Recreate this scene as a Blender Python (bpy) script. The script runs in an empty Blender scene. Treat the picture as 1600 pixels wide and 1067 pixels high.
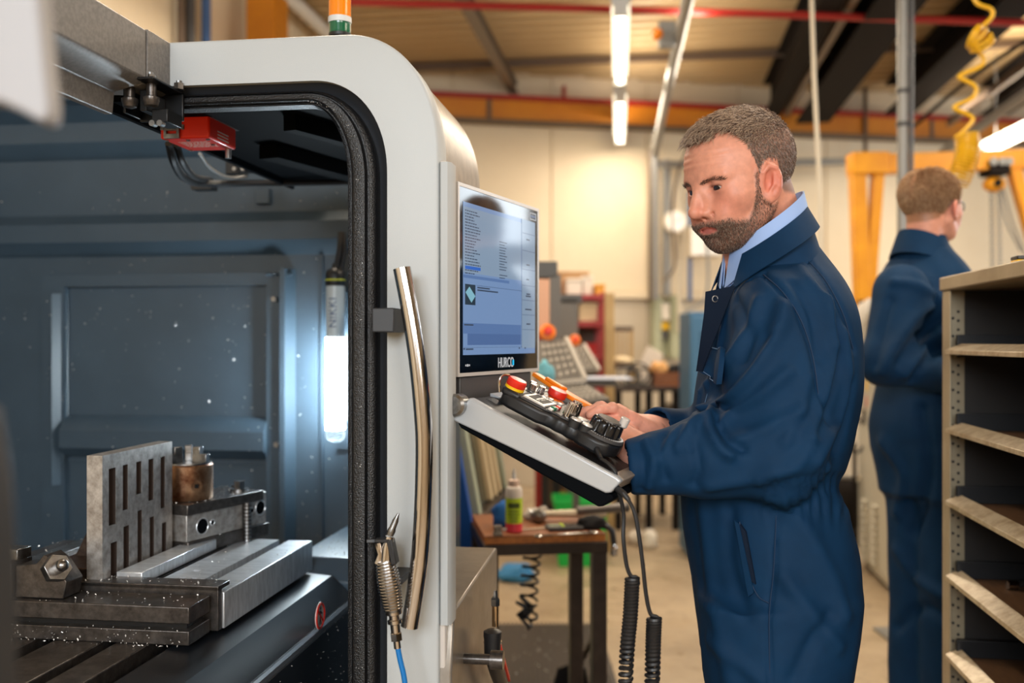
import bpy, bmesh, math, random
import numpy as np
from mathutils import Vector, Matrix, noise
random.seed(7)
C = bpy.context.scene
COL = C.collection

# ------------------------------------------------------------------ camera, world, lights, exposure
TH = math.radians(8.05)          # the machine, shelf and gantry stand 8 degrees off the view axis
CZ = 1.33                        # eye height of the camera
F = 1555.6
cam = bpy.data.cameras.new('camera'); camo = bpy.data.objects.new('camera', cam); COL.objects.link(camo)
camo.location = (0, 0, CZ); camo.rotation_euler = (math.pi/2, 0, 0)
cam.lens = 35; cam.sensor_width = 36; cam.clip_start = 0.02
cam.dof.use_dof = True; cam.dof.focus_distance = 1.66; cam.dof.aperture_fstop = 2.4
C.camera = camo
C.view_settings.view_transform = 'Standard'; C.view_settings.look = 'None'
C.view_settings.gamma = 1; C.view_settings.use_curve_mapping = False
C.view_settings.exposure = -0.05
C.cycles.use_denoising = True
C.cycles.max_bounces = 8; C.cycles.diffuse_bounces = 4; C.cycles.glossy_bounces = 4
C.cycles.sample_clamp_indirect = 6; C.cycles.caustics_reflective = False; C.cycles.caustics_refractive = False
wd = bpy.data.worlds.new('world'); C.world = wd; wd.use_nodes = True
wd.node_tree.nodes['Background'].inputs[0].default_value = (0.75, 0.85, 1.0, 1)
wd.node_tree.nodes['Background'].inputs[1].default_value = 0.35

def area(name, loc, aim, sx, sy, power, col):
    l = bpy.data.lights.new(name, 'AREA'); l.shape = 'RECTANGLE'; l.size = sx; l.size_y = sy
    l.energy = power; l.color = col
    o = bpy.data.objects.new(name, l); COL.objects.link(o); o.location = loc
    o.rotation_euler = (Vector(aim)-Vector(loc)).to_track_quat('-Z', 'Y').to_euler()
    return o
WARM = (1.0, 0.865, 0.69); COOL = (0.86, 0.94, 1.0); NEUT = (1.0, 0.95, 0.88)
# rows of fluorescent battens under the roof (the ones in view are modelled further down)
for (x, y, p) in ((1.15, 6.3, 46), (1.05, 8.3, 38), (3.6, 5.0, 50), (3.9, 8.0, 56), (-1.0, 5.0, 34), (1.3, 2.6, 34), (3.4, 1.2, 40), (-0.6, 3.4, 34)):
    area('ceiling_batten_light', (x, y, 3.17), (x, y, 0), 0.22, 1.5, p, WARM); area('ceiling_batten_light', (x, y, 3.32), (x, y, 9), 0.16, 1.5, p*0.35, WARM)
# daylight through the windows of the wall behind the camera
area('window_daylight', (-0.9, -3.4, 2.5), (0.0, 2.0, 1.1), 2.2, 1.5, 200, COOL)
area('window_daylight', (2.4, -3.4, 2.5), (0.6, 2.0, 1.1), 2.2, 1.5, 115, NEUT)
# windows high in the right-hand wall: two rows of panes, the ones the screen mirrors
for i in range(4):
    for j in range(2):
        area('window_daylight', (6.6, 3.4+1.55*i, 1.75+1.1*j), (0, 3.4+1.55*i, 1.7+0.9*j), 1.15, 0.85, 16, COOL)

# ------------------------------------------------------------------ coordinates
cT, sT = math.cos(TH), math.sin(TH)
def W(px, py, d):                # photograph position at a distance -> world point
    return Vector(((px-800)/F*d, d, CZ-(py-533.5)/F*d))
def m2w(p): return Vector((p[0]*cT+p[1]*sT, -p[0]*sT+p[1]*cT, p[2]))
def w2m(p): return Vector((p[0]*cT-p[1]*sT, p[0]*sT+p[1]*cT, p[2]))
def ray(px, py): return Vector(((px-800)/F, 1.0, -(py-533.5)/F))
def on_b(px, py, b):             # point of the machine frame (a, b, z) on a plane b = const
    r = w2m(ray(px, py)); t = b/r[1]; return Vector((r[0]*t, b, CZ+r[2]*t))
def on_a(px, py, a):
    r = w2m(ray(px, py)); t = a/r[0]; return Vector((a, r[1]*t, CZ+r[2]*t))
def on_z(px, py, z):
    r = w2m(ray(px, py)); t = (z-CZ)/r[2]; return Vector((r[0]*t, r[1]*t, z))

# ------------------------------------------------------------------ materials
def mat(name, col, rough=0.5, metal=0.0, bump=None, var=None, spec=0.5, emit=None, coat=0.0, trans=0.0, alpha=1.0, stretch=None, aniso=0.0, ramp=None, sheen=0.0, sss=0.0):
    m = bpy.data.materials.new(name); m.use_nodes = True
    nt = m.node_tree; b = nt.nodes['Principled BSDF']
    if len(col) == 3: col = (*col, 1)
    b.inputs['Base Color'].default_value = col; b.inputs['Roughness'].default_value = rough
    b.inputs['Metallic'].default_value = metal; b.inputs['Specular IOR Level'].default_value = spec
    b.inputs['Coat Weight'].default_value = coat; b.inputs['Transmission Weight'].default_value = trans
    b.inputs['Alpha'].default_value = alpha; b.inputs['Anisotropic'].default_value = aniso
    b.inputs['Sheen Weight'].default_value = sheen
    if sss: b.inputs['Subsurface Weight'].default_value = sss; b.inputs['Subsurface Radius'].default_value = (0.012, 0.005, 0.003); b.inputs['Subsurface Scale'].default_value = 1.0
    if emit:
        b.inputs['Emission Color'].default_value = (*emit[0], 1); b.inputs['Emission Strength'].default_value = emit[1]
    tc = nt.nodes.new('ShaderNodeTexCoord'); out = tc.outputs['Object']
    if stretch:
        mp = nt.nodes.new('ShaderNodeMapping'); mp.inputs['Scale'].default_value = stretch
        nt.links.new(out, mp.inputs['Vector']); out = mp.outputs['Vector']
    if var:                      # (scale, second colour, low, high)
        n = nt.nodes.new('ShaderNodeTexNoise'); n.inputs['Scale'].default_value = var[0]; n.inputs['Detail'].default_value = 6; n.inputs['Roughness'].default_value = 0.65
        nt.links.new(out, n.inputs['Vector'])
        r = nt.nodes.new('ShaderNodeValToRGB'); r.color_ramp.elements[0].position = var[2]; r.color_ramp.elements[1].position = var[3]
        r.color_ramp.elements[0].color = (*var[1], 1); r.color_ramp.elements[1].color = col
        nt.links.new(n.outputs['Fac'], r.inputs['Fac']); nt.links.new(r.outputs['Color'], b.inputs['Base Color'])
    if bump:                     # (scale, strength[, distance])
        n2 = nt.nodes.new('ShaderNodeTexNoise'); n2.inputs['Scale'].default_value = bump[0]; n2.inputs['Detail'].default_value = 3
        nt.links.new(out, n2.inputs['Vector'])
        bp = nt.nodes.new('ShaderNodeBump'); bp.inputs['Strength'].default_value = bump[1]; bp.inputs['Distance'].default_value = bump[2] if len(bump) > 2 else 0.002
        nt.links.new(n2.outputs['Fac'], bp.inputs['Height']); nt.links.new(bp.outputs['Normal'], b.inputs['Normal'])
    return m
def S(r, g, b):                  # sRGB 0-255 -> linear
    f = lambda c: (c/255)/12.92 if c/255 <= 0.04045 else ((c/255+0.055)/1.055)**2.4
    return (f(r), f(g), f(b))
MT = {}
MT['white_paint'] = mat('white_paint', S(184, 188, 189), 0.42, bump=(900, 0.35, 0.0006), spec=0.4)
MT['white_smooth'] = mat('white_smooth', S(216, 216, 214), 0.4)
MT['grey_paint'] = mat('grey_paint', S(122, 118, 114), 0.42, bump=(700, 0.25, 0.0006), var=(160, S(104, 100, 97), 0.4, 0.6))
MT['hood_metal'] = mat('hood_metal', S(168, 160, 150), 0.36, 0.75, bump=(300, 0.2, 0.0006), var=(30, S(140, 132, 124), 0.35, 0.65))
MT['inner_paint'] = mat('inner_paint', S(61, 76, 88), 0.38, bump=(600, 0.12, 0.0005), var=(6, S(54, 68, 79), 0.3, 0.7), spec=0.45)
MT['black_paint'] = mat('black_paint', S(14, 15, 17), 0.36, bump=(500, 0.15, 0.0006))
MT['roof_black'] = mat('roof_black', S(13, 15, 18), 0.7, bump=(500, 0.15, 0.0006), spec=0.02)
MT['apron_paint'] = mat('apron_paint', S(26, 29, 34), 0.3, bump=(400, 0.1, 0.0005))
MT['rubber'] = mat('rubber', S(17, 17, 19), 0.36, bump=(420, 0.9, 0.0016), spec=0.6)
MT['recess'] = mat('recess', S(50, 52, 56), 0.45, bump=(800, 0.2, 0.0005))
MT['black_plastic'] = mat('black_plastic', S(28, 28, 30), 0.42)
MT['dark_grey'] = mat('dark_grey', S(66, 64, 64), 0.45)
MT['chrome'] = mat('chrome', S(205, 200, 196), 0.13, 1.0, stretch=(300, 300, 4), bump=(3, 0.05, 0.001))
MT['steel'] = mat('steel', S(176, 176, 176), 0.3, 1.0, var=(40, S(120, 118, 116), 0.35, 0.65))
MT['steel_bright'] = mat('steel_bright', S(228, 231, 234), 0.32, 0.6, var=(22, S(186, 188, 190), 0.3, 0.6), stretch=(1, 6, 1))
MT['cast_steel'] = mat('cast_steel', S(196, 192, 188), 0.36, 0.55, var=(55, S(132, 124, 116), 0.3, 0.68), bump=(260, 0.25, 0.0008))
MT['dark_steel'] = mat('dark_steel', S(104, 98, 94), 0.3, 0.7, var=(60, S(60, 55, 52), 0.3, 0.7), bump=(200, 0.15, 0.0006))
MT['rust_iron'] = mat('rust_iron', S(88, 72, 62), 0.5, 0.7, var=(70, S(50, 38, 32), 0.3, 0.7))
MT['copper_brown'] = mat('copper_brown', S(190, 152, 118), 0.34, 0.85, var=(14, S(92, 50, 28), 0.36, 0.62))
MT['red_switch'] = mat('red_switch', S(250, 48, 16), 0.3)
MT['red_plastic'] = mat('red_plastic', S(222, 44, 24), 0.35)
MT['yellow_plastic'] = mat('yellow_plastic', S(240, 190, 20), 0.4)
MT['orange_plastic'] = mat('orange_plastic', S(244, 128, 12), 0.4)
MT['green_plastic'] = mat('green_plastic', S(20, 120, 84), 0.4)
MT['silver_plastic'] = mat('silver_plastic', S(188, 192, 196), 0.36, 0.35, bump=(900, 0.12, 0.0004))
MT['light_silver'] = mat('light_silver', S(214, 208, 202), 0.35, 0.3)
MT['white_plain'] = mat('white_plain', S(236, 234, 230), 0.5)
MT['lamp_glow'] = mat('lamp_glow', (1, 1, 1), 0.3, emit=((0.80, 0.93, 1.0), 125))
MT['tube_glow'] = mat('tube_glow', (1, 1, 1), 0.3, emit=((1.0, 0.88, 0.66), 9))
MT['clear'] = mat('clear', (0.92, 0.96, 0.97), 0.08, trans=0.85)
MT['amber_lens'] = mat('amber_lens', S(236, 130, 10), 0.15, spec=0.7, emit=(S(236, 120, 10), 0.15))
MT['green_lens'] = mat('green_lens', S(8, 96, 62), 0.15, spec=0.7)
MT['blue_hose'] = mat('blue_hose', S(22, 116, 190), 0.35)
MT['black_gloss'] = mat('black_gloss', S(6, 7, 10), 0.06, spec=0.6, coat=0.5)
MT['label_yellow_green'] = mat('label_yellow_green', S(188, 214, 40), 0.5)

# ------------------------------------------------------------------ mesh builder
def _basis(d):
    d = d.normalized(); u = d.orthogonal().normalized(); return u, d.cross(u)
class MB:
    def __init__(s): s.v = []; s.f = []
    def add(s, vs, fs):
        n = len(s.v); s.v += [tuple(v) for v in vs]; s.f += [tuple(i+n for i in f) for f in fs]; return s
    def box(s, lo, hi):
        x0, y0, z0 = lo; x1, y1, z1 = hi
        if x0 > x1: x0, x1 = x1, x0
        if y0 > y1: y0, y1 = y1, y0
        if z0 > z1: z0, z1 = z1, z0
        return s.add([(x0,y0,z0),(x1,y0,z0),(x1,y1,z0),(x0,y1,z0),(x0,y0,z1),(x1,y0,z1),(x1,y1,z1),(x0,y1,z1)],
                     [(3,2,1,0),(4,5,6,7),(0,1,5,4),(1,2,6,5),(2,3,7,6),(3,0,4,7)])
    def obox(s, c, size, R):     # oriented box, R a 3x3 matrix
        c = Vector(c); h = [k/2 for k in size]; vs = []
        for (i, j, k) in ((-1,-1,-1),(1,-1,-1),(1,1,-1),(-1,1,-1),(-1,-1,1),(1,-1,1),(1,1,1),(-1,1,1)):
            vs.append(c + R @ Vector((i*h[0], j*h[1], k*h[2])))
        return s.add(vs, [(3,2,1,0),(4,5,6,7),(0,1,5,4),(1,2,6,5),(2,3,7,6),(3,0,4,7)])
    def bar(s, p0, p1, w, h, up=(0,0,1)):
        p0 = Vector(p0); p1 = Vector(p1); d = (p1-p0); L = d.length; d.normalize(); up = Vector(up)
        x = d.cross(up).normalized(); z = x.cross(d)
        R = Matrix((x, d, z)).transposed()
        return s.obox((p0+p1)/2, (w, L, h), R)
    def cyl(s, p0, p1, r0, r1=None, n=20, cap=True):
        p0 = Vector(p0); p1 = Vector(p1); r1 = r0 if r1 is None else r1
        u, w = _basis(p1-p0); vs = []
        for p, r in ((p0, r0), (p1, r1)):
            for i in range(n):
                t = 2*math.pi*i/n; vs.append(p+u*(r*math.cos(t))+w*(r*math.sin(t)))
        fs = [(i, (i+1) % n, n+(i+1) % n, n+i) for i in range(n)]
        if cap: fs += [tuple(range(n-1, -1, -1)), tuple(range(n, 2*n))]
        return s.add(vs, fs)
    def lathe(s, c, prof, n=24, axis=(0,0,1), seg=None):  # prof: (radius, distance along axis)
        c = Vector(c); ax = Vector(axis).normalized(); u, w = _basis(ax); vs = []; m = len(prof)
        for (r, h) in prof:
            for i in range(n):
                t = 2*math.pi*i/n; vs.append(c+ax*h+u*(r*math.cos(t))+w*(r*math.sin(t)))
        fs = [(j*n+i, j*n+(i+1) % n, (j+1)*n+(i+1) % n, (j+1)*n+i) for j in range(m-1) for i in range(n)]
        fs += [tuple(range(n-1, -1, -1)), tuple(range((m-1)*n, m*n))]
        return s.add(vs, fs)
    def tube(s, pts, r, n=8, cap=True, closed=False):
        pts = [Vector(p) for p in pts]; m = len(pts); vs = []
        rr = r if isinstance(r, (list, tuple)) else [r]*m
        u = None
        for i, p in enumerate(pts):
            d = (pts[(i+1) % m]-pts[i-1]) if closed else (pts[min(i+1, m-1)]-pts[max(i-1, 0)])
            d.normalize()
            if u is None: u = d.orthogonal().normalized()
            else: u = (u-d*u.dot(d)).normalized()
            w = d.cross(u)
            for k in range(n):
                t = 2*math.pi*k/n; vs.append(p+u*(rr[i]*math.cos(t))+w*(rr[i]*math.sin(t)))
        q = m if closed else m-1
        fs = [(j*n+i, j*n+(i+1) % n, ((j+1) % m)*n+(i+1) % n, ((j+1) % m)*n+i) for j in range(q) for i in range(n)]
        if cap and not closed: fs += [tuple(range(n-1, -1, -1)), tuple(range((m-1)*n, m*n))]
        return s.add(vs, fs)
    def prism(s, poly, fn, t0, t1):  # poly: list of (p, q); fn(p, q, t) -> point
        n = len(poly)
        vs = [fn(p, q, t0) for p, q in poly]+[fn(p, q, t1) for p, q in poly]
        fs = [tuple(range(n)), tuple(range(2*n-1, n-1, -1))]+[(i, n+i, n+(i+1) % n, (i+1) % n) for i in range(n)]
        return s.add(vs, fs)
    def strip(s, A, B, closed=False):  # quads between two point rows
        n = len(A); vs = list(A)+list(B); q = n if closed else n-1
        return s.add(vs, [(i, (i+1) % n, n+(i+1) % n, n+i) for i in range(q)])
    def loft(s, rows, closed=True, cap=True):
        n = len(rows[0]); vs = [p for r in rows for p in r]; m = len(rows); q = n if closed else n-1
        fs = [(j*n+i, j*n+(i+1) % n, (j+1)*n+(i+1) % n, (j+1)*n+i) for j in range(m-1) for i in range(q)]
        if cap and closed: fs += [tuple(range(n-1, -1, -1)), tuple(range((m-1)*n, m*n))]
        return s.add(vs, fs)
    def sphere(s, c, r, n=16, m=10, sc=(1,1,1)):
        c = Vector(c); vs = [c+Vector((0,0,-r*sc[2]))]
        for j in range(1, m):
            t = -math.pi/2+math.pi*j/m
            for i in range(n):
                p = 2*math.pi*i/n; vs.append(c+Vector((r*sc[0]*math.cos(t)*math.cos(p), r*sc[1]*math.cos(t)*math.sin(p), r*sc[2]*math.sin(t))))
        vs.append(c+Vector((0,0,r*sc[2]))); L = len(vs)-1
        fs = [(0, 1+(i+1) % n, 1+i) for i in range(n)]
        fs += [(1+j*n+i, 1+j*n+(i+1) % n, 1+(j+1)*n+(i+1) % n, 1+(j+1)*n+i) for j in range(m-2) for i in range(n)]
        fs += [(L, 1+(m-2)*n+i, 1+(m-2)*n+(i+1) % n) for i in range(n)]
        return s.add(vs, fs)
    def plate(s, us, ws, holes, fn, t0, t1):  # rectangular sheet with rectangular holes
        us = sorted(set([us[0], us[1]]+[h[0] for h in holes]+[h[1] for h in holes])); us = [u for u in us]
        ws = sorted(set([ws[0], ws[1]]+[h[2] for h in holes]+[h[3] for h in holes]))
        nu, nw = len(us)-1, len(ws)-1
        sol = [[not any(h[0] < (us[i]+us[i+1])/2 < h[1] and h[2] < (ws[j]+ws[j+1])/2 < h[3] for h in holes) for j in range(nw)] for i in range(nu)]
        g = lambda i, j, t: fn(us[i], ws[j], t)
        ok = lambda i, j: 0 <= i < nu and 0 <= j < nw and sol[i][j]
        for i in range(nu):
            for j in range(nw):
                if not sol[i][j]: continue
                s.add([g(i,j,t0), g(i+1,j,t0), g(i+1,j+1,t0), g(i,j+1,t0)], [(0,1,2,3)])
                s.add([g(i,j,t1), g(i,j+1,t1), g(i+1,j+1,t1), g(i+1,j,t1)], [(0,1,2,3)])
                for (di, dj, e) in ((-1,0,((i,j),(i,j+1))), (1,0,((i+1,j+1),(i+1,j))), (0,-1,((i+1,j),(i,j))), (0,1,((i,j+1),(i+1,j+1)))):
                    if not ok(i+di, j+dj):
                        (p, q) = e; s.add([g(*p,t0), g(*q,t0), g(*q,t1), g(*p,t1)], [(0,1,2,3)])
        return s

def set_props(o, label=None, cat=None, group=None, kind=None):
    if label: o['label'] = label
    if cat: o['category'] = cat
    if group: o['group'] = group
    if kind: o['kind'] = kind
    return o
def to_mesh(name, mb, m, org=(0,0,0), smooth=35, weld=False):
    me = bpy.data.meshes.new(name); o = Vector(org)
    me.from_pydata([tuple(Vector(v)-o) for v in mb.v], [], mb.f); me.update()
    bm = bmesh.new(); bm.from_mesh(me)
    if weld: bmesh.ops.remove_doubles(bm, verts=bm.verts, dist=1e-5)
    bmesh.ops.recalc_face_normals(bm, faces=bm.faces); bm.to_mesh(me); bm.free()
    if m is not None: me.materials.append(m)
    if smooth:
        me.polygons.foreach_set('use_smooth', [True]*len(me.polygons)); me.set_sharp_from_angle(angle=math.radians(smooth))
    return me
def bevel(o, w, seg=2):
    b = o.modifiers.new('bevel', 'BEVEL'); b.width = w; b.segments = seg; b.limit_method = 'ANGLE'; b.angle_limit = math.radians(40)
    return o
class Thing:
    """an Empty at the base of the thing; parts are given in the thing's frame (rotation rz about z through the world origin)"""
    def __init__(s, name, label, cat, org=(0,0,0), rz=0.0, group=None, kind=None):
        s.org = Vector(org); s.rz = rz
        s.e = bpy.data.objects.new(name, None); COL.objects.link(s.e); s.e.empty_display_size = 0.05
        s.e.location = Matrix.Rotation(rz, 3, 'Z') @ s.org; s.e.rotation_euler = (0, 0, rz)
        set_props(s.e, label, cat, group, kind)
    def part(s, name, mb, m, parent=None, bev=0, smooth=35, label=None, kind=None, weld=False, seg=2):
        if isinstance(m, str): m = MT[m]
        o = bpy.data.objects.new(name, to_mesh(name, mb, m, s.org, smooth, weld)); COL.objects.link(o)
        o.parent = parent or s.e
        if bev: bevel(o, bev, seg)
        return set_props(o, label, None, None, kind)
    def share(s, name, me, off, parent=None, rot=None):   # a further piece with the same mesh
        o = bpy.data.objects.new(name, me); COL.objects.link(o); o.parent = parent or s.e; o.location = off
        if rot is not None: o.rotation_euler = rot
        return o
def single(name, mb, m, label=None, cat=None, org=None, rz=0.0, group=None, kind=None, bev=0, smooth=35, weld=False):
    if isinstance(m, str): m = MT[m]
    if org is None:
        n = len(mb.v); org = (sum(v[0] for v in mb.v)/n, sum(v[1] for v in mb.v)/n, min(v[2] for v in mb.v))
    o = bpy.data.objects.new(name, to_mesh(name, mb, m, org, smooth, weld)); COL.objects.link(o)
    o.location = Matrix.Rotation(rz, 3, 'Z') @ Vector(org); o.rotation_euler = (0, 0, rz)
    if bev: bevel(o, bev)
    return set_props(o, label, cat, group, kind)
def copy_tree(o, loc=None, rz=None, label=None):
    def cp(x, p):
        c = x.copy(); COL.objects.link(c); c.parent = p
        for ch in list(x.children): cp(ch, c)
        return c
    c = cp(o, o.parent)
    if loc is not None: c.location = loc
    if rz is not None: c.rotation_euler = (0, 0, rz)
    if label: c['label'] = label
    return c
def bez(pts, n=12):              # Catmull-Rom through points
    P = [Vector(p) for p in pts]; P = [P[0]*2-P[1]]+P+[P[-1]*2-P[-2]]; out = []
    for i in range(1, len(P)-2):
        for k in range(n):
            t = k/n; a, b, c, d = P[i-1], P[i], P[i+1], P[i+2]
            out.append(0.5*((2*b)+(c-a)*t+(2*a-5*b+4*c-d)*t*t+(3*b-a-3*c+d)*t**3))
    out.append(P[-2]); return out
_font = {}
def text_mesh(txt, size, fn, extrude=0.0006, spacing=1.0, slices=0):
    cu = bpy.data.curves.new('txt', 'FONT'); cu.body = txt; cu.size = size; cu.extrude = extrude; cu.space_character = spacing
    cu.align_x = 'CENTER'; cu.align_y = 'CENTER'; cu.resolution_u = 3
    o = bpy.data.objects.new('txt', cu); COL.objects.link(o)
    me = o.evaluated_get(bpy.context.evaluated_depsgraph_get()).to_mesh()
    bm = bmesh.new(); bm.from_mesh(me)
    for i in range(slices):                      # cut into strips so that letters can follow a curved surface
        bmesh.ops.bisect_plane(bm, geom=bm.verts[:]+bm.edges[:]+bm.faces[:], plane_co=(0, size*(-.5+(i+1)/(slices+1)), 0), plane_no=(0, 1, 0))
    bm.verts.index_update(); mb = MB(); mb.add([fn(v.co.x, v.co.y, v.co.z) for v in bm.verts], [tuple(v.index for v in f.verts) for f in bm.faces]); bm.free()
    bpy.data.objects.remove(o); bpy.data.curves.remove(cu)
    return mb
# ------------------------------------------------------------------ the building
MT['wall_cream'] = mat('wall_cream', S(228, 212, 184), 0.6, var=(1.2, S(218, 200, 170), 0.3, 0.7))
MT['wall_grey'] = mat('wall_grey', S(196, 184, 164), 0.6, var=(1.5, S(182, 168, 146), 0.3, 0.7))
MT['deck'] = mat('deck', S(194, 168, 126), 0.5, 0.0, var=(0.8, S(178, 152, 112), 0.3, 0.7))
MT['rooflight'] = mat('rooflight', S(238, 230, 208), 0.5)
MT['beam_dark'] = mat('beam_dark', S(34, 30, 28), 0.85, spec=0.08)
MT['beam_brown'] = mat('beam_brown', S(92, 74, 58), 0.5)
MT['rail_orange'] = mat('rail_orange', S(200, 126, 14), 0.45, var=(3, S(182, 106, 10), 0.3, 0.7))
MT['pipe_red'] = mat('pipe_red', S(150, 24, 16), 0.45)
MT['galv'] = mat('galv', S(140, 139, 136), 0.45, 0.4)
MT['pale_pipe'] = mat('pale_pipe', S(216, 204, 182), 0.5)
MT['blue_pipe'] = mat('blue_pipe', S(58, 92, 140), 0.45)
MT['gantry_yellow'] = mat('gantry_yellow', S(232, 158, 12), 0.4, var=(5, S(206, 130, 8), 0.3, 0.7))
def floor_mat():
    m = mat('concrete', S(172, 150, 122), 0.42)
    nt = m.node_tree; b = nt.nodes['Principled BSDF']; tc = nt.nodes.new('ShaderNodeTexCoord')
    def nz(sc, lo, hi, det=8):
        n = nt.nodes.new('ShaderNodeTexNoise'); n.inputs['Scale'].default_value = sc; n.inputs['Detail'].default_value = det; n.inputs['Roughness'].default_value = 0.7
        nt.links.new(tc.outputs['Object'], n.inputs['Vector'])
        r = nt.nodes.new('ShaderNodeMapRange'); r.inputs[1].default_value = lo; r.inputs[2].default_value = hi
        nt.links.new(n.outputs['Fac'], r.inputs[0]); return r.outputs[0]
    def mix(f, a, c):
        x = nt.nodes.new('ShaderNodeMix'); x.data_type = 'RGBA'; nt.links.new(f, x.inputs[0])
        if isinstance(a, tuple): x.inputs[6].default_value = (*a, 1)
        else: nt.links.new(a, x.inputs[6])
        x.inputs[7].default_value = (*c, 1); return x.outputs[2]
    c = mix(nz(1.3, 0.4, 0.7), S(180, 160, 132), S(150, 130, 104))
    c = mix(nz(5.5, 0.58, 0.7), c, S(120, 102, 82))
    c = mix(nz(16, 0.62, 0.72), c, S(84, 72, 62))
    nt.links.new(c, b.inputs['Base Color']); nt.links.new(nz(3, 0.2, 0.8), b.inputs['Roughness']); return m
MT['concrete'] = floor_mat()
def struct(name, mb, m, bev=0, **k):
    return single(name, mb, m, kind='structure', org=k.pop('org', (0,0,0)), bev=bev, **k)
struct('floor', MB().box((-6, -4, -0.1), (9.5, 12.5, 0)), 'concrete')
# skewed back wall: cladding panels above a ledge, painted lower wall
WA = Vector((-3.3, 8.49, 0)); WD = Vector((5.65, 1.10, 0)).normalized(); WN = Vector((WD.y, -WD.x, 0))
WRZ = math.atan2(WD.y, WD.x)
def wl(s, off, z): return WA+WD*s+WN*off+Vector((0, 0, z))     # along the wall, out from it, up
bw = MB(); L0 = 12.6
bw.add([wl(0, -0.2, 0), wl(L0, -0.2, 0), wl(L0, -0.02, 0), wl(0, -0.02, 0), wl(0, -0.2, 4.2), wl(L0, -0.2, 4.2), wl(L0, -0.02, 4.2), wl(0, -0.02, 4.2)],
       [(3,2,1,0),(4,5,6,7),(0,1,5,4),(1,2,6,5),(2,3,7,6),(3,0,4,7)])
wb = struct('wall_back', bw, 'wall_cream')
def wbox(mb, s0, s1, o0, o1, z0, z1):
    return mb.add([wl(s0,o1,z0), wl(s1,o1,z0), wl(s1,o0,z0), wl(s0,o0,z0), wl(s0,o1,z1), wl(s1,o1,z1), wl(s1,o0,z1), wl(s0,o0,z1)],
       [(3,2,1,0),(4,5,6,7),(0,1,5,4),(1,2,6,5),(2,3,7,6),(3,0,4,7)])
def sub(parent, name, mb, m, bev=0, label=None, kind=None):
    o = bpy.data.objects.new(name, to_mesh(name, mb, MT[m] if isinstance(m, str) else m, (0,0,0))); COL.objects.link(o); o.parent = parent
    if bev: bevel(o, bev)
    return set_props(o, label, None, None, kind)
k = 0; s = 0.05
while s < L0-0.1:
    w = min(0.92, L0-0.05-s)
    sub(wb, 'cladding_panel', wbox(MB(), s+0.006, s+w-0.006, -0.03, 0.0, 1.80, 4.1), 'wall_cream', 0.005)
    sub(wb, 'lower_panel', wbox(MB(), s+0.004, s+w-0.004, -0.03, 0.02, 0.0, 1.72), 'wall_grey', 0.004)
    s += 0.92
sub(wb, 'ledge', wbox(MB(), 0, L0, -0.03, 0.07, 1.73, 1.79), 'wall_cream', 0.006)
# left wall (machine axes), right wall with the windows, wall behind the camera
lw = MB().box((-2.85, -4.5, 0), (-2.7, 9.3, 4.2)); wleft = single('wall_left', lw, 'wall_cream', kind='structure', org=(0,0,0), rz=-TH)
for i in range(14):
    o = sub(wleft, 'cladding_panel', MB().box((-2.7, -4.4+i*0.97, 0.0), (-2.67, -4.4+i*0.97+0.955, 4.1)), 'wall_cream', 0.005)
struct('wall_rear', MB().box((-6, -4.1, 0), (9.5, -3.95, 4.2)), 'wall_cream')
wr = MB(); holes = [(2.75+1.55*i, 2.75+1.55*i+1.3, 1.25+1.1*j, 1.25+1.1*j+0.95) for i in range(4) for j in range(2)]
wr.plate((-4, 12.5), (0, 4.2), holes, lambda u, w, t: Vector((t, u, w)), 6.75, 6.95)
struct('wall_right', wr, 'wall_grey')
# roof deck: trapezoid ribs running across, cream rooflight sheets in the near bay
def deck(name, a0, a1, b0, b1, m, z=3.78):
    pts = []; b = b0; p = 0.17
    while b < b1:
        pts += [(b, z), (b+0.07, z), (b+0.088, z+0.055), (b+0.152, z+0.055)]; b += p
    pts.append((b1, z))
    rows = [[(a0, b, q) for b, q in pts], [(a1, b, q) for b, q in pts]]
    mb = MB().loft(rows, closed=False)
    mb.loft([[(a0, b, z+0.12) for b, q in pts], [(a1, b, z+0.12) for b, q in pts]], closed=False)
    return single(name, mb, m, kind='structure', org=(0,0,0), rz=-TH, smooth=20)
ceil = deck('ceiling', -3.2, 9.0, -4.5, 11.5, 'deck')
rl = deck('ceiling.001', 0.9, 7.5, 3.2, 6.9, 'rooflight', 3.765)
rl2 = deck('ceiling.002', -0.2, 0.85, 4.6, 6.9, 'rooflight', 3.765)
# roof steel: each member a thing of its own, all running in depth under the deck
def ibeam(name, label, a0, a1, z0, z1, b0, b1, m, tf=0.02):
    am = (a0+a1)/2; t = Thing(name, label, 'beam', (am, b0, z0), -TH)
    t.part('flange', MB().box((a0, b0, z0), (a1, b1, z0+tf)), m); t.part('flange', MB().box((a0, b0, z1-tf), (a1, b1, z1)), m)
    t.part('web', MB().box((am-0.012, b0, z0+tf), (am+0.012, b1, z1-tf)), m); return t
ibeam('roof_beam', 'broad black roof beam to the right of the working man’s head, running away under the deck', 1.32, 1.62, 3.36, 3.74, 2.5, 9.55, 'beam_dark')
ibeam('roof_beam', 'narrower black roof beam close beside the broad one, on its left', 1.02, 1.17, 3.42, 3.74, 2.5, 9.5, 'beam_dark')
ibeam('roof_beam', 'black roof beam crossing behind the top of the yellow coiled hose', 2.15, 2.4, 3.45, 3.74, 2.5, 9.7, 'beam_dark')
ibeam('roof_beam', 'black roof beam furthest to the right, above the yellow gantry', 3.05, 3.3, 3.45, 3.74, 2.5, 9.9, 'beam_dark')
ibeam('roof_rail', 'thin brown rail under the roof between the black beams at upper right', 2.66, 2.70, 3.30, 3.36, 2.5, 9.6, 'beam_brown', 0.01)
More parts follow.
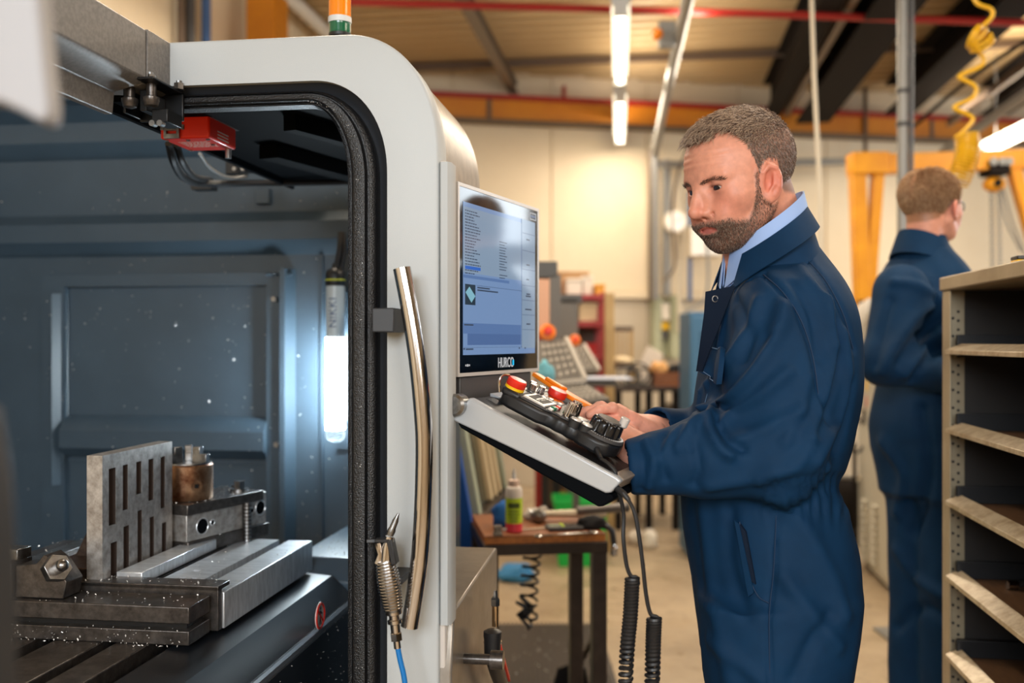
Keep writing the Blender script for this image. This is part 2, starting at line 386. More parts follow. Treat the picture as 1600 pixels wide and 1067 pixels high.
ibeam('roof_rail', 'thin brown rail beside the broad black roof beam, on its left', 1.20, 1.25, 3.42, 3.48, 2.5, 9.5, 'beam_brown', 0.01)
ibeam('roof_strut', 'slim grey roof strut above the rounded hood of the machine', -1.30, -1.22, 3.60, 3.70, 2.5, 9.1, mat('strut_grey', S(104, 92, 80), 0.5), 0.012)
for b, lab in ((6.4, 'thin dark purlin across the roof, the nearer of the two'), (8.5, 'thin dark purlin across the roof, the one nearer the back wall')):
    single('roof_purlin', MB().box((-2.6, b, 3.70), (6, b+0.03, 3.765)), 'beam_brown', lab, 'purlin', rz=-TH)
def wtube(pts, r, n=10, mb=None): return (mb or MB()).tube(pts, r, n)
single('red_pipe', wtube([W(540, 3, 6.3), W(1080, 18, 6.3), W(1700, 39, 6.3)], 0.024), 'pipe_red', 'red pipe slung across the upper roof in front of the battens', 'pipe')
single('eaves_pipe', MB().tube([(-2.5, 1.5, 3.72), (-2.5, 8.1, 3.72)], 0.05, 12), 'white_smooth', 'white eaves pipe running back along the left wall behind the beacon', 'pipe', rz=-TH)
# crane rail along the back wall
s0, s1 = 0.3, 10.6
t = Thing('crane_rail', 'orange crane rail along the top of the back wall', 'rail', wl(5, 0.2, 3.3))
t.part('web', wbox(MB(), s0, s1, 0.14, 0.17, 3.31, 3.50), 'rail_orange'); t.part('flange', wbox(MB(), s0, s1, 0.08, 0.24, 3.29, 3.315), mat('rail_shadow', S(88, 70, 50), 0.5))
t.part('conductor_bar', wbox(MB(), s0, s1, 0.10, 0.2, 3.50, 3.545), 'pipe_red')
for q in range(5): t.part('splice_plate', wbox(MB(), 0.9+2.2*q, 0.94+2.2*q, 0.17, 0.18, 3.315, 3.50), 'beam_brown')
for q in range(5): t.part('hanger', wbox(MB(), 1.6+2.2*q, 1.63+2.2*q, 0.12, 0.16, 3.54, 3.66), 'pipe_red')
single('crane_column', MB().box((-2.55, 6.0, 0), (-2.36, 6.24, 3.55)), 'rail_orange', 'orange steel column behind the signal beacon', 'column', rz=-TH, bev=0.006)
# battens
def batten(label, p0, p1):
    p0 = Vector(p0); p1 = Vector(p1); d = (p1-p0).normalized(); up = Vector((0,0,1))
    t = Thing('ceiling_lamp', label, 'lamp', (p0+p1)/2, 0, 'fluorescent battens under the roof')
    t.part('housing', MB().bar(p0+up*0.055, p1+up*0.055, 0.11, 0.05), 'white_smooth')
    t.part('tube', MB().cyl(p0+d*0.03, p1-d*0.03, 0.026, n=12), 'tube_glow')
    for e in (p0, p1-d*0.03): t.part('end_cap', MB().bar(e, e+d*0.03, 0.08, 0.07), 'white_smooth')
    for f in (0.15, 0.85):
        q = p0.lerp(p1, f)+up*0.08; t.part('hanger', MB().cyl(q, (q.x, q.y, 3.77), 0.005, n=6), 'galv')
    return t
batten('lit fluorescent batten in the middle of the roof, the nearer of the two in line', W(970, 14, 5.62), W(969, 127, 7.15))
batten('lit fluorescent batten in the middle of the roof, the one near the back wall', W(969, 152, 7.7), W(968, 219, 9.1))
batten('lit fluorescent batten at the right edge above the yellow gantry', W(1542, 238, 8.6), W(1652, 186, 7.2))
single('batten_trunking', MB().bar(W(970, -30, 5.2)+Vector((0,0,0.12)), W(968, 205, 9.1)+Vector((0,0,0.13)), 0.09, 0.05), 'galv', 'grey cable trunking the middle battens hang from', 'trunking')
single('roof_bar', MB().bar(W(1470, 240, 8.0), W(1640, 122, 6.0), 0.05, 0.05), 'galv', 'pale bar under the roof just above the right-hand batten', 'bar')
# conduit coming along the roof and down the back wall
t = Thing('wall_conduit', 'pale grey conduit running down from the roof left of the man’s head', 'conduit', W(1024, 240, 9.0))
t.part('roof_run', MB().tube([W(1078, -14, 5.1), W(1050, 110, 6.8), W(1023, 240, 9.0)], 0.035, 10), 'galv')
t.part('wall_run', MB().tube([W(1023, 240, 9.0), W(1024, 468, 9.1)], 0.032, 10), 'galv')
b0 = W(1042, 55, 6.0)
t.part('junction_box', MB().box(b0-Vector((0.05, 0.03, 0.08)), b0+Vector((0.05, 0.03, 0.08))), 'galv', bev=0.006)
t.part('lamp', MB().sphere(b0+Vector((-0.06, -0.02, 0.0)), 0.035), 'amber_lens')
for (x, y0, y1, r, m, lab, d) in ((1016, 232, 470, 0.018, 'beam_brown', 'thin brown conduit on the back wall, leftmost of the group left of the man', 9.15),
        (1041, 250, 462, 0.040, 'galv', 'thick galvanised conduit on the back wall left of the man', 9.2), (1062, 262, 520, 0.022, 'pale_pipe', 'cream pipe on the back wall beside the round gauge', 9.25),
        (1078, 300, 470, 0.020, 'blue_pipe', 'blue pipe on the back wall by the white box', 9.2), (1352, 130, 262, 0.02, 'beam_brown', 'short brown conduit high on the back wall above the gantry', 9.6)):
    single('wall_pipe', MB().tube([W(x, y0, d), W(x, y1, d)], r, 10), m, lab, 'pipe')
single('cross_pipe', MB().tube([W(1030, 257, 9.0), W(1180, 255, 9.15), W(1340, 252, 9.3)], 0.036, 10), 'galv', 'galvanised pipe running level along the back wall behind the man’s head', 'pipe')
single('hanging_hose', MB().tube(bez([W(1085, 215, 9.0), W(1062, 262, 9.0), W(1050, 330, 9.05), W(1055, 410, 9.05), W(1036, 440, 9.05)], 8), 0.012, 6), 'beam_brown', 'thin looped cable on the back wall beside the round gauge', 'cable')
g0 = W(1055, 347, 9.1); t = Thing('wall_gauge', 'round white gauge on the back wall left of the man’s chin', 'gauge', g0)
t.part('rim', MB().lathe(g0, [(0.085, 0.02), (0.105, 0.02), (0.105, -0.04), (0.09, -0.05)], 24, (0,1,0)), 'pale_pipe'); t.part('dial', MB().cyl(g0+Vector((0,-0.03,0)), g0+Vector((0,-0.052,0)), 0.088, n=24), 'white_plain')
t.part('pointer', MB().bar(g0+Vector((0,-0.056,0)), g0+Vector((0.045,-0.056,0.03)), 0.01, 0.004), 'dark_grey')
b0 = W(1100, 378, 9.15); t = Thing('wall_box', 'white electrical box on the back wall below the gauge', 'box', b0)
t.part('body', MB().box(b0-Vector((0.14,0.06,0.14)), b0+Vector((0.14,0.06,0.14))), 'wall_cream', bev=0.01); t.part('lid', MB().box(b0+Vector((-0.13,-0.075,-0.13)), b0+Vector((0.13,-0.06,0.13))), 'white_plain', bev=0.006)
# pipes on the left wall above the machine
for (x, r, m, lab) in ((283, 0.022, 'beam_brown', 'brown conduit on the left wall above the machine'), (297, 0.03, 'dark_grey', 'dark conduit on the left wall beside the brown one'), (322, 0.028, 'blue_pipe', 'blue pipe on the left wall above the machine')):
    p = on_a(x, 30, -2.62); single('wall_pipe', MB().tube([(p[0], p[1], 1.5), (p[0], p[1], 3.75)], r, 10), m, lab, 'pipe', rz=-TH)
# hanging things and post
single('pull_cord', MB().tube([W(1267, -40, 4.6), W(1272, 120, 4.6), W(1279, 260, 4.6), W(1283, 400, 4.6), W(1285, 560, 4.6)], 0.011, 8), 'pale_pipe', 'pale pull cord hanging from the roof behind the man', 'cord')
pb = W(1411, 533, 4.5); t = Thing('steel_post', 'tall slim grey post behind the younger man’s head', 'post', (pb.x, pb.y, 0))
t.part('tube', MB().cyl((pb.x, pb.y, 0.012), (pb.x, pb.y, 3.418), 0.026, n=14), 'galv'); t.part('base_plate', MB().box((pb.x-0.1, pb.y-0.1, 0), (pb.x+0.1, pb.y+0.1, 0.012)), 'galv')
t.part('cable', MB().tube([(pb.x+0.033, pb.y-0.02, 0.1), (pb.x+0.03, pb.y-0.02, 1.9), (pb.x+0.034, pb.y-0.02, 3.4)], 0.009, 6), 'dark_grey')
for z in (1.75, 2.3, 2.45, 3.1): t.part('clip', MB().cyl((pb.x, pb.y, z), (pb.x, pb.y, z+0.02), 0.03, n=14), 'dark_grey')
# overhead catenary cable
single('overhead_cable', MB().tube(bez([W(1425, 200, 6.2), W(1520, 120, 5.5), W(1640, 40, 4.8)], 6), 0.012, 6), 'beam_dark', 'dark overhead cable rising to the right behind the yellow hose', 'cable')
# ------------------------------------------------------------------ the machining centre (machine axes)
RZ = -TH
mc = Thing('machining_centre', 'large white and black machining centre with an open rounded door at the left', 'machine', (-0.9, 1.9, 0), RZ)
PF = 1.55                                         # plane of the white front panel
def arcpath(a_left, z_top, a_right, rx, rz_, z_bot, n=18, ex=2.15):
    pts = [(a_left, z_top)]
    for i in range(n+1):
        t = math.pi/2*(1-i/n); c, s_ = math.cos(t)**(2/ex) if i < n+1 else 0, max(math.sin(t), 0)**(2/ex)
        pts.append((a_right-rx+rx*c, z_top-rz_+rz_*s_))
    pts.append((a_right, z_bot)); return pts
OUT = arcpath(-0.806, 1.825, -0.337, 0.155, 0.20, 0.30)
INN = arcpath(-0.806, 1.752, -0.421, 0.125, 0.155, 0.30)
GSK = arcpath(-0.83, 1.742, -0.444, 0.12, 0.15, 0.30)
GSI = arcpath(-0.83, 1.722, -0.484, 0.10, 0.125, 0.30)
INS = arcpath(-0.83, 1.705, -0.498, 0.09, 0.115, 0.30)
r3 = lambda path, b: [Vector((p[0], b, p[1])) for p in path]
def shrink(path, d, kt=1.0):                               # offset a door path towards the opening
    out = []
    for i, p in enumerate(path):
        q0 = path[max(i-1, 0)]; q1 = path[min(i+1, len(path)-1)]
        v = Vector((q1[0]-q0[0], q1[1]-q0[1])).normalized(); out.append((p[0]+v.y*d, p[1]-v.x*d*kt))
    return out
fr = MB()
rows = [r3(OUT, PF+0.06), r3(OUT, PF+0.004), r3(shrink(OUT, 0.002), PF+0.001), r3(shrink(OUT, 0.005), PF), r3(INN, PF), r3(INN, PF+0.06)]
fr.loft(rows, closed=False)
fr.add([r[0] for r in rows], [(0,1,2,3,4,5)])
door = mc.part('door_frame', fr, 'white_paint', smooth=40)
mc.part('door_return', MB().loft([r3(INN, PF+0.012), r3(shrink(INN, 0.006), PF+0.022), r3(shrink(INN, 0.014), PF+0.034), r3(shrink(INN, 0.023), PF+0.04), r3(shrink(INN, 0.03), PF+0.04)], closed=False), 'recess', smooth=60)
rub = MB()
prof = [(0.0, 0.05), (0.0, 0.024), (0.004, 0.016), (0.010, 0.014), (0.012, 0.02), (0.015, 0.02), (0.018, 0.012), (0.034, 0.010), (0.040, 0.014), (0.043, 0.03), (0.046, 0.03), (0.050, 0.026), (0.053, 0.05)]
rub.loft([r3(shrink(GSK, d, 0.45), PF+b) for d, b in prof], closed=False)
mc.part('door_seal', rub, 'rubber', smooth=50, label='black rubber door seal')
# folded edge strip on the right of the panel and the thin side column
es = MB()
es.loft([[Vector((-0.337, PF+0.006, z)), Vector((-0.333, PF-0.002, z)), Vector((-0.322, PF-0.003, z)), Vector((-0.317, PF+0.006, z)), Vector((-0.317, PF+0.04, z)), Vector((-0.337, PF+0.04, z))] for z in (0.88, 1.615)])
mc.part('edge_strip', es, 'white_paint', smooth=50)
mc.part('side_column', MB().box((-0.345, PF+0.012, 0.30), (-0.328, 1.60, 1.62)), 'light_silver', bev=0.003)
# hood behind the top of the frame
OH = arcpath(-0.80, 1.822, -0.341, 0.155, 0.20, 1.42)
mc.part('hood', MB().loft([r3(OH, PF+0.055), r3(OH, 1.955), r3(shrink(OH, 0.012), 1.965)], closed=False), 'hood_metal', smooth=50)
# base cabinet on the right-hand side
cb = MB(); cb.prism([(1.56, 0.02), (1.56, 0.80), (1.585, 0.895), (2.03, 0.905), (2.03, 0.02)], lambda p, q, t: Vector((t, p, q)), -0.41, -0.318)
mc.part('base_cabinet', cb, mat('cabinet_sheet', S(164, 156, 146), 0.34, 0.55, var=(18, S(140, 132, 122), 0.3, 0.7)), bev=0.004)
mc.part('base_front', MB().box((-1.9, PF+0.01, 0.02), (-0.32, 1.60, 0.30)), 'white_paint', bev=0.004)
# left hand: beam running towards the camera
bm_ = MB()
sec = [(-0.792, 1.822), (-0.792, 1.745), (-0.800, 1.737), (-0.845, 1.725), (-0.848, 1.690), (-0.862, 1.690), (-0.862, 1.74), (-1.00, 1.76), (-1.00, 1.822)]
bm_.prism(sec, lambda p, q, t: Vector((p, t, q)), 0.45, 1.475)
mc.part('side_beam', bm_, 'grey_paint', bev=0.002)
e2 = MB(); e2.prism([(-0.790, 1.8235), (-0.790, 1.743), (-0.806, 1.735), (-1.0, 1.75), (-1.0, 1.8235)], lambda p, q, t: Vector((p, t, q)), 1.477, PF+0.004)
mc.part('beam_end_cap', e2, 'grey_paint', bev=0.0015)
# hinge bracket at the corner
KA = lambda a: -0.845+(a+0.835)*0.76
KZ = lambda z: 1.743-(1.733-z)*0.66
def kbox(mb, lo, hi): return mb.box((KA(lo[0]), lo[1], KZ(lo[2])), (KA(hi[0]), hi[1], KZ(hi[2])))
kb = MB()
for lo_, hi_ in (((-0.835, 1.455, 1.727), (-0.735, 1.56, 1.733)), ((-0.835, 1.50, 1.665), (-0.829, 1.56, 1.727)), ((-0.835, 1.553, 1.66), (-0.735, 1.559, 1.727)), ((-0.79, 1.49, 1.665), (-0.775, 1.553, 1.715)), ((-0.77, 1.50, 1.640), (-0.735, 1.55, 1.672))): kbox(kb, lo_, hi_)
hb = mc.part('corner_bracket', kb, 'black_paint', bev=0.0012)
for (a, b) in ((-0.812, 1.49), (-0.762, 1.487)):
    a = KA(a); mc.part('roller', MB().lathe((a, b, KZ(1.672)), [(0.006, 0), (0.0105, 0.002), (0.012, 0.008), (0.013, 0.010), (0.013, 0.015), (0.008, 0.017), (0.008, KZ(1.727)-KZ(1.672))], 18), 'dark_steel', parent=hb)
for (a, b) in ((-0.812, 1.49), (-0.762, 1.485), (-0.735, 1.54)):
    a = KA(a); z = KZ(1.733); mc.part('nut', MB().cyl((a, b, z), (a, b, z+0.010), 0.0085, n=6).cyl((a, b, z+0.010), (a, b, z+0.014), 0.005, n=10), 'steel', parent=hb)
for (a, b, z) in ((-0.842, 1.53, 1.700), (-0.762, 1.50, 1.634), (-0.745, 1.50, 1.634)):
    mc.part('bolt', MB().cyl((KA(a), b-0.012, KZ(z)), (KA(a), b, KZ(z)), 0.005, n=10), 'steel', parent=hb)

# ------- inside: folded back wall in one profile
BB = 2.72
zb = lambda y: on_b(300, y, BB)[2]
pw = [(146, -0.14), (168, -0.14), (172, -0.10), (192, -0.045), (222, -0.045), (226, -0.04), (246, 0.0), (333, 0.0), (337, -0.006), (350, -0.035), (378, -0.035), (397, -0.004), (400, 0.0), (1000, 0.0)]
iw = MB().loft([[Vector((a, BB+d, zb(y))) for y, d in pw] for a in (-2.3, -0.93)], closed=False)
pw2 = [(238, 0.0)]+[q for q in pw if q[0] > 240]
iw.loft([[Vector((a, BB+d, zb(y))) for y, d in pw2] for a in (-0.93, -0.536)], closed=False)
inner = mc.part('inner_wall', iw, 'inner_paint', smooth=15)
ap = lambda x, y=540: on_b(x, y, BB)[0]
# raised frame around the recessed window panel, right flange, rail with bolts
holes = [(ap(107), ap(421), zb(700+160), zb(447))]
mf = MB().plate((ap(72), ap(452)), (zb(860), zb(428)), holes, lambda u, w, t: Vector((u, t, w)), BB-0.022, BB-0.001)
mc.part('panel_frame', mf, 'inner_paint', bev=0.003, parent=inner)
mc.part('frame_lip', MB().prism([(ap(95), BB-0.024), (ap(95), BB-0.045), (ap(108), BB-0.004)], lambda p, q, t: Vector((p, q, t)), zb(760), zb(458)), 'inner_paint', parent=inner)
mc.part('side_flange', MB().prism([(ap(440), BB-0.02), (ap(444), BB-0.036), (ap(452), BB-0.036), (ap(462), BB)], lambda p, q, t: Vector((p, q, t)), zb(860), zb(422)), 'inner_paint', parent=inner)
mc.part('wall_strip', MB().box((ap(503), BB-0.012, zb(860)), (ap(506), BB, zb(402))), 'inner_paint', parent=inner)
rl_ = [(BB, zb(650)), (BB-0.02, zb(655)), (BB-0.045, zb(672)), (BB-0.045, zb(700)), (BB-0.02, zb(714)), (BB, zb(716))]
mc.part('cross_rail', MB().prism(rl_, lambda p, q, t: Vector((t, p, q)), ap(106), ap(421)), 'inner_paint', parent=inner)
mc.part('lower_rail', MB().box((ap(108), BB-0.008, zb(724)), (ap(421), BB, zb(721))), 'inner_paint', parent=inner)
for x in (120, 188, 265, 335, 402): mc.part('rivet', MB().sphere((ap(x), BB-0.018, zb(659)), 0.006, 10, 6), 'inner_paint', parent=inner)
for (x, y) in ((437, 469), (441, 690)): mc.part('bolt', MB().cyl((ap(x), BB-0.05, zb(y)), (ap(x), BB-0.02, zb(y)), 0.007, n=10), 'steel', parent=inner)
mc.part('weld_bead', MB().tube([Vector((ap(420+i*1.8), BB-0.025+0.003*math.sin(i*2.1), zb(431+1.2*math.sin(i*1.3)))) for i in range(24)], 0.004, 6), 'inner_paint', parent=inner)
mc.part('cable_plate', MB().box((ap(402, 310), BB-0.02, zb(322)), (ap(424, 310), BB, zb(298))), 'inner_paint', bev=0.002, parent=inner)
mc.part('side_liner', MB().prism([(-0.497, PF+0.06), (-0.488, PF+0.06), (-0.530, BB), (-0.540, BB)], lambda a, b, z: Vector((a, b, z)), 0.30, 1.69), 'inner_paint')
mc.part('left_liner', MB().box((-2.32, 0.9, 0.2), (-2.30, BB, zb(146))), 'inner_paint')
mc.part('floor_tray', MB().box((-2.3, 1.62, 0.20), (-0.52, BB, 0.24)), 'apron_paint')
# black roof inside the door with ribs, conduit and cables
mc.part('roof_panel', MB().box((-0.93, PF+0.06, 1.745), (-0.50, 2.50, 1.757)).box((-0.938, PF+0.03, 1.728), (-0.928, 2.50, 1.757)), 'roof_black', bev=0.002)
mc.part('roof_rib', MB().bar(Vector((-0.80, 2.0, 1.730)), Vector((-0.66, 2.48, 1.730)), 0.05, 0.03), 'roof_black', bev=0.002)
mc.part('roof_rib', MB().bar(Vector((-0.66, 1.75, 1.732)), Vector((-0.52, 2.1, 1.732)), 0.03, 0.03), 'roof_black', bev=0.002)
mc.part('roof_box', MB().box(on_b(422, 240, 2.3)-Vector((0,0,0.02)), on_b(503, 222, 2.36)), 'black_paint', bev=0.002)
mc.part('roof_conduit', MB().tube([on_b(385, 264, 2.42), on_b(440, 266, 2.42), on_b(545, 263, 2.42)], 0.011, 8), 'black_plastic')
mc.part('conduit_clamp', MB().box(on_b(352, 272, 2.40), on_b(388, 246, 2.46)), 'black_paint', bev=0.002)
for (x, y) in ((367, 264), (380, 264)): q = on_b(x, y, 2.395); mc.part('bolt', MB().cyl(q, q+Vector((0,-0.006,0)), 0.005, n=8), 'steel')
mc.part('cable', MB().tube(bez([on_b(264, 224, 1.93), on_b(272, 255, 1.98), on_b(288, 278, 2.14), on_b(318, 287, 2.32), on_b(400, 286, 2.42), on_b(550, 285, 2.42)], 10), 0.0085, 8), 'black_plastic')
mc.part('cable', MB().tube(bez([on_b(276, 226, 1.95), on_b(286, 255, 2.0), on_b(304, 276, 2.18), on_b(330, 282, 2.40)], 10), 0.0075, 8), 'black_plastic')
mc.part('cable', MB().tube(bez([on_b(312, 240, 2.1), on_b(328, 262, 2.2), on_b(355, 277, 2.35), on_b(385, 276, 2.42)], 10), 0.004, 8), 'galv')
mc.part('cable_clip', MB().box(on_b(298, 296, 2.38), on_b(340, 284, 2.42)), 'black_paint')
# ------- apron and table slides
apn = MB().prism([(-0.80, 0.30), (-0.655, 0.30), (-0.64, 0.34), (-0.64, 0.735), (-0.655, 0.775), (-0.70, 0.815), (-0.80, 0.822)], lambda p, q, t: Vector((p, t, q)), 0.9, 2.12)
mc.part('way_cover', apn, 'apron_paint', bev=0.006)
mc.part('way_cover_highlight', MB().tube([Vector((-0.645, 0.9, 0.765)), Vector((-0.645, 2.12, 0.765))], 0.009, 8), mat('edge_sheen', S(74, 78, 84), 0.25))  # paler tube laid along the rounded edge as its highlight
mc.part('rear_ledge', MB().prism([(2.12, 0.30), (2.12, 0.80), (2.16, 0.845), (2.60, 0.845), (2.60, 0.30)], lambda p, q, t: Vector((t, p, q)), -0.80, -0.53), 'inner_paint', bev=0.004)
# T-slot table
tb = MB(); zt, ztl = 0.826, 0.74
def slots(a0, a1, n): return [a0+(a1-a0)*i/n for i in range(n+1)]
ee = [(-1.9, -1.66), (-1.625, -1.42), (-1.385, -1.18), (-1.145, -1.035), (-1.0, -0.915), (-0.89, -0.832)]
table = mc.part('machine_table', MB().box((-1.9, 1.25, ztl), (-0.832, 2.18, zt-0.04)), 'dark_steel', bev=0.002)
for (a0, a1) in ee: mc.part('table_rib', MB().box((a0, 1.25, zt-0.04), (a1, 2.18, zt)), 'dark_steel', bev=0.002, parent=table)
# ------------------------------------------------------------------ on the machine table
ZF = 0.89
t = Thing('fixture_plate', 'bright ground steel fixture plate with a long slot lying on the machine table', 'fixture plate', (-0.9, 1.9, 0.826), RZ)
t.part('strip', MB().box((-0.800, 1.66, 0.8262), (-0.745, 2.117, ZF)), 'steel_bright', bev=0.0015)
t.part('strip', MB().plate((-0.902, -0.822), (1.66, 2.117), [(-0.875, -0.862, 1.74, 1.755), (-0.85, -0.838, 1.74, 1.755), (-0.875, -0.862, 1.80, 1.815)], lambda u, w, q: Vector((u, w, q)), 0.8262, ZF), 'steel_bright', bev=0.0012)
t.part('strip', MB().box((-1.30, 1.66, 0.8262), (-0.917, 2.06, ZF-0.003)), 'dark_steel', bev=0.0015)
t.part('slot_floor', MB().box((-1.29, 1.665, 0.8262), (-0.75, 2.05, 0.846)), 'dark_steel')
# cross bar with a T-slot in its front face, lying across the near end
cbx = Thing('slotted_bar', 'long grey steel bar with a dark slot along its front face, nearest the lens', 'steel bar', (-1.2, 1.6, 0.826), RZ)
cbx.part('top_rail', MB().box((-1.75, 1.556, 0.862), (-0.760, 1.635, ZF)), 'dark_steel', bev=0.0015)
cbx.part('bottom_rail', MB().box((-1.75, 1.556, 0.8262), (-0.760, 1.635, 0.850)), 'dark_steel', bev=0.0015)
cbx.part('slot_floor', MB().box((-1.75, 1.574, 0.850), (-0.772, 1.635, 0.862)), 'black_paint')
t = Thing('guide_bar', 'low dark polished bar behind the slotted bar, sprinkled with chips', 'steel bar', (-1.0, 1.68, ZF), RZ)
t.part('bar', MB().box((-1.30, 1.642, 0.8265), (-0.748, 1.658, ZF+0.013)).box((-1.30, 1.642, ZF+0.006), (-0.748, 1.69, ZF+0.014)), 'dark_steel', bev=0.001)
# parallel bar at the foot of the angle plate
pp = single('parallel_bar', MB().box((-0.965, 1.69, ZF+0.0005), (-0.915, 2.00, ZF+0.022)), 'steel_bright', 'pale ground parallel bar at the foot of the slotted plate', 'steel bar', rz=RZ, bev=0.0015)
# angle plate with two rows of slots
AP = -0.974
MT['slot_rust'] = mat('slot_rust', S(48, 34, 27), .7)
h = []
R1 = ((170, 181, 730, 822), (192, 200, 725, 798), (213, 221, 720, 773), (232, 240, 716, 783), (251, 258, 712, 795))
R2 = ((173, 183, 845, 902), (193, 202, 820, 893), (215, 222, 796, 883), (234, 241, 806, 873), (253, 260, 815, 868))
for (x0, x1, y0, y1) in R1+R2:
    p = on_a(x0, y1, AP); q = on_a(x1, y0, AP); h.append((p[1], q[1], p[2], q[2]))
p = on_a(160, 911, AP); q = on_a(269, 690, AP)
z0 = ZF+0.0005; z1 = on_a(160, 712, AP)[2]
t = Thing('slotted_plate', 'upright grey steel plate with two rows of slots standing on the table', 'angle plate', (AP, 1.79, z0), RZ)
t.part('plate', MB().plate((p[1], q[1]), (z0, z1), h, lambda u, w, q_: Vector((q_, u, w)), AP-0.030, AP), 'cast_steel', bev=0.0012, weld=True)
for (u0, u1, w0, w1) in h: t.part('slot', MB().plate((u0+.0001, u1-.0001), (w0+.0001, w1-.0001), [(u0+.0008, u1-.0008, w0+.0008, w1-.0008)], lambda u, w, q_: Vector((q_, u, w)), AP-0.022, AP-0.0006).box((AP-0.029, u0+.0002, w0+.0002), (AP-0.022, u1-.0002, w1-.0002)), 'slot_rust', label='dark rusty slot')
t.part('foot', MB().box((AP-0.13, p[1]+0.012, z0), (AP-0.030, q[1]-0.012, z0+0.03)), 'rust_iron', bev=0.002)
t.part('web', MB().prism([(AP-0.030, z0+0.03), (AP-0.12, z0+0.03), (AP-0.030, z1-0.03)], lambda a, z, u: Vector((a, u, z)), 1.77, 1.79), 'rust_iron')
# clamp with hex bolt at the left
cl = Thing('step_clamp', 'dark steel clamp block with a big hexagon bolt at the left of the table', 'clamp', (-1.08, 1.66, ZF+0.001), RZ)
c0 = on_z(75, 935, ZF+0.001)
cx = c0[0]; cy = c0[1]
cl.part('block', MB().prism([(cx-0.06, ZF+0.001), (cx+0.028, ZF+0.001), (cx+0.034, ZF+0.03), (cx+0.012, ZF+0.06), (cx-0.008, ZF+0.075), (cx-0.022, ZF+0.06), (cx-0.06, ZF+0.055)], lambda a, z, b: Vector((a, b, z)), cy, cy+0.05), 'dark_steel', bev=0.0015)
hx = Vector((cx+0.014, cy+0.0, ZF+0.052)); ax = Vector((0.75, -0.55, 0.35)).normalized()
cl.part('hex_bolt', MB().cyl(hx-ax*0.006, hx+ax*0.014, 0.024, n=6), 'steel', bev=0.001); cl.part('bolt_end', MB().cyl(hx+ax*0.014, hx+ax*0.030, 0.011, n=14).sphere(hx+ax*0.03, 0.011, 12, 8), 'steel')
cl2 = Thing('clamp_block', 'dark steel block at the far left edge of the table beside the clamp', 'clamp', (cx-0.11, cy, ZF+0.001), RZ)
cl2.part('block', MB().box((cx-0.20, cy+0.01, ZF+0.001), (cx-0.075, cy+0.07, ZF+0.058)), 'dark_steel', bev=0.002)
cl2.part('cap', MB().box((cx-0.12, cy+0.02, ZF+0.0585), (cx-0.07, cy+0.06, ZF+0.078)), 'steel', bev=0.002)
# low bars and washers between the clamp and the plate
q0 = on_z(118, 870, ZF); t = Thing('riser_bar', 'thin steel bar lying in depth behind the clamp, covered in swarf', 'steel bar', (q0[0], q0[1], ZF), RZ)
t.part('bar', MB().box((q0[0]-0.03, 1.72, ZF-0.0025), (q0[0]+0.012, 2.25, ZF+0.022)), 'steel', bev=0.002)
t.part('stepped_edge', MB().box((q0[0]+0.012, 1.80, ZF-0.0025), (q0[0]+0.055, 2.2, ZF+0.010)), 'rust_iron', bev=0.002)
q1 = on_z(120, 912, ZF); t = Thing('stud_nut', 'small steel nut and washer beside the foot of the slotted plate', 'nut', (q1[0], q1[1], ZF-0.0025), RZ)
t.part('washer', MB().cyl((q1[0], q1[1], ZF-0.0025), (q1[0], q1[1], ZF+0.004), 0.02, n=20), 'steel'); t.part('nut', MB().cyl((q1[0], q1[1], ZF+0.004), (q1[0], q1[1], ZF+0.018), 0.0125, n=6), 'steel'); t.part('stud', MB().cyl((q1[0], q1[1], ZF+0.018), (q1[0], q1[1], ZF+0.03), 0.007, n=12), 'steel')
# vise assembly, turned a further 18 degrees
VR = math.radians(64.3)                           # its length runs along this heading
vo = W(294, 866, 2.04); Rv = Matrix.Rotation(-VR, 3, 'Z'); vl = Rv @ Vector((vo.x, vo.y, 0))
vx, vy = vl.x, vl.y; vz = ZF+0.0008
v = Thing('machine_vise', 'low steel vise with bored holes and a dark top plate behind the slotted plate', 'vise', (vx+0.12, vy+0.06, vz), VR)
def vb(x0, x1, y0, y1, z0, z1): return MB().box((vx+x0, vy+y0, vz+z0), (vx+x1, vy+y1, vz+z1))
v.part('base', vb(0.0, 0.255, 0.0, 0.115, 0.0, 0.027), 'dark_steel', bev=0.0015)
v.part('body', vb(0.0, 0.17, 0.004, 0.11, 0.027, 0.082), 'cast_steel', bev=0.0015)
v.part('end_block', vb(0.178, 0.248, 0.004, 0.11, 0.027, 0.098), 'cast_steel', bev=0.0015)
v.part('top_plate', vb(-0.004, 0.232, -0.002, 0.115, 0.082, 0.104), 'dark_steel', bev=0.0015)
for (x, z, r, w) in ((0.045, 0.053, 0.017, 0), (0.075, 0.056, 0.006, 0), (0.228, 0.064, 0.016, 1), (0.200, 0.062, 0.006, 1)):
    v.part('bore_rim', MB().tube([Vector((vx+x+r*math.cos(i*math.pi/12), vy+0.0038, vz+z+r*math.sin(i*math.pi/12))) for i in range(24)], .0013, 6, closed=True), 'steel_bright')
    v.part('bore', MB().cyl((vx+x, vy+0.0045, vz+z), (vx+x, vy+0.0037, vz+z), r*0.98, n=20), 'roof_black')
v.part('stud', MB().cyl((vx+0.173, vy-0.006, vz+0.0), (vx+0.173, vy-0.006, vz+0.084), 0.0075, n=12), 'steel')
for i in range(10): v.part('thread', MB().cyl((vx+0.173, vy-0.006, vz+0.004+i*0.008), (vx+0.173, vy-0.006, vz+0.008+i*0.008), 0.0088, n=12), 'dark_steel')
v.part('washer', MB().cyl((vx+0.20, vy+0.04, vz+0.104), (vx+0.20, vy+0.04, vz+0.109), 0.02, n=20), 'steel')
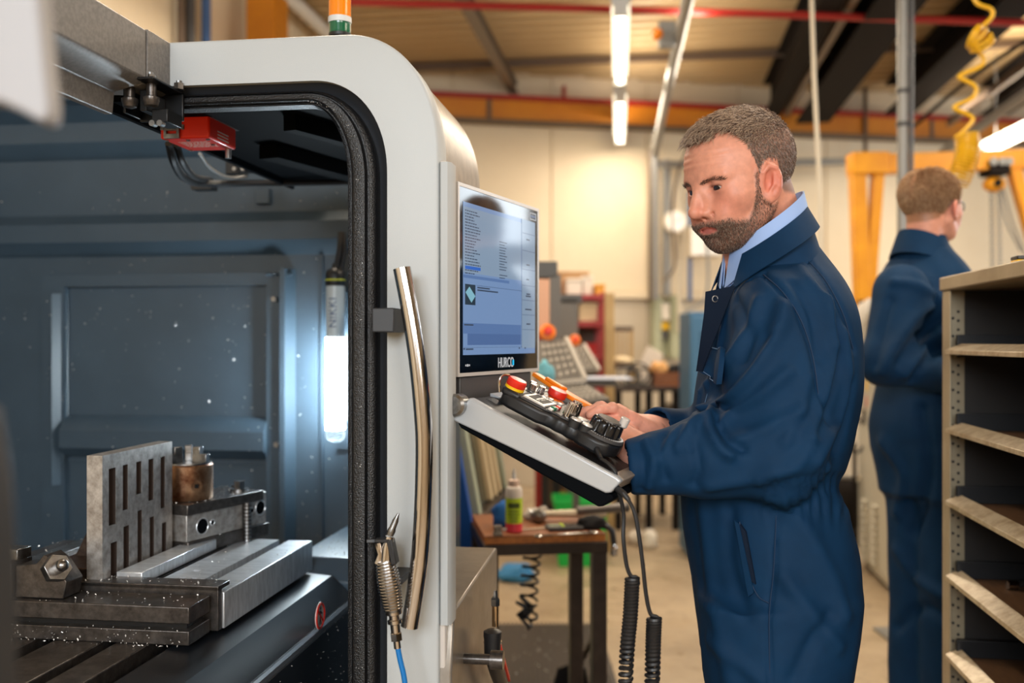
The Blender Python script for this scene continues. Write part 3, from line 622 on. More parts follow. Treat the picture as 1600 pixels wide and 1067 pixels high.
v.part('cap_bolt', MB().cyl((vx+0.20, vy+0.04, vz+0.109), (vx+0.20, vy+0.04, vz+0.126), 0.0125, n=6), 'steel')
v.part('cap_screw', MB().cyl((vx+0.222, vy+0.07, vz+0.104), (vx+0.222, vy+0.07, vz+0.112), 0.009, n=12), 'steel')
# chuck on the vise
kx, ky, kz = vx+0.062, vy+0.060, vz+0.105
ch = Thing('jaw_chuck', 'round brown-stained chuck with stepped jaws on top of the vise', 'chuck', (kx, ky, kz), VR)
ch.part('body', MB().lathe((kx, ky, kz), [(0.050, 0.0), (0.052, 0.003), (0.052, 0.072), (0.049, 0.075), (0.018, 0.075)], 40), 'copper_brown')
ch.part('face_plate', MB().lathe((kx, ky, kz+0.0752), [(0.049, 0), (0.049, 0.003), (0.02, 0.003)], 40), 'steel')
for i in range(3):
    an = math.radians(160+120*i); R = Matrix.Rotation(an, 3, 'Z'); d = R @ Vector((1,0,0))
    jb = MB().obox(Vector((kx, ky, kz+0.087))+d*0.031, (0.034, 0.014, 0.018), R).obox(Vector((kx, ky, kz+0.103))+d*0.024, (0.018, 0.014, 0.016), R)
    ch.part('jaw', jb, 'steel', bev=0.001)
e = Vector((-0.45, -0.89, 0)).normalized(); c1 = Vector((kx, ky, kz+0.032))
ch.part('key_socket', MB().lathe(c1+e*0.0505, [(0.012, 0), (0.012, 0.003), (0.007, 0.003), (0.006, 0.001)], 18, e), 'copper_brown'); ch.part('key_hole', MB().cyl(c1+e*0.051, c1+e*0.0545, 0.0055, n=4), 'black_paint')
# clamp stock left of plate: pale block seen through between plate and vise
single('packing_block', MB().box((-0.955, 2.02, ZF+0.0005), (-0.915, 2.10, ZF+0.03)), 'steel', 'small bright packing block between the slotted plate and the vise', 'steel block', rz=RZ, bev=0.0015)
# swarf: tiny chips spread over the table and stuck to the liners
sw = MB()
def chip(p, r, nrm=None):
    a = Vector((random.gauss(0,1), random.gauss(0,1), random.gauss(0,1))).normalized(); b_ = a.orthogonal().normalized(); c_ = a.cross(b_)
    s1, s2, s3 = r*random.uniform(.7, 1.6), r*random.uniform(.4, .9), r*random.uniform(.2, .5)
    sw.add([p-a*s1, p+b_*s2-a*s1*.3, p+a*s1, p-b_*s2+a*s1*.2, p+c_*s3], [(0,1,4),(1,2,4),(2,3,4),(3,0,4),(3,2,1,0)])
for _ in range(420):
    a = random.uniform(-1.3, -0.76); b = random.uniform(1.556, 1.70); z = ZF+(0.015 if 1.642 < b < 1.69 and a < -.75 else 0.001)
    if 1.635 < b < 1.642: z = 0.85
    if random.random() < 0.6 and a > -1.0: continue
    chip(Vector((a, b, z+0.001)), random.uniform(.0008, .0022))
for _ in range(160): chip(Vector((random.uniform(-1.25, -0.77), 1.5555-random.uniform(0, .02), 0.828+random.random()**2*.03)), random.uniform(.0008, .002))
for _ in range(420): chip(Vector((random.gauss(q0[0]+0.0, .035), random.uniform(1.7, 2.2), ZF+random.uniform(.002, .024))), random.uniform(.0008, .0024))
for _ in range(160):
    u, w = random.uniform(0, .24), random.uniform(0, .12); p = Matrix.Rotation(VR+TH, 3, 'Z') @ Vector((vx+u, vy+w, 0)); chip(Vector((p.x, p.y, vz+0.1055)), random.uniform(.0006, .0016))
for _ in range(120): chip(Vector((random.uniform(-.9, -.75), random.uniform(1.66, 2.1), ZF+.001)), random.uniform(.0006, .0013))
for _ in range(300):
    x, y = random.uniform(0, 545), random.choice((random.uniform(300, 560), random.uniform(450, 860)))
    chip(on_b(x, y, BB-.003-(.02 if (72 < x < 107 or 421 < x < 452) and y > 428 else 0)-(.048 if 655 < y < 712 and 106 < x < 421 else 0)), random.uniform(.0009, .0026))
for _ in range(150): chip(Vector((-.638, random.uniform(1.3, 2.1), random.uniform(.5, .76))), random.uniform(.0006, .0015))
for _ in range(130): chip(Vector((random.uniform(-.8, -.6), random.uniform(2.16, 2.5), .8465)), random.uniform(.0006, .0018))
for _ in range(160):
    i = random.randrange(1, len(GSK)-1); f = random.random(); p = shrink(GSK, .02)[i] if random.random() < .4 else (GSK[-1][0]-.02, random.uniform(.8, 1.6))
    chip(Vector((p[0]-random.uniform(0, .012), PF+.0105, p[1])), random.uniform(.0005, .0011))
MT['chip_metal'] = mat('chip_metal', S(236, 234, 230), 0.3, 0.4)
single('metal_chips', sw, MT['chip_metal'], 'scattered bright metal chips over the machine table and liners', 'metal chips', org=(-0.9, 1.9, ZF), rz=RZ, kind='stuff', smooth=0)
# ------------------------------------------------------------------ fittings of the machine that are things of their own
LB = 0.10
lx = lambda px, py: on_b(px, py, BB-LB)
p0, p1 = lx(527, 690), lx(521, 420); cxl = (p0[0]+p1[0])/2; zb0, zt0 = p0[2], p1[2]; yl = BB-LB
H = zt0-zb0
t = Thing('machine_lamp', 'lit white tube lamp standing against the inner wall beside the door seal', 'lamp', (cxl, yl, zb0), RZ)
t.part('bottom_cap', MB().lathe((cxl, yl, zb0), [(0.012, 0), (0.024, 0.008), (0.027, 0.02), (0.027, 0.03), (0.024, 0.034)], 20), 'clear')
t.part('glow_tube', MB().cyl((cxl, yl, zb0+0.034), (cxl, yl, zb0+H*0.60), 0.0262, n=20), 'lamp_glow', label='glowing lower half of the tube')
t.part('upper_tube', MB().cyl((cxl, yl, zb0+H*0.60), (cxl, yl, zb0+H*0.90), 0.0255, n=20), mat('lamp_tube', S(196, 206, 210), 0.25), label='clear unlit upper half with lettering')
t.part('yellow_ring', MB().lathe((cxl, yl, zb0+H*0.93), [(0.0275, 0), (0.0282, 0.002), (0.0275, 0.004)], 20), mat('ring_yellow', S(206, 214, 70), 0.4))
t.part('top_cap', MB().lathe((cxl, yl, zb0+H*0.90), [(0.0255, 0), (0.0275, 0.004), (0.0275, 0.034), (0.022, 0.044), (0.010, 0.05), (0.008, 0.062)], 20), 'black_plastic')
t.part('cable', MB().tube(bez([Vector((cxl+0.004, yl, zt0+0.01)), Vector((cxl+0.012, yl, zt0+0.05)), Vector((cxl+0.008, yl+0.02, zt0+0.1))], 8), 0.008, 8), 'black_plastic')
t.part('cable', MB().tube(bez([Vector((cxl+0.016, yl+0.005, zt0+0.0)), Vector((cxl+0.024, yl+0.005, zt0+0.05)), Vector((cxl+0.016, yl+0.02, zt0+0.1))], 8), 0.007, 8), 'black_plastic')
t.part('backing_strip', MB().box((cxl-0.028, BB-0.014, zb0-0.03), (cxl+0.03, BB-0.001, zt0+0.01)), 'inner_paint')
for z in (zb0+0.04, zb0+H*0.88): t.part('clip', MB().box((cxl-0.008, yl+0.02, z), (cxl+0.008, BB-0.013, z+0.012)), 'black_plastic')
def onlamp(x, y, z):                              # lettering wrapped on the tube, reading upwards
    an = -math.pi/2+0.05+(-y)/0.0262*-1*-1; r = 0.0259+z
    return Vector((cxl+r*math.cos(an), yl+r*math.sin(an), zb0+H*0.745+x))
tm = text_mesh('NIKKI', 0.031, lambda x, y, z: onlamp(x, y, z), 0.0003, 1.05, 14)
t.part('lettering', tm, mat('ink_blue', S(30, 66, 116), 0.5), smooth=0)
# red safety switch under the roof
p = on_b(250, 181, 1.74); q = on_b(327, 215, 1.74); x0, x1, zt_, z_ = p[0], q[0], p[2], q[2]
t = Thing('safety_switch', 'bright red door safety switch hanging under the black roof panel', 'switch', ((x0+x1)/2, 1.79, z_), RZ)
t.part('body', MB().box((x0, 1.74, z_), (x1, 1.86, zt_)), 'red_switch', bev=0.004)
t.part('mounting_plate', MB().box((x0+0.01, 1.745, zt_), (x1+0.004, 1.865, 1.7445)), 'dark_steel')
t.part('latch_frame', MB().plate((x0+0.010, x0+0.040), (z_+0.0, zt_-0.002), [(x0+0.015, x0+0.035, z_+0.008, z_+0.014), (x0+0.014, x0+0.037, z_+0.020, zt_-0.006)], lambda u, w, d: Vector((u, d, w)), 1.734, 1.7398), 'steel', bev=0.0008)
t.part('key_tongue', MB().obox(Vector((x0+0.012, 1.715, zt_+0.001)), (0.03, 0.06, 0.003), Matrix.Rotation(0.35, 3, 'Z')), 'steel')
for a in (x0+0.005, x0+0.045): t.part('latch_screw', MB().box((a-0.003, 1.737, z_+0.016), (a+0.003, 1.7398, z_+0.025)), 'steel')
for (a, b) in ((x0+.008, 1.752), (x1-.008, 1.752), (x0+.008, 1.85), (x1-.008, 1.85), ((x0+x1)/2, 1.755), (x1-.02, 1.8)): t.part('screw', MB().cyl((a, b, z_-.002), (a, b, z_), .0038, n=10), 'steel')
t.part('cable_gland', MB().cyl((x1-.012, 1.85, z_-.018), (x1-.012, 1.85, z_), .006, n=12), 'steel')
tx = MB()
for r in range(6):
    a = x0+.02
    while a < x1-.022:
        w = random.uniform(.003, .010); tx.box((a, 1.772+r*.009, z_-.0004), (a+w, 1.7745+r*.009, z_)); a += w+.002
t.part('print', tx, 'white_plain', label='rows of small white print', kind='stuff', smooth=0)
tx2 = MB()
for r in range(3): tx2.box((x1, 1.775, z_+.006+r*.006), (x1+.0004, 1.775+random.uniform(.02, .05), z_+.008+r*.006))
t.part('side_print', tx2, 'white_plain', kind='stuff', smooth=0)
# no-reaching sign on the way cover
p = on_a(500, 962, -0.639); sy, sz = p[1], p[2]; sc = .026
t = Thing('warning_sign', 'round red and white prohibition sign on the dark way cover', 'sign', (-0.639, sy, sz-sc), RZ)
t.part('disc', MB().cyl((-0.6398, sy, sz), (-0.6385, sy, sz), sc, n=32), 'white_plain')
rg = MB().tube([Vector((-0.6386, sy+sc*.89*math.cos(i*math.pi/18), sz+sc*.89*math.sin(i*math.pi/18))) for i in range(36)], .0026, 6, closed=True); t.part('red_ring', rg, 'red_plastic')
t.part('red_bar', MB().obox(Vector((-0.6378, sy, sz)), (.0008, sc*1.7, sc*.16), Matrix.Rotation(-.75, 3, 'X')), 'red_plastic')
fg = MB().cyl((-0.6385, sy+.002, sz+.014), (-0.6380, sy+.002, sz+.014), .0032, n=12)
for (y0, z0_, y1, z1_, w) in ((.001, .010, -.001, -.004, .006), (-.001, -.004, .004, -.017, .003), (-.002, -.004, -.006, -.016, .003), (.002, .008, .010, .002, .0025), (-.001, .008, -.008, .004, .0025)):
    fg.bar(Vector((-0.6382, sy+y0, sz+z0_)), Vector((-0.6382, sy+y1, sz+z1_)), .0006, w, up=(0, 1, .3))
t.part('figure', fg, 'black_paint', smooth=0)
# ------------------------------------------------------------------ monitor and console (their own axes, turned 67 degrees)
CR = math.radians(67.3); RC = Matrix.Rotation(-CR, 3, 'Z')
toL = lambda v: RC @ Vector(v)
MO = toL(W(715, 589, 1.65)); MW, MH = 0.372, 0.324
mo = Thing('monitor', 'upright control monitor with a lit blue screen and black glass bezel beside the machine', 'monitor', (MO.x+MW/2, MO.y, MO.z), CR)
ml = lambda x, z, y=0.0: Vector((MO.x+x, MO.y+y, MO.z+z))
def mbx(x0, x1, z0, z1, y0, y1, mb=None): return (mb or MB()).box(ml(x0, z0, y0), ml(x1, z1, y1))
hs = MB().plate((0, MW), (0, MH), [(0.006, MW-0.006, 0.006, MH-0.006)], lambda u, w, d: ml(u, w, d), -0.001, 0.02); hs.box(ml(0, 0, 0.0201), ml(MW, MH, 0.036))
mo.part('housing', hs, 'light_silver', bev=0.002)
mo.part('glass', mbx(0.006, MW-0.006, 0.006, MH-0.006, 0.0, 0.006), 'black_gloss')
SX0, SX1, SZ0, SZ1 = 0.020, MW-0.022, 0.036, MH-0.030
def scr(u0, u1, v0, v1, y, mb=None):
    mb = mb or MB(); X = lambda u: SX0+(SX1-SX0)*u; Z = lambda v: SZ1-(SZ1-SZ0)*v
    return mbx(X(u0), X(u1), Z(v1), Z(v0), y, y+0.0002, mb)
def emi(name, c, s=1.0, rough=0.08): return mat(name, (0.01, 0.01, 0.012), rough, emit=(c, s), spec=0.45)
MT['ui_base'] = emi('ui_base', S(126, 156, 200), 0.8)
MT['ui_top'] = emi('ui_top', S(146, 168, 192), 0.78)  # greyer: the reflection over the upper screen is put into the colour
MT['ui_box'] = emi('ui_box', S(100, 132, 184), 0.75); MT['ui_box2'] = emi('ui_box2', S(88, 118, 170), 0.75)
MT['ui_line'] = emi('ui_line', S(84, 104, 138), 0.7); MT['ui_text'] = emi('ui_text', S(70, 84, 106), 0.7)
MT['ui_select'] = emi('ui_select', S(52, 104, 196), 0.9); MT['ui_dark'] = emi('ui_dark', S(40, 56, 68), 0.8); MT['ui_cyan'] = emi('ui_cyan', S(140, 196, 214), 0.8)
ds = mo.part('display', scr(0, 1, 0, 1, -0.0006), 'ui_base')
mo.part('list_pane', scr(0, .78, 0.03, .46, -0.0009), 'ui_top', parent=ds)
mo.part('button_column', scr(.79, 1, 0, .96, -0.0009), 'ui_top', parent=ds)
mo.part('separator', scr(0, .60, .475, .495, -0.0010), 'ui_box', parent=ds)
mo.part('message_box', scr(0, .775, .79, .86, -0.0010), 'ui_box', parent=ds); mo.part('message_box', scr(0.05, .775, .86, .935, -0.0010), 'ui_box2', parent=ds)
mo.part('selected_row', scr(.02, .21, .415, .437, -0.0012), 'ui_select', parent=ds)
mo.part('preview_tile', scr(.02, .145, .535, .67, -0.0012), 'ui_dark', parent=ds)
X_ = lambda u: SX0+(SX1-SX0)*u; Z_ = lambda v: SZ1-(SZ1-SZ0)*v
mo.part('preview_shape', MB().add([ml(X_(u), Z_(v), -0.0014) for u, v in ((.07, .55), (.143, .61), (.095, .655), (.024, .59))], [(0,1,2,3)]), 'ui_cyan', parent=ds)
tx = MB()
for i in range(22):
    v = .05+i*.0195
    if i == 19: continue
    u = .02; e = .02+.10+.10*random.random()
    while u < e:
        w = random.uniform(.012, .035); scr(u, min(u+w, e), v, v+.007, -0.0012, tx); u += w+.007
    if i > 7: scr(.46, .46+random.uniform(.07, .11), v, v+.006, -0.0012, tx)
for (u0, u1, v) in ((.17, .33, .545), (.17, .44, .562), (0.01, .12, .797), (.0, .02, .955), (.03, .12, .957), (.74, .76, .955), (.83, .85, .955), (.86, .91, .14), (.86, .91, .33), (.86, .90, .44), (.86, .92, .55), (.85, .93, .566), (.84, .94, .665), (.86, .92, .775)):
    scr(u0, u1, v, v+.010, -0.0012, tx)
mo.part('screen_text', tx, 'ui_text', parent=ds, kind='stuff', smooth=0, label='rows of tiny grey text')
ln = MB()
for v in (.10, .23, .37, .49, .60, .71, .82): scr(.795, .995, v, v+.003, -0.0012, ln)
scr(.16, .78, .535, .538, -0.0012, ln); scr(0, .78, .95, .952, -0.0012, ln); scr(.783, .787, 0, .96, -0.0012, ln)
mo.part('screen_rules', ln, 'ui_line', parent=ds, kind='stuff', smooth=0)
lg = emi('logo_grey', S(206, 206, 208), 0.75, 0.4)
tm = text_mesh('HURCO', 0.0262, lambda x, y, z: ml(MW*0.55+x*0.80, 0.0195+y*1.0, -0.0004-z), 0.0003)
mo.part('logo', tm, lg, smooth=0, label='silver logo lettering')
mo.part('logo_light', mbx(MW*0.55+0.0315, MW*0.55+0.0365, 0.0145, 0.0245, -0.001, -0.0002), emi('logo_cyan', S(40, 190, 240), 1.1), label='cyan light in the logo')
for (x, z, w, h_) in ((0.030, 0.017, 0.003, 0.003), (0.036, 0.0165, 0.005, 0.004), (0.044, 0.017, 0.003, 0.003)): mo.part('mark', mbx(x, x+w, z, z+h_, -0.0006, -0.0001), lg)
mo.part('corner_badge', MB().plate((MW-0.048, MW-0.016), (MH-0.026, MH-0.012), [(MW-0.046, MW-0.018, MH-0.024, MH-0.014)], lambda u, w, d: ml(u, w, d), -0.0008, -0.0001), lg)
mo.part('badge_text', mbx(MW-0.044, MW-0.020, MH-0.0215, MH-0.0165, -0.0006, -0.0001), MT['ui_line'])
mo.part('neck', MB().box(ml(0.02, -0.052, 0.004), ml(MW-0.03, 0.0, 0.03)), 'dark_grey', bev=0.003)
mo.part('mount_arm', MB().cyl(ml(0.12, 0.16, 0.036), ml(0.12, 0.16, 0.14), 0.045, n=24), 'dark_grey')
# console: wedge-shaped tray sloping down towards the man
CO = toL(W(735, 621, 1.60)); CA = math.radians(25.1); CW = 0.385
def cp(x, s, h=0.0): return Vector((CO.x+x, CO.y-s*math.cos(CA)-h*math.sin(CA), CO.z-s*math.sin(CA)+h*math.cos(CA)))
def yz(x, t, dz): return Vector((CO.x+x, CO.y-t, CO.z+dz))
co = Thing('control_console', 'sloping silver and black control console below the monitor', 'console', (CO.x+CW/2, CO.y-0.1, CO.z-0.158), CR)
silver = [(0.0, 0.0), (0.2455, -0.115), (0.252, -0.121), (0.236, -0.1385), (0.2273, -0.140), (-0.031, -0.037), (-0.029, -0.032)]
co.part('end_cap', MB().prism(silver, lambda t, z, x: yz(x, t, z), -0.004, 0.013), 'silver_plastic', bev=0.003, seg=3, label='silver near end cap')
co.part('end_cap', MB().prism(silver, lambda t, z, x: yz(x, t, z), CW-0.013, CW+0.004), 'silver_plastic', bev=0.003, seg=3)
co.part('front_edge', MB().prism([(0.232, -0.112), (0.2455, -0.115), (0.252, -0.121), (0.236, -0.1385), (0.226, -0.138)], lambda t, z, x: yz(x, t, z), 0.0135, CW-0.0135), mat('bronze_grey', S(150, 138, 126), 0.4, 0.4), bev=0.002)
co.part('tray', MB().prism([(-0.02, -0.004), (0.233, -0.118), (0.226, -0.134), (-0.028, -0.034)], lambda t, z, x: yz(x, t, z), 0.0135, CW-0.0135), 'black_plastic', bev=0.002)
co.part('underside', MB().prism([(-0.024, -0.041), (0.2273, -0.141), (0.237, -0.142), (0.2395, -0.149), (0.222, -0.161), (0.214, -0.162), (-0.018, -0.050)], lambda t, z, x: yz(x, t, z), 0.0, CW), 'roof_black', bev=0.004)
co.part('hinge', MB().lathe(yz(0.012, -0.022, -0.012), [(0.012, 0.0), (0.018, -0.004), (0.018, -0.026), (0.014, -0.030)], 24, (1,0,0)), 'steel')
co.part('hinge_bar', MB().bar(yz(0.012, -0.03, -0.02), yz(0.06, -0.075, -0.035), 0.03, 0.02), 'steel', bev=0.003)
co.part('name_strip', MB().prism([(-0.010, 0.002), (0.008, -0.004), (0.008, -0.007), (-0.010, -0.004)], lambda t, z, x: yz(x, t, z), 0.10, 0.34), 'silver_plastic', bev=0.001)
gr = MB()
for i in range(7): gr.add([cp(0.022+i*0.004, 0.018+k[0], k[1]+0.0045) for k in ((0, 0), (0.022, 0), (0.022, .0012), (0, .0012))]+[cp(0.0238+i*0.004, 0.018+k[0], k[1]+0.0045) for k in ((0, 0), (0.022, 0), (0.022, .0012), (0, .0012))], [(0,1,2,3),(7,6,5,4),(0,4,5,1),(1,5,6,2),(2,6,7,3),(3,7,4,0)])
co.part('speaker_grille', gr, 'black_paint', kind='stuff')
nC = Vector((0, -math.sin(CA), math.cos(CA))); sC = Vector((0, -math.cos(CA), -math.sin(CA)))
# the console's own stop button and keys at the far side
co.part('stop_base', MB().lathe(cp(0.262, 0.050, 0.0), [(0.019, 0), (0.019, 0.005), (0.014, 0.006), (0.014, 0.009)], 20, nC), 'orange_plastic')
co.part('stop_button', MB().lathe(cp(0.262, 0.050, 0.009), [(0.014, 0), (0.0175, 0.004), (0.018, 0.012), (0.016, 0.016), (0.005, 0.0165)], 24, nC), 'red_plastic', label='red stop button at the far side of the console')
ob = mo.part('orange_scraper', MB().box((0,0,0),(0.001,0.001,0.001)), 'orange_plastic') if False else None
ks = MB(); cell = []
for i in range(9):
    for j in range(3): cell.append((0.19+j*0.03, 0.02+i*0.022))
for (x, s) in cell:
    if x < 0.2 and s > 0.1: continue
    c = cp(x, s, 0.004); co.part('key', MB().obox(c, (0.022, 0.016, 0.006), Matrix((Vector((1,0,0)), sC, nC)).transposed()), 'silver_plastic', bev=0.0012)
osr = Thing('scraper', 'orange plastic scraper lying on the far side of the console behind the red buttons', 'scraper', cp(0.30, 0.05, 0.012), CR)
pts = [(0.352, -0.028), (0.338, -0.032), (0.306, 0.035), (0.298, 0.075), (0.312, 0.125), (0.322, 0.122), (0.328, 0.075), (0.338, 0.03), (0.354, -0.018)]
osr.part('blade', MB().prism([(x-0.012, s) for x, s in pts], lambda x, s, h: cp(x, s, h), 0.012, 0.020), 'orange_plastic', bev=0.002)
osr.part('grip', MB().prism([(0.322, 0.0), (0.312, 0.0), (0.298, 0.04), (0.312, 0.05)], lambda x, s, h: cp(x, s, h), 0.020, 0.026), 'orange_plastic', bev=0.002)
# ------------------------------------------------------------------ hand-held pendant lying on the console
cpp = lambda x, s, h=0.0: cp(x-.004, s*.90-.002, h)
pe = Thing('handheld_pendant', 'black hand-held jog pendant with a red stop button and a big scalloped dial', 'pendant', cp(0.10, 0.14, 0.0035), CR)
ol = [(0.046, 0.040), (0.040, 0.060), (0.042, 0.120), (0.050, 0.130), (0.054, 0.142), (0.050, 0.154), (0.055, 0.166), (0.050, 0.178), (0.054, 0.190), (0.046, 0.205), (0.044, 0.235), (0.056, 0.256), (0.085, 0.266), (0.118, 0.262), (0.138, 0.244), (0.142, 0.215), (0.136, 0.195), (0.139, 0.180), (0.134, 0.168), (0.139, 0.150), (0.148, 0.120), (0.150, 0.060), (0.144, 0.040), (0.125, 0.030), (0.066, 0.030)]
pe.part('body', MB().prism(ol, lambda x, s, h: cpp(x, s, h), 0.0035, 0.027), 'black_plastic', bev=0.006, seg=3, smooth=50)
cx_, cs_ = 0.095, 0.148
pe.part('faceplate', MB().prism([(cx_+(x-cx_)*0.84, cs_+(s-cs_)*0.90) for x, s in ol], lambda x, s, h: cpp(x, s, h), 0.027, 0.0305), 'dark_grey', bev=0.0015, smooth=50)
pe.part('neck', MB().prism([(0.043, 0.036), (0.043, 0.072), (0.098, 0.072), (0.098, 0.030), (0.06, 0.028)], lambda x, s, h: cpp(x, s, h), 0.020, 0.033), 'black_plastic', bev=0.005, seg=3)
def pb_(x, s, w, d, h0, h1): return MB().prism([(x-w/2, s-d/2), (x+w/2, s-d/2), (x+w/2, s+d/2), (x-w/2, s+d/2)], lambda a, b, h: cpp(a, b, h), h0, h1)
pe.part('stop_collar', MB().lathe(cpp(0.064, 0.048, 0.033), [(0.0165, 0), (0.0165, 0.0045)], 28, nC), 'yellow_plastic', label='yellow collar under the stop button')
pe.part('stop_button', MB().lathe(cpp(0.064, 0.048, 0.0375), [(0.0155, 0), (0.0165, 0.0015), (0.0165, 0.010), (0.0145, 0.0125), (0.004, 0.013)], 28, nC), 'red_plastic', label='red mushroom stop button')
pe.part('hook', MB().tube(bez([cpp(0.050, 0.030, 0.020), cpp(0.048, 0.022, 0.036), cpp(0.052, 0.022, 0.047), cpp(0.062, 0.030, 0.050)], 6), 0.0022, 8), 'chrome')
pe.part('display_frame', pb_(0.082, 0.096, 0.056, 0.046, 0.0305, 0.034), 'light_silver', bev=0.001)
pe.part('display', pb_(0.082, 0.096, 0.044, 0.032, 0.034, 0.0345), mat('lcd', S(40, 35, 30), 0.5, spec=0.1))
dg = MB()
for i in range(7):
    for (du, ds_, w, d) in ((0, 0, .0042, .0012), (0, .004, .0042, .0012), (-.0016, .002, .0011, .004), (.0016, .002, .0011, .004), (0, .008, .0042, .0012)):
        if random.random() < .82: dg.prism([(0.064+i*.006+du-w/2, .093+ds_-d/2), (0.064+i*.006+du+w/2, .093+ds_-d/2), (0.064+i*.006+du+w/2, .093+ds_+d/2), (0.064+i*.006+du-w/2, .093+ds_+d/2)], lambda a, b, h: cpp(a, b, h), .0345, .0348)
pe.part('display_digits', dg, emi('digit_glow', S(220, 214, 196), 0.7), kind='stuff', smooth=0)
pe.part('brand_plate', pb_(0.112, 0.058, 0.020, 0.024, 0.0305, 0.032), 'black_paint', bev=0.0006)
pe.part('green_key', pb_(0.070, 0.130, 0.010, 0.009, 0.0305, 0.036), 'green_plastic', bev=0.001); pe.part('red_key', pb_(0.092, 0.130, 0.010, 0.009, 0.0305, 0.036), 'red_plastic', bev=0.001)
for (x, s) in ((0.058, 0.130), (0.081, 0.130), (0.112, 0.088), (0.124, 0.10), (0.124, 0.120)): pe.part('key', pb_(x, s, 0.009, 0.009, 0.0305, 0.0345), 'light_silver', bev=0.001)
def knurl(x, s, r, h0, hh, n=16):
    mb = MB(); c = cpp(x, s, h0); mb.cyl(c, c+nC*hh, r*1.02, r*0.84, n)
    for i in range(n):
        R = Matrix.Rotation(2*math.pi*i/n, 3, nC); d = R @ Vector((1,0,0)); mb.cyl(c+d*r*1.01+nC*0.002, c+d*r*0.84+nC*(hh-0.002), r*0.12, n=5)
    return mb
for (x, s, r, hh) in ((0.078, 0.158, 0.0095, 0.024), (0.105, 0.156, 0.0095, 0.024), (0.117, 0.060, 0.006, 0.014), (0.132, 0.072, 0.006, 0.014), (0.132, 0.052, 0.006, 0.014)):
    pe.part('knurled_knob', knurl(x, s, r, 0.0305, hh), 'chrome', smooth=60)
for (x, s) in ((0.060, 0.180), (0.080, 0.184), (0.062, 0.202)):
    c = cpp(x, s, 0.024); pe.part('selector_boss', MB().lathe(c, [(0.011, 0), (0.011, 0.011), (0.0095, 0.0125)], 20, nC), 'black_plastic')
    pe.part('selector_cap', MB().lathe(c+nC*0.0125, [(0.0092, 0), (0.0088, 0.002), (0.007, 0.0022)], 20, nC), 'light_silver')
# jog dial
jc = cpp(0.086, 0.228, 0.0275)
pe.part('dial_plate', MB().lathe(jc, [(0.036, 0), (0.036, 0.004), (0.034, 0.0055), (0.02, 0.0055)], 40, nC), 'dark_grey')
tk = MB()
for i in range(50):
    R = Matrix.Rotation(2*math.pi*i/50, 3, nC); d = R @ Vector((1,0,0)); tk.bar(jc+d*0.0305+nC*0.0058, jc+d*0.034+nC*0.0058, 0.0009, 0.0005, up=nC)
pe.part('dial_ticks', tk, 'white_plain', kind='stuff', smooth=0)
rows = []
for (h_, r0, sc_) in ((0.006, 0.027, 0.10), (0.008, 0.0275, 0.16), (0.022, 0.0270, 0.17), (0.026, 0.0255, 0.13), (0.028, 0.022, 0.03)):
    row = []
    for i in range(96):
        t_ = 2*math.pi*i/96; r_ = r0*(1-sc_*max(0, math.cos(9*t_))**1.5); row.append(jc+Vector((1,0,0))*(r_*math.cos(t_))+sC*(r_*math.sin(t_))+nC*h_)
    rows.append(row)
pe.part('jog_dial', MB().loft(rows), mat('dial_black', S(18, 18, 20), 0.2), smooth=50, label='large scalloped black jog dial')
pe.part('dial_cap', MB().lathe(jc+nC*0.028, [(0.021, 0), (0.020, 0.002), (0.005, 0.0024)], 30, nC), mat('dial_cap', S(88, 84, 82), 0.35, 0.4))
ck = jc+Vector((1,0,0))*0.010+sC*0.021+nC*0.024
pe.part('crank_knob', MB().lathe(ck, [(0.0045, 0), (0.0075, 0.003), (0.0078, 0.016), (0.0065, 0.0175), (0.003, 0.0175)], 18, nC), 'light_silver')
# cords: each leaves its plug, sags and ends in a long hanging coil
def coil(pts, R, r, turns, seg=12):
    P = bez(pts, 14); out = []; n = turns*seg; m = len(P)-1
    for i in range(n+1):
        f = i/n*m; k = min(int(f), m-1); p = P[k].lerp(P[k+1], f-k); d = (P[k+1]-P[k]).normalized()
        u = Vector((1, 0, 0)); u = (u-d*u.dot(d)).normalized(); w = d.cross(u); t_ = 2*math.pi*i/seg
        out.append(p+u*R*math.cos(t_)+w*R*math.sin(t_))
    return out
q = cp(0.042, 0.214, 0.013); wld = lambda v: Matrix.Rotation(CR, 3, 'Z') @ v
pe.part('strain_relief', MB().tube([q, cp(0.030, 0.222, 0.011), cp(0.020, 0.232, 0.008)], [0.005, 0.0045, 0.0034], 10), 'black_plastic')
st = [wld(cp(0.020, 0.232, 0.008)), wld(cp(0.013, 0.248, 0.008)), wld(cp(0.011, 0.262, 0.003)), wld(cp(0.010, 0.272, -0.012))]
k1 = Thing('coiled_cord', 'black coiled cord hanging from the pendant, the left one of two', 'cord', W(975, 1150, 1.5), 0)
D1 = 1.47
k1.part('lead', MB().tube(bez(st+[W(974, 800, 1.482), W(974, 840, D1), W(979, 882, D1), W(986, 900, D1), W(994, 902, D1), W(997, 912, D1), W(990, 918, D1)], 8), 0.0031, 8), 'black_plastic')
k1.part('coil', MB().tube(coil([W(988, 903, D1), W(985, 960, D1), W(979, 1030, D1), W(975, 1150, D1)], 0.0085, 0.0031, 33), 0.0033, 6), 'black_plastic')
qe = Matrix.Rotation(CR, 3, 'Z') @ yz(0.006, 0.240, -0.131)
k2 = Thing('coiled_cord', 'black coiled cord hanging from the console corner, the right one of two', 'cord', W(1020, 1150, 1.47), 0)
k2.part('plug', MB().tube([qe, W(975, 772, 1.49), W(983, 782, 1.485)], [0.0055, 0.0048, 0.0034], 10), 'black_plastic')
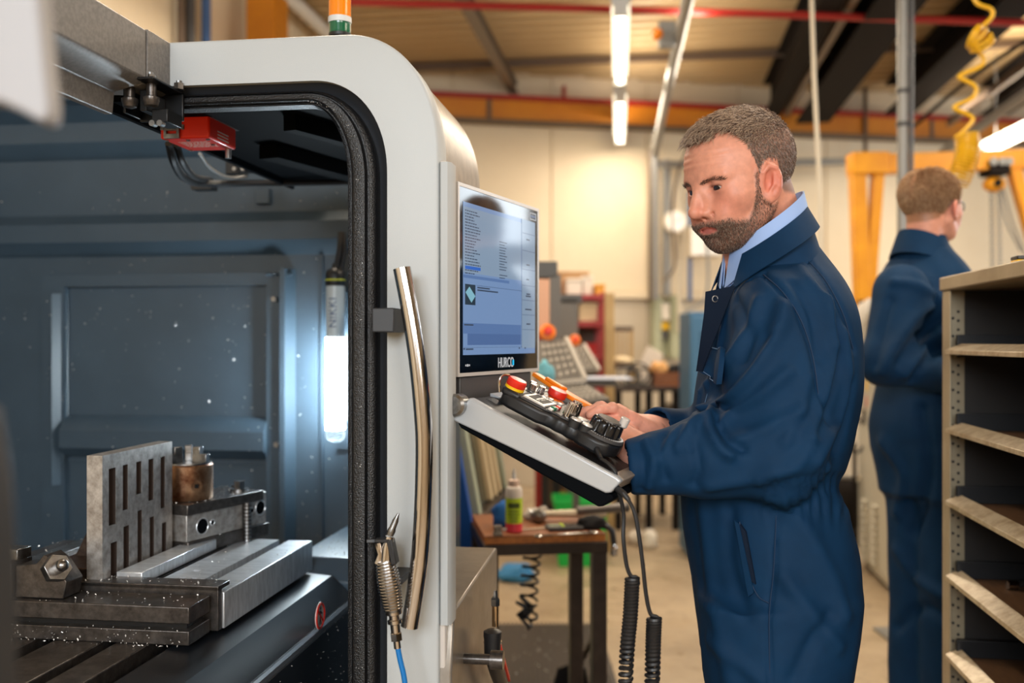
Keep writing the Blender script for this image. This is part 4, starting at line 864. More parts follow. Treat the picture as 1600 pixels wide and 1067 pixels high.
k2.part('lead', MB().tube(bez([W(981, 779, 1.486), W(993, 806, 1.475), W(1003, 870, D1), W(1009, 925, D1), W(1016, 958, D1), W(1026, 964, D1), W(1031, 972, D1), W(1024, 980, D1)], 8), 0.0031, 8), 'black_plastic')
k2.part('coil', MB().tube(coil([W(1022, 966, D1), W(1020, 1030, D1), W(1017, 1150, D1)], 0.0088, 0.0031, 25), 0.0034, 6), 'black_plastic')
# ------------------------------------------------------------------ door handle and the other fittings on the front panel
HB = 1.492
hp = [on_b(x, y, HB) for x, y in ((628, 419), (640, 482), (652, 560), (660, 640), (663, 700), (661, 790), (656, 870), (648, 930), (640, 979))]
mc.part('handle', MB().tube(bez(hp, 8), 0.0138, 20), 'chrome', label='curved polished tube handle')
mc.part('handle_bracket', MB().box(on_b(581, 519, HB-0.012), on_b(640, 484, PF+0.03)), 'recess', bev=0.002)
mc.part('handle_bracket', MB().box(on_b(588, 913, HB-0.012), on_b(652, 880, PF+0.03)), 'recess', bev=0.002)
# air gun hanging on a clip, blue hose
ag = Thing('air_gun', 'chrome air blow gun with a ribbed grip and blue hose hanging on the door edge', 'air gun', on_b(612, 1000, 1.47), RZ)
GB = 1.468; gq = lambda x, y, b=GB: on_b(x, y, b)
ag.part('clip', MB().bar(gq(588, 845, 1.47), gq(588, 845, 1.56), 0.03, 0.006).box(gq(585, 848, 1.46), gq(612, 840, 1.475)).bar(gq(610, 842), gq(618, 880), 0.008, 0.02, up=(0,1,0)), 'black_plastic', bev=0.001)
ag.part('nozzle', MB().lathe(gq(609, 836), [(0.0058, 0), (0.0065, 0.008), (0.0052, 0.012), (0.0048, 0.024), (0.0015, 0.036)], 14, (gq(621, 806)-gq(609, 836))), 'steel')
ag.part('head', MB().tube([gq(609, 838), gq(606, 856), gq(604, 880)], [0.0065, 0.009, 0.0095], 14), 'chrome')
ag.part('trigger', MB().tube([gq(591, 848), gq(594, 866), gq(592, 880)], [0.006, 0.0035, 0.007], 8), 'chrome')
A0, A1 = gq(602, 876), gq(615, 955); dA = (A1-A0)
ag.part('grip', MB().tube([A0+dA*f for f in (0, .2, .5, .8, 1)], [0.0125, 0.0145, 0.0165, 0.0150, 0.0125], 18), 'steel')
for i in range(16):
    f = 0.04+i*0.06; rr = 0.0132+0.0038*math.sin(math.pi*min(f*0.9+.1, 1)); n = dA.normalized(); u, w = _basis(n); c = A0+dA*f
    ag.part('grip_ring', MB().tube([c+u*rr*math.cos(t_*math.pi/9)+w*rr*math.sin(t_*math.pi/9) for t_ in range(18)], 0.0011, 6, closed=True), 'chrome')
B1 = gq(621, 1010); dB = (B1-A1).normalized()
ag.part('coupling', MB().lathe(A1, [(0.0125, 0), (0.0125, 0.004), (0.008, 0.006), (0.008, 0.012), (0.011, 0.013), (0.011, 0.018), (0.0075, 0.02), (0.0075, 0.032), (0.0085, 0.033)], 18, dB), 'chrome')
ag.part('hex_nut', MB().cyl(A1+dB*0.033, A1+dB*0.044, 0.0095, n=6).cyl(A1+dB*0.044, A1+dB*0.056, 0.0055, n=12), 'chrome')
ag.part('hose', MB().tube(bez([A1+dB*0.052, gq(625, 1030), gq(632, 1062), gq(638, 1120), gq(640, 1200)], 8), 0.0042, 10), 'blue_hose', label='bright blue air hose')
# second blow gun on the base cabinet
bg = Thing('blow_gun', 'black blow gun with a brass lance on a magnet at the base cabinet', 'blow gun', (-0.27, 1.66, 0.70), RZ)
BA = -0.285; ba = lambda x, y: on_a(x, y, BA)
bg.part('lance', MB().tube([ba(774, 978), ba(774, 940)], 0.0062, 12), mat('brass', S(196, 166, 128), 0.25, 1.0)); bg.part('lance_nut', MB().lathe(ba(774, 946), [(0.0085, 0), (0.0085, 0.012), (0.005, 0.016), (0.003, 0.028)], 6, (0,0,1)), 'brass' if 'brass' in MT else 'steel')
bg.part('body', MB().lathe(ba(769, 1030), [(0.009, 0), (0.0145, 0.006), (0.0155, 0.036), (0.0165, 0.040), (0.0165, 0.050), (0.009, 0.054)], 18, (0.02,0,1)), 'black_plastic')
bg.part('ring', MB().lathe(ba(770, 1005), [(0.0165, 0), (0.0172, 0.002), (0.0165, 0.004)], 18, (0,0,1)), 'chrome')
bg.part('trigger', MB().bar(ba(782, 1012), ba(795, 1060), 0.014, 0.005, up=(1,0,0.3)), 'red_plastic', bev=0.001)
bg.part('handle', MB().tube(bez([ba(770, 1030), ba(776, 1050), ba(790, 1090), ba(800, 1140)], 6), 0.013, 12), 'black_plastic')
bg.part('magnet', MB().cyl((-0.3178, ba(755, 1030)[1], ba(755, 1030)[2]), (-0.262, ba(755, 1030)[1], ba(755, 1030)[2]), 0.009, n=16).cyl((-0.272, ba(755, 1030)[1], ba(755, 1030)[2]), (-0.25, ba(755, 1030)[1], ba(755, 1030)[2]), 0.016, n=16), 'dark_steel')
# signal beacon on the hood
sb = W(531, 40, 1.92); t = Thing('signal_beacon', 'stacked signal beacon with amber and green lenses on top of the machine', 'beacon', (sb.x, sb.y, 1.825), 0)
zq = lambda y: CZ-(y-533.5)/F*1.92
t.part('stem', MB().cyl((sb.x, sb.y, 1.8245), (sb.x, sb.y, zq(58)), 0.014, n=18), 'dark_grey'); t.part('base', MB().cyl((sb.x, sb.y, zq(58)), (sb.x, sb.y, zq(53)), 0.0215, n=24), 'black_plastic')
t.part('green_lens', MB().lathe((sb.x, sb.y, zq(53)), [(0.021, 0)]+[(0.021-0.0006*(i % 2), 0.001+i*0.0022) for i in range(9)]+[(0.021, zq(37)-zq(53))], 28), 'green_lens')
t.part('white_ring', MB().lathe((sb.x, sb.y, zq(37)), [(0.0225, 0), (0.0225, zq(28)-zq(37))], 28), 'white_smooth')
t.part('amber_lens', MB().lathe((sb.x, sb.y, zq(28)), [(0.0215, 0)]+[(0.0215-0.0006*(i % 2), 0.001+i*0.0022) for i in range(22)]+[(0.0215, 0.05)], 28), 'amber_lens')
t.part('top_cap', MB().lathe((sb.x, sb.y, zq(28)+0.05), [(0.0225, 0), (0.0225, 0.006), (0.02, 0.012)], 28), 'white_smooth')
# blurred white guard close to the camera at the upper left
gd = Thing('swing_guard', 'blurred white guard plate hanging close to the lens at the upper left corner', 'guard', w2m(W(10, 180, 0.62)), RZ)
gp = [w2m(W(x, y, 0.62)) for x, y in ((-260, -80), (54, -80), (60, 0), (70, 110), (76, 165), (74, 185), (62, 190), (30, 172), (0, 158), (-100, 140), (-260, 120))]
gd.part('plate', MB().add([p for p in gp]+[p+Vector((-0.004, 0.022, 0)) for p in gp], [tuple(range(len(gp))), tuple(range(2*len(gp)-1, len(gp)-1, -1))]+[(i, len(gp)+i, len(gp)+(i+1) % len(gp), (i+1) % len(gp)) for i in range(len(gp))]), mat('guard_grey', S(160, 158, 160), .45), bev=0.004)
gd.part('hanger_arm', MB().bar(w2m(W(-60, -70, 0.63)), w2m(W(-60, -70, 0.63))+Vector((0, 0, 0.45)), 0.03, 0.02, up=(0,1,0)), 'grey_paint', bev=0.003)
gd2 = Thing('door_edge', 'blurred metal door edge very close to the lens at the lower left', 'door edge', w2m(W(-10, 1200, 0.55)), RZ)
gq2 = [w2m(W(x, y, 0.55)) for x, y in ((-80, 640), (-40, 640), (-22, 760), (-14, 900), (-12, 1300), (-80, 1300))]
gd2.part('edge', MB().add(gq2+[p+Vector((-0.004, 0.03, 0)) for p in gq2], [(0,1,2,3,4,5), (11,10,9,8,7,6)]+[(i, 6+i, 6+(i+1) % 6, (i+1) % 6) for i in range(6)]), 'recess', bev=0.002)
# ------------------------------------------------------------------ people: smooth implicit surfaces meshed with surface nets
A_ = lambda *v: np.array(v, dtype=np.float64)
def smin(a, b, k):
    h = np.clip(0.5+0.5*(b-a)/k, 0, 1); return b+(a-b)*h-k*h*(1-h)
def smax(a, b, k): return -smin(-a, -b, k)
def s_sph(P, c, r): return np.linalg.norm(P-np.asarray(c), axis=1)-r
def s_ell(P, c, r, R=None):
    q = P-np.asarray(c)
    if R is not None: q = q @ R                 # columns of R are the axes
    r = np.asarray(r); k0 = np.linalg.norm(q/r, axis=1); k1 = np.linalg.norm(q/(r*r), axis=1)
    return np.where(k0 < 1e-4, -r.min(), k0*(k0-1)/np.maximum(k1, 1e-6))
def s_cap(P, a, b, r0, r1):
    a = np.asarray(a); b = np.asarray(b); ba = b-a; pa = P-a
    t = np.clip((pa @ ba)/(ba @ ba), 0, 1); return np.linalg.norm(pa-t[:, None]*ba, axis=1)-(r0+(r1-r0)*t)
def s_chain(P, pts, rs, k=0.01):
    d = None
    for i in range(len(pts)-1):
        e = s_cap(P, pts[i], pts[i+1], rs[i], rs[i+1]); d = e if d is None else smin(d, e, k)
    return d
def s_box(P, c, h, R=None, rad=0.0):
    q = P-np.asarray(c)
    if R is not None: q = q @ R
    q = np.abs(q)-(np.asarray(h)-rad); return np.linalg.norm(np.maximum(q, 0), axis=1)+np.minimum(q.max(axis=1), 0)-rad
def bounded(fn, lo, hi, m=0.03):                # skip points far from the group's box
    lo = np.asarray(lo); hi = np.asarray(hi)
    def g(P):
        q = np.maximum(lo-P, P-hi); db = np.linalg.norm(np.maximum(q, 0), axis=1); out = db+m
        near = db < m
        if near.any(): out[near] = fn(P[near])
        return out
    return g
def grad(fn, P, e=4e-4):
    g = np.empty_like(P)
    for i in range(3):
        d = np.zeros(3); d[i] = e; g[:, i] = (fn(P+d)-fn(P-d))/(2*e)
    return g
def surface_nets(fn, lo, hi, h, B=8, slack=1.4):
    lo = np.asarray(lo, float); hi = np.asarray(hi, float)
    nb = np.ceil((hi-lo)/(h*B)).astype(int); n = nb*B+1
    V = np.ones(n, dtype=np.float32)
    ci = np.stack(np.meshgrid(*[np.arange(k) for k in nb], indexing='ij'), -1).reshape(-1, 3)
    cd = fn(lo+(ci+0.5)*h*B); rad = h*B*0.87*slack
    for c in ci[cd < -rad]: V[c[0]*B:c[0]*B+B+1, c[1]*B:c[1]*B+B+1, c[2]*B:c[2]*B+B+1] = -1
    act = ci[np.abs(cd) <= rad]; L = np.stack(np.meshgrid(*[np.arange(B+1)]*3, indexing='ij'), -1).reshape(-1, 3)
    CH = 300
    for s in range(0, len(act), CH):
        a = act[s:s+CH]; idx = (a[:, None, :]*B+L[None]).reshape(-1, 3)
        V[idx[:, 0], idx[:, 1], idx[:, 2]] = fn(lo+idx*h)
    I = V < 0
    cnt = np.zeros(n-1, dtype=np.int8)
    for dx in (0, 1):
        for dy in (0, 1):
            for dz in (0, 1): cnt += I[dx:n[0]-1+dx, dy:n[1]-1+dy, dz:n[2]-1+dz]
    cells = np.argwhere((cnt > 0) & (cnt < 8)); ids = -np.ones(n-1, dtype=np.int64); ids[tuple(cells.T)] = np.arange(len(cells))
    acc = np.zeros((len(cells), 3)); w = np.zeros(len(cells))
    for ax in range(3):
        o1, o2 = [k for k in range(3) if k != ax]
        for i in (0, 1):
            for j in (0, 1):
                c0 = cells.copy(); c0[:, o1] += i; c0[:, o2] += j; c1 = c0.copy(); c1[:, ax] += 1
                v0 = V[tuple(c0.T)]; v1 = V[tuple(c1.T)]; m = (v0 < 0) != (v1 < 0)
                t = np.where(m, v0/(np.where(m, v0-v1, 1)), 0); p = c0.astype(float); p[:, ax] += t
                acc[m] += p[m]; w[m] += 1
    P = lo+(acc/w[:, None])*h
    faces = []
    for ax in range(3):
        o1, o2 = (ax+1) % 3, (ax+2) % 3
        s0 = [slice(None)]*3; s1 = [slice(None)]*3; s0[ax] = slice(0, n[ax]-1); s1[ax] = slice(1, n[ax])
        a = I[tuple(s0)]; b = I[tuple(s1)]; e = np.argwhere(a != b)
        e = e[(e[:, o1] > 0) & (e[:, o2] > 0) & (e[:, o1] < n[o1]-1) & (e[:, o2] < n[o2]-1)]
        flip = a[tuple(e.T)]
        q = []
        for (d1, d2) in ((0, 0), (-1, 0), (-1, -1), (0, -1)):
            c = e.copy(); c[:, o1] += d1; c[:, o2] += d2; q.append(ids[tuple(c.T)])
        q = np.stack(q, 1); q[~flip] = q[~flip][:, ::-1]; faces.append(q)
    Fq = np.concatenate(faces); Fq = Fq[(Fq >= 0).all(1)]
    for _ in range(2):
        d = fn(P); g = grad(fn, P); P = P-np.clip(d/np.maximum((g*g).sum(1), 0.2), -h, h)[:, None]*g
    return P, Fq
def vnormals(P, Fq):
    n = np.cross(P[Fq[:, 2]]-P[Fq[:, 0]], P[Fq[:, 3]]-P[Fq[:, 1]]); N = np.zeros_like(P)
    for k in range(4): np.add.at(N, Fq[:, k], n)
    return N/np.maximum(np.linalg.norm(N, axis=1), 1e-12)[:, None]
def np_mesh(name, P, Fq, m, org, parent, col=None):
    me = bpy.data.meshes.new(name); me.from_pydata((P-np.asarray(org)).tolist(), [], Fq.tolist()); me.update()
    me.polygons.foreach_set('use_smooth', [True]*len(me.polygons)); me.materials.append(m)
    if col is not None:
        a = me.color_attributes.new('tint', 'FLOAT_COLOR', 'POINT'); a.data.foreach_set('color', np.concatenate([col, np.ones((len(col), 1))], 1).ravel())
    o = bpy.data.objects.new(name, me); COL.objects.link(o); o.parent = parent; return o
def trace(fn, pix, t0=1.2, t1=3.2):              # first hit of the sight lines with an implicit surface
    D = np.array([tuple(ray(x, y)) for x, y in pix]); O = np.array([0, 0, CZ]); t = np.full(len(D), t0)
    Ln = np.linalg.norm(D, axis=1)
    for _ in range(70):
        d = fn(O+D*t[:, None]); t = np.minimum(t+0.8*d/Ln, t1)
    return O+D*t[:, None]
def npv(v): return np.array(tuple(v), dtype=float)
def pl(pts, seg=8): return [npv(p) for p in bez([Vector(p) for p in pts], seg)]
def dist_poly(P, pts):
    d = np.full(len(P), 9.0)
    for i in range(len(pts)-1): d = np.minimum(d, s_cap(P, pts[i], pts[i+1], 0, 0))
    return d
def attr_mat(name, rough, bump, spec=0.4, sss=0.0, var=None):
    m = mat(name, (0.5, 0.5, 0.5), rough, bump=bump, spec=spec, sss=sss); nt = m.node_tree; b = nt.nodes['Principled BSDF']
    a = nt.nodes.new('ShaderNodeAttribute'); a.attribute_name = 'tint'; src = a.outputs['Color']
    if var:
        n = nt.nodes.new('ShaderNodeTexNoise'); n.inputs['Scale'].default_value = var[0]; n.inputs['Detail'].default_value = 5
        tc = nt.nodes.new('ShaderNodeTexCoord'); nt.links.new(tc.outputs['Object'], n.inputs['Vector'])
        mr = nt.nodes.new('ShaderNodeMapRange'); mr.inputs[1].default_value = 0.3; mr.inputs[2].default_value = 0.7; mr.inputs[3].default_value = var[1]; mr.inputs[4].default_value = var[2]
        nt.links.new(n.outputs['Fac'], mr.inputs[0])
        x = nt.nodes.new('ShaderNodeMix'); x.data_type = 'RGBA'; x.blend_type = 'MULTIPLY'; x.inputs[0].default_value = 1
        nt.links.new(src, x.inputs[6]); nt.links.new(mr.outputs[0], x.inputs[7]); src = x.outputs[2]
    nt.links.new(src, b.inputs['Base Color']); return m
MT['skin'] = attr_mat('skin', 0.46, (700, 0.12, 0.0006), 0.4, 0.12, (90, 0.90, 1.08))
MT['coverall'] = mat('coverall', S(12, 50, 82), 0.72, bump=(1600, 0.22, 0.0005), var=(14, S(10, 43, 72), 0.3, 0.7), spec=0.16)
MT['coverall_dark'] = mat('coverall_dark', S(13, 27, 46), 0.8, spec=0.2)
MT['stitch'] = mat('stitch', S(96, 130, 168), 0.7)
MT['stitch_dark'] = mat('stitch_dark', S(17, 44, 74), 0.8)
MT['shirt_blue'] = mat('shirt_blue', S(150, 178, 226), 0.7, bump=(1500, 0.2, 0.0004))
MT['eye_white'] = mat('eye_white', S(186, 166, 156), 0.2); MT['iris'] = mat('iris', S(44, 34, 30), 0.08); 

class Head:
    """x forward, y to the person's left, z up; origin between the ears at eye height"""
    def __init__(s, c, yaw, pitch, roll=0.0, scale=1.0, beard=True):
        f0 = A_(math.cos(yaw), math.sin(yaw), 0); l = A_(-math.sin(yaw), math.cos(yaw), 0); u0 = A_(0, 0, 1)
        f = f0*math.cos(pitch)-u0*math.sin(pitch); u = u0*math.cos(pitch)+f0*math.sin(pitch)
        if roll: l, u = l*math.cos(roll)+u*math.sin(roll), u*math.cos(roll)-l*math.sin(roll)
        s.R = np.stack([f, l, u], 1); s.c = np.asarray(c, float); s.k = scale; s.beard = beard
    def loc(s, P): return ((P-s.c) @ s.R)/s.k
    def wor(s, q): return s.c+(np.asarray(q)*s.k) @ s.R.T
    def sdf_l(s, q):
        m = q.copy(); m[:, 1] = np.abs(m[:, 1])
        d = s_ell(m, A_(-.014, 0, .030), A_(.096, .076, .083))
        d = smin(d, s_ell(m, A_(.030, 0, .020), A_(.062, .064, .068)), .03)
        d = smin(d, s_ell(m, A_(.026, 0, -.030), A_(.062, .060, .076)), .03)
        d = smin(d, s_ell(m, A_(.040, 0, -.072), A_(.046, .047, .034)), .022)
        d = smin(d, s_cap(m, A_(.002, .056, -.052), A_(.060, .026, -.092), .013, .013), .022)
        d = smin(d, s_sph(m, A_(.070, 0, -.096), .0155), .02)
        d = smin(d, s_ell(m, A_(.052, .046, -.026), A_(.026, .020, .020)), .022)          # cheekbone
        d = smin(d, s_cap(m, A_(.0865, .012, .0115), A_(.070, .046, .0125), .0085, .0085), .012)  # brow
        d = smin(d, s_ell(m, A_(.074, .026, -.052), A_(.022, .022, .022)), .02)           # cheek beside the mouth
        d = smax(d, -s_ell(m, A_(.096, .031, -.002), A_(.0195, .019, .0120)), .011)        # eye socket
        d = smin(d, s_sph(m, A_(.0715, .0315, -.003), .0152), .006)                       # lids
        nose = s_cap(m, A_(.087, 0, .010), A_(.1125, 0, -.034), .0074, .0088)
        nose = smin(nose, s_sph(m, A_(.1120, 0, -.0375), .0096), .006)
        nose = smin(nose, s_ell(m, A_(.096, .0125, -.041), A_(.011, .0072, .0075)), .006)
        nose = smin(nose, s_cap(m, A_(.104, 0, -.042), A_(.092, 0, -.050), .006, .006), .006)
        nose = smin(nose, s_cap(m, A_(.084, 0, .000), A_(.099, 0, -.036), .0095, .0105), .008)
        nose = smin(nose, s_cap(m, A_(.086, .009, -.006), A_(.088, .0125, -.030), .0078, .0088), .008)
        d = smin(d, nose, .010)
        d = smax(d, -s_ell(m, A_(.098, .0065, -.049), A_(.006, .0032, .004)), .003)
        d = smin(d, s_ell(m, A_(.076, 0, -.066), A_(.016, .028, .018)), .012)             # muzzle
        d = smin(d, s_ell(m, A_(.0872, 0, -.0645), A_(.0065, .020, .0036)), .005)
        d = smin(d, s_ell(m, A_(.0856, 0, -.0742), A_(.0065, .017, .0042)), .005)
        d = smax(d, -s_chain(m, [A_(.0952, 0, -.0692), A_(.0932, .012, -.0696), A_(.0895, .0185, -.0703), A_(.0860, .0225, -.0712)], [.0018, .0018, .0014, .0008], .002), .003)
        d = smax(d, -s_cap(m, A_(.096, 0, -.084), A_(.091, .012, -.084), .004, .003), .008)
        d = smax(d, -s_cap(m, A_(.094, .0235, -.044), A_(.088, .033, -.062), .0016, .0012), .006)  # fold beside the nose
        # slit between the lids
        d = smax(d, -s_ell(m, A_(.086, .0315, -.0048), A_(.014, .0128, .0037)), .0025)
        d = d+.0005*np.cos(m[:, 2]*2*math.pi/.0105+8*m[:, 1]**2*90)*np.clip((m[:, 0]-.055)/.02, 0, 1)*np.exp(-((m[:, 2]-.046)/.015)**4)   # lines on the forehead
        if s.beard:
            b = s.beard_w(q); d = d-0.0022*b
        # ear
        ea = math.radians(-24); Re = np.array([[math.cos(ea), -math.sin(ea), 0], [math.sin(ea), math.cos(ea), 0], [0, 0, 1.0]])
        Re = Re @ np.array([[math.cos(.18), 0, -math.sin(.18)], [0, 1, 0], [math.sin(.18), 0, math.cos(.18)]])
        ec = A_(.011, .0715, -.020)
        e = (m-ec) @ Re                                                                    # ear axes: x forward, y outwards, z up
        ear = s_ell(e, A_(-.005, .003, .002), A_(.0205, .0055, .0325))
        ring = [A_(.008, .004, .004), A_(.007, .006, .018), A_(-.002, .007, .0285), A_(-.014, .007, .024), A_(-.0195, .0065, .010), A_(-.0175, .006, -.006), A_(-.011, .005, -.019)]
        ear = smax(ear, -s_ell(e, A_(-.002, .0088, .003), A_(.0112, .0082, .0190)), .003)
        ear = smin(ear, s_chain(e, ring, [.0028, .0034, .0037, .0037, .0034, .0032, .0034], .002), .003)
        ear = smin(ear, s_chain(e, [A_(-.011, .005, .014), A_(-.010, .006, -.002), A_(-.003, .006, -.012)], [.0024, .0028, .0026], .002), .004)
        ear = smin(ear, s_ell(e, A_(-.001, .004, -.024), A_(.0075, .0042, .0085)), .005)
        ear = smin(ear, s_ell(e, A_(.009, .003, -.004), A_(.0035, .0035, .007)), .003)      # tragus
        return smin(d, ear, .006)
    def beard_w(s, q):                           # 0..1, full on chin, lip and jaw
        x, y, z = q[:, 0], np.abs(q[:, 1]), q[:, 2]
        line = np.interp(x, [-.02, .020, .027, .031, .036, .043, .052, .070, .085, .11], [-.0, .004, .014, .010, -.016, -.050, -.062, -.060, -.0535, -.053])
        w = np.clip((line-z)/.010, 0, 1)*np.clip((x+.008)/.012, 0, 1)
        lips = np.clip(1.25-np.sqrt(((y)/.023)**2+((z+.0695)/.0070)**2), 0, .35)/.35*np.clip((x-.075)/.01, 0, 1)
        w = w*(1-lips)
        below = np.clip((z+.128)/.016, 0, 1); return w*below*s.off_ear(x, y, z)
    def off_ear(s, x, y, z):                     # no hair on the ears
        return np.where((((x-.006)/.022)**2+((z+.018)/.036)**2 < 1) & (y > .0675), 0.0, 1.0)
    def hair_w(s, q):                            # 0..1 on the scalp
        x, y, z = q[:, 0], np.abs(q[:, 1]), q[:, 2]
        hl = np.interp(x, [-.12, -.075, -.040, -.026, -.018, .006, .018, .024, .029, .034, .040, .048, .056, .066, .10], [-.062, -.056, -.046, -.024, .014, .018, -.016, .002, .030, .048, .064, .074, .076, .070, .070])
        hl = hl+np.where(x > .03, np.clip(y-.02, 0, .04)*0.15, 0)
        return np.clip((z-hl)/.007, 0, 1)*s.off_ear(x, y, z)
    def sdf(s, P): return s.sdf_l(s.loc(P))*s.k
    def paint(s, P, base, beardc, hairc):
        q = s.loc(P); c = np.tile(np.asarray(base), (len(P), 1)); x, y, z = q[:, 0], np.abs(q[:, 1]), q[:, 2]
        def mixc(w, col):
            nonlocal c
            c = c*(1-w[:, None])+np.asarray(col)*w[:, None]
        g = lambda cx, cy, cz, r: np.exp(-(((x-cx)**2+(y-cy)**2+(z-cz)**2)/(r*r)))
        mixc(.45*g(.075, .040, -.034, .026), S(196, 104, 84)); mixc(.4*g(.108, 0, -.036, .016), S(200, 108, 88))
        mixc(.6*g(.004, .084, -.018, .03)*(y > .072), S(206, 100, 80)); mixc(.50*g(.078, .032, -.014, .013), S(130, 74, 62)); mixc(.45*g(.078, .032, .005, .010), S(150, 90, 74))  # dark under the eye, and brow shade painted on the upper lid
        lips = np.clip(1.2-np.sqrt((y/.023)**2+((z+.0700)/.0062)**2), 0, .3)/.3*(x > .078)
        brow = np.clip(1.3-np.abs(z-(.0095+.14*np.minimum(y-.030, 0)-.16*np.maximum(y-.036, 0)))/.0036, 0, 1)*np.clip((y-.009)/.004, 0, 1)*np.clip((.052-y)/.006, 0, 1)*(x > .05)
        mixc(.30*brow, S(110, 80, 64)); mixc(.7*np.clip(1.4-np.abs(z+.0005)/.0022, 0, 1)*np.exp(-((y-.0315)/.013)**4)*(x > .07), S(88, 52, 44))
        if s.beard: mixc(.74*s.beard_w(q)*np.clip((x+.0)/.06, .30, 1), beardc)
        mixc(.75*lips, S(184, 92, 84)); mixc(.82*s.hair_w(q), hairc); return c

def hand(P, w, dirv, up, side, curl, k=1.0, thumb=1.0, spread=0.07, fl=None):
    """w wrist, dirv towards the knuckles, up = back of the hand, side = +1 if the thumb lies along +s"""
    f = dirv/np.linalg.norm(dirv); u = up-f*(up @ f); u = u/np.linalg.norm(u); sd = np.cross(u, f)*side
    L = lambda a, b, c: w+(f*a+sd*b+u*c)*k
    R = np.stack([f, sd, u], 1)
    d = s_box(P, L(.052, .002, 0), A_(.040, .036, .0125)*k, R, .0115*k)
    d = smin(d, s_cap(P, L(-.022, 0, 0), L(.012, 0, 0), .0235*k, .0245*k), .022)
    d = smin(d, s_ell(P, L(.034, .026, -.006), A_(.028, .016, .014)*k, R), .014)
    for i, (b, a0, ln, r) in enumerate(((.028, .092, (.043, .026, .021), .0088), (.0095, .096, (.047, .030, .022), .0090), (-.0095, .091, (.043, .028, .021), .0086), (-.027, .082, (.034, .021, .018), .0078))):
        p = L(a0-.014, b, .001); pts = [p, L(a0, b*1.02, .002)]; ang = 0; rr = [r*1.06*k, r*1.05*k]
        for j in range(3):
            ang += curl[i][j]; q = f*math.cos(ang)*ln[j]-u*math.sin(ang)*ln[j]+sd*(b*spread*8*ln[j]*math.cos(ang))
            pts.append(pts[-1]+q*k); rr.append((r*(0.98, 0.9, 0.78)[j])*k)
        d = smin(d, s_chain(P, pts, rr, .003), .006)
        d = smin(d, s_sph(P, L(a0-.001, b, .0045), r*.85*k), .006)
        d = smin(d, s_sph(P, pts[2]+u*.0012*k, r*1.04*k), .004)
    t0 = L(.018, .024, -.006); t1 = L(.052, .046*thumb, -.012); t2 = L(.080, .052*thumb, -.017); t3 = L(.104, .048*thumb, -.020)
    d = smin(d, s_chain(P, [t0, t1, t2, t3], [.0145*k, .0120*k, .0100*k, .0082*k], .004), .012)
    return d

def loft_sdf(zs, cx, cy, ha, hb, f, l, ex=2.3):
    """upright trunk: at each height an oval about (cx, cy) with half-depth ha along f and half-width hb along l"""
    o = np.argsort(zs); zs = np.asarray(zs)[o]; T = [np.asarray(v)[o] for v in (cx, cy, ha, hb)]
    def fn(P):
        z = np.clip(P[:, 2], zs[0], zs[-1]); X, Y, a, b = [np.interp(z, zs, v) for v in T]
        qx = P[:, 0]-X; qy = P[:, 1]-Y; u = np.abs(qx*f[0]+qy*f[1])/a; v = np.abs(qx*l[0]+qy*l[1])/b
        k = (u**ex+v**ex)**(1/ex); d = (k-1)*np.minimum(a, b)
        e = np.abs(P[:, 2]-z); return np.where(e > 0, np.sqrt(np.maximum(d, 0)**2+e*e), d*0.92)
    return fn
def smooth_prof(y, v, n=60):
    y = np.asarray(y, float); v = np.asarray(v, float); yy = np.linspace(y[0], y[-1], n); out = np.interp(yy, y, v)
    k = np.array([1, 2, 3, 2, 1.0]); k /= k.sum()
    for _ in range(2): p = np.pad(out, 2, mode='edge'); out = np.convolve(p, k, 'valid')
    return yy, out
def noise_arr(P, sc, seed=0.0):
    return np.array([noise.noise((p[0]*sc[0]+seed, p[1]*sc[1]+seed*1.7, p[2]*sc[2]-seed)) for p in P])
def ribbon(A, B, th=0.0015):                     # cloth strip between two curves, with thickness
    A = [Vector(p) for p in A]; B = [Vector(p) for p in B]; n = len(A); mb = MB(); N = []
    for i in range(n):
        t = A[min(i+1, n-1)]-A[max(i-1, 0)]; N.append(t.cross(B[i]-A[i]).normalized()*th)
    rows = [[A[i], A[i].lerp(B[i], .33), A[i].lerp(B[i], .66), B[i], B[i]+N[i], A[i].lerp(B[i], .66)+N[i], A[i].lerp(B[i], .33)+N[i], A[i]+N[i]] for i in range(n)]
    mb.loft(rows); return mb
def patch(fn, quad, nu, nv, off, th, wav=None):   # cloth piece lying on a surface, given by its four corners in the photograph
    pix = []
    for j in range(nv+1):
        for i in range(nu+1):
            u, v = i/nu, j/nv; a = [quad[0][k]*(1-u)+quad[1][k]*u for k in (0, 1)]; b = [quad[3][k]*(1-u)+quad[2][k]*u for k in (0, 1)]
            pix.append((a[0]*(1-v)+b[0]*v, a[1]*(1-v)+b[1]*v))
    Q = trace(fn, pix); N = grad(fn, Q, 2e-3); N /= np.maximum(np.linalg.norm(N, axis=1), 1e-9)[:, None]
    w = np.array([wav(i/nu, j/nv) if wav else 0 for j in range(nv+1) for i in range(nu+1)])
    T = Q+N*(off+th+w)[:, None] if not np.isscalar(off+th+w) else Q+N*(off+th)
    Bt = Q+N*(off-0.004); W_ = nu+1; mb = MB(); n = len(Q); fs = []
    for j in range(nv):
        for i in range(nu):
            a = j*W_+i; fs += [(a, a+1, a+W_+1, a+W_), (n+a+W_, n+a+W_+1, n+a+1, n+a)]
    edge = [i for i in range(nu)]+[j*W_+nu for j in range(nv)]+[nv*W_+i for i in range(nu, 0, -1)]+[j*W_ for j in range(nv, 0, -1)]
    for a, b in zip(edge, edge[1:]+edge[:1]): fs.append((b, a, n+a, n+b))
    mb.add([tuple(p) for p in T]+[tuple(p) for p in Bt], fs); return mb
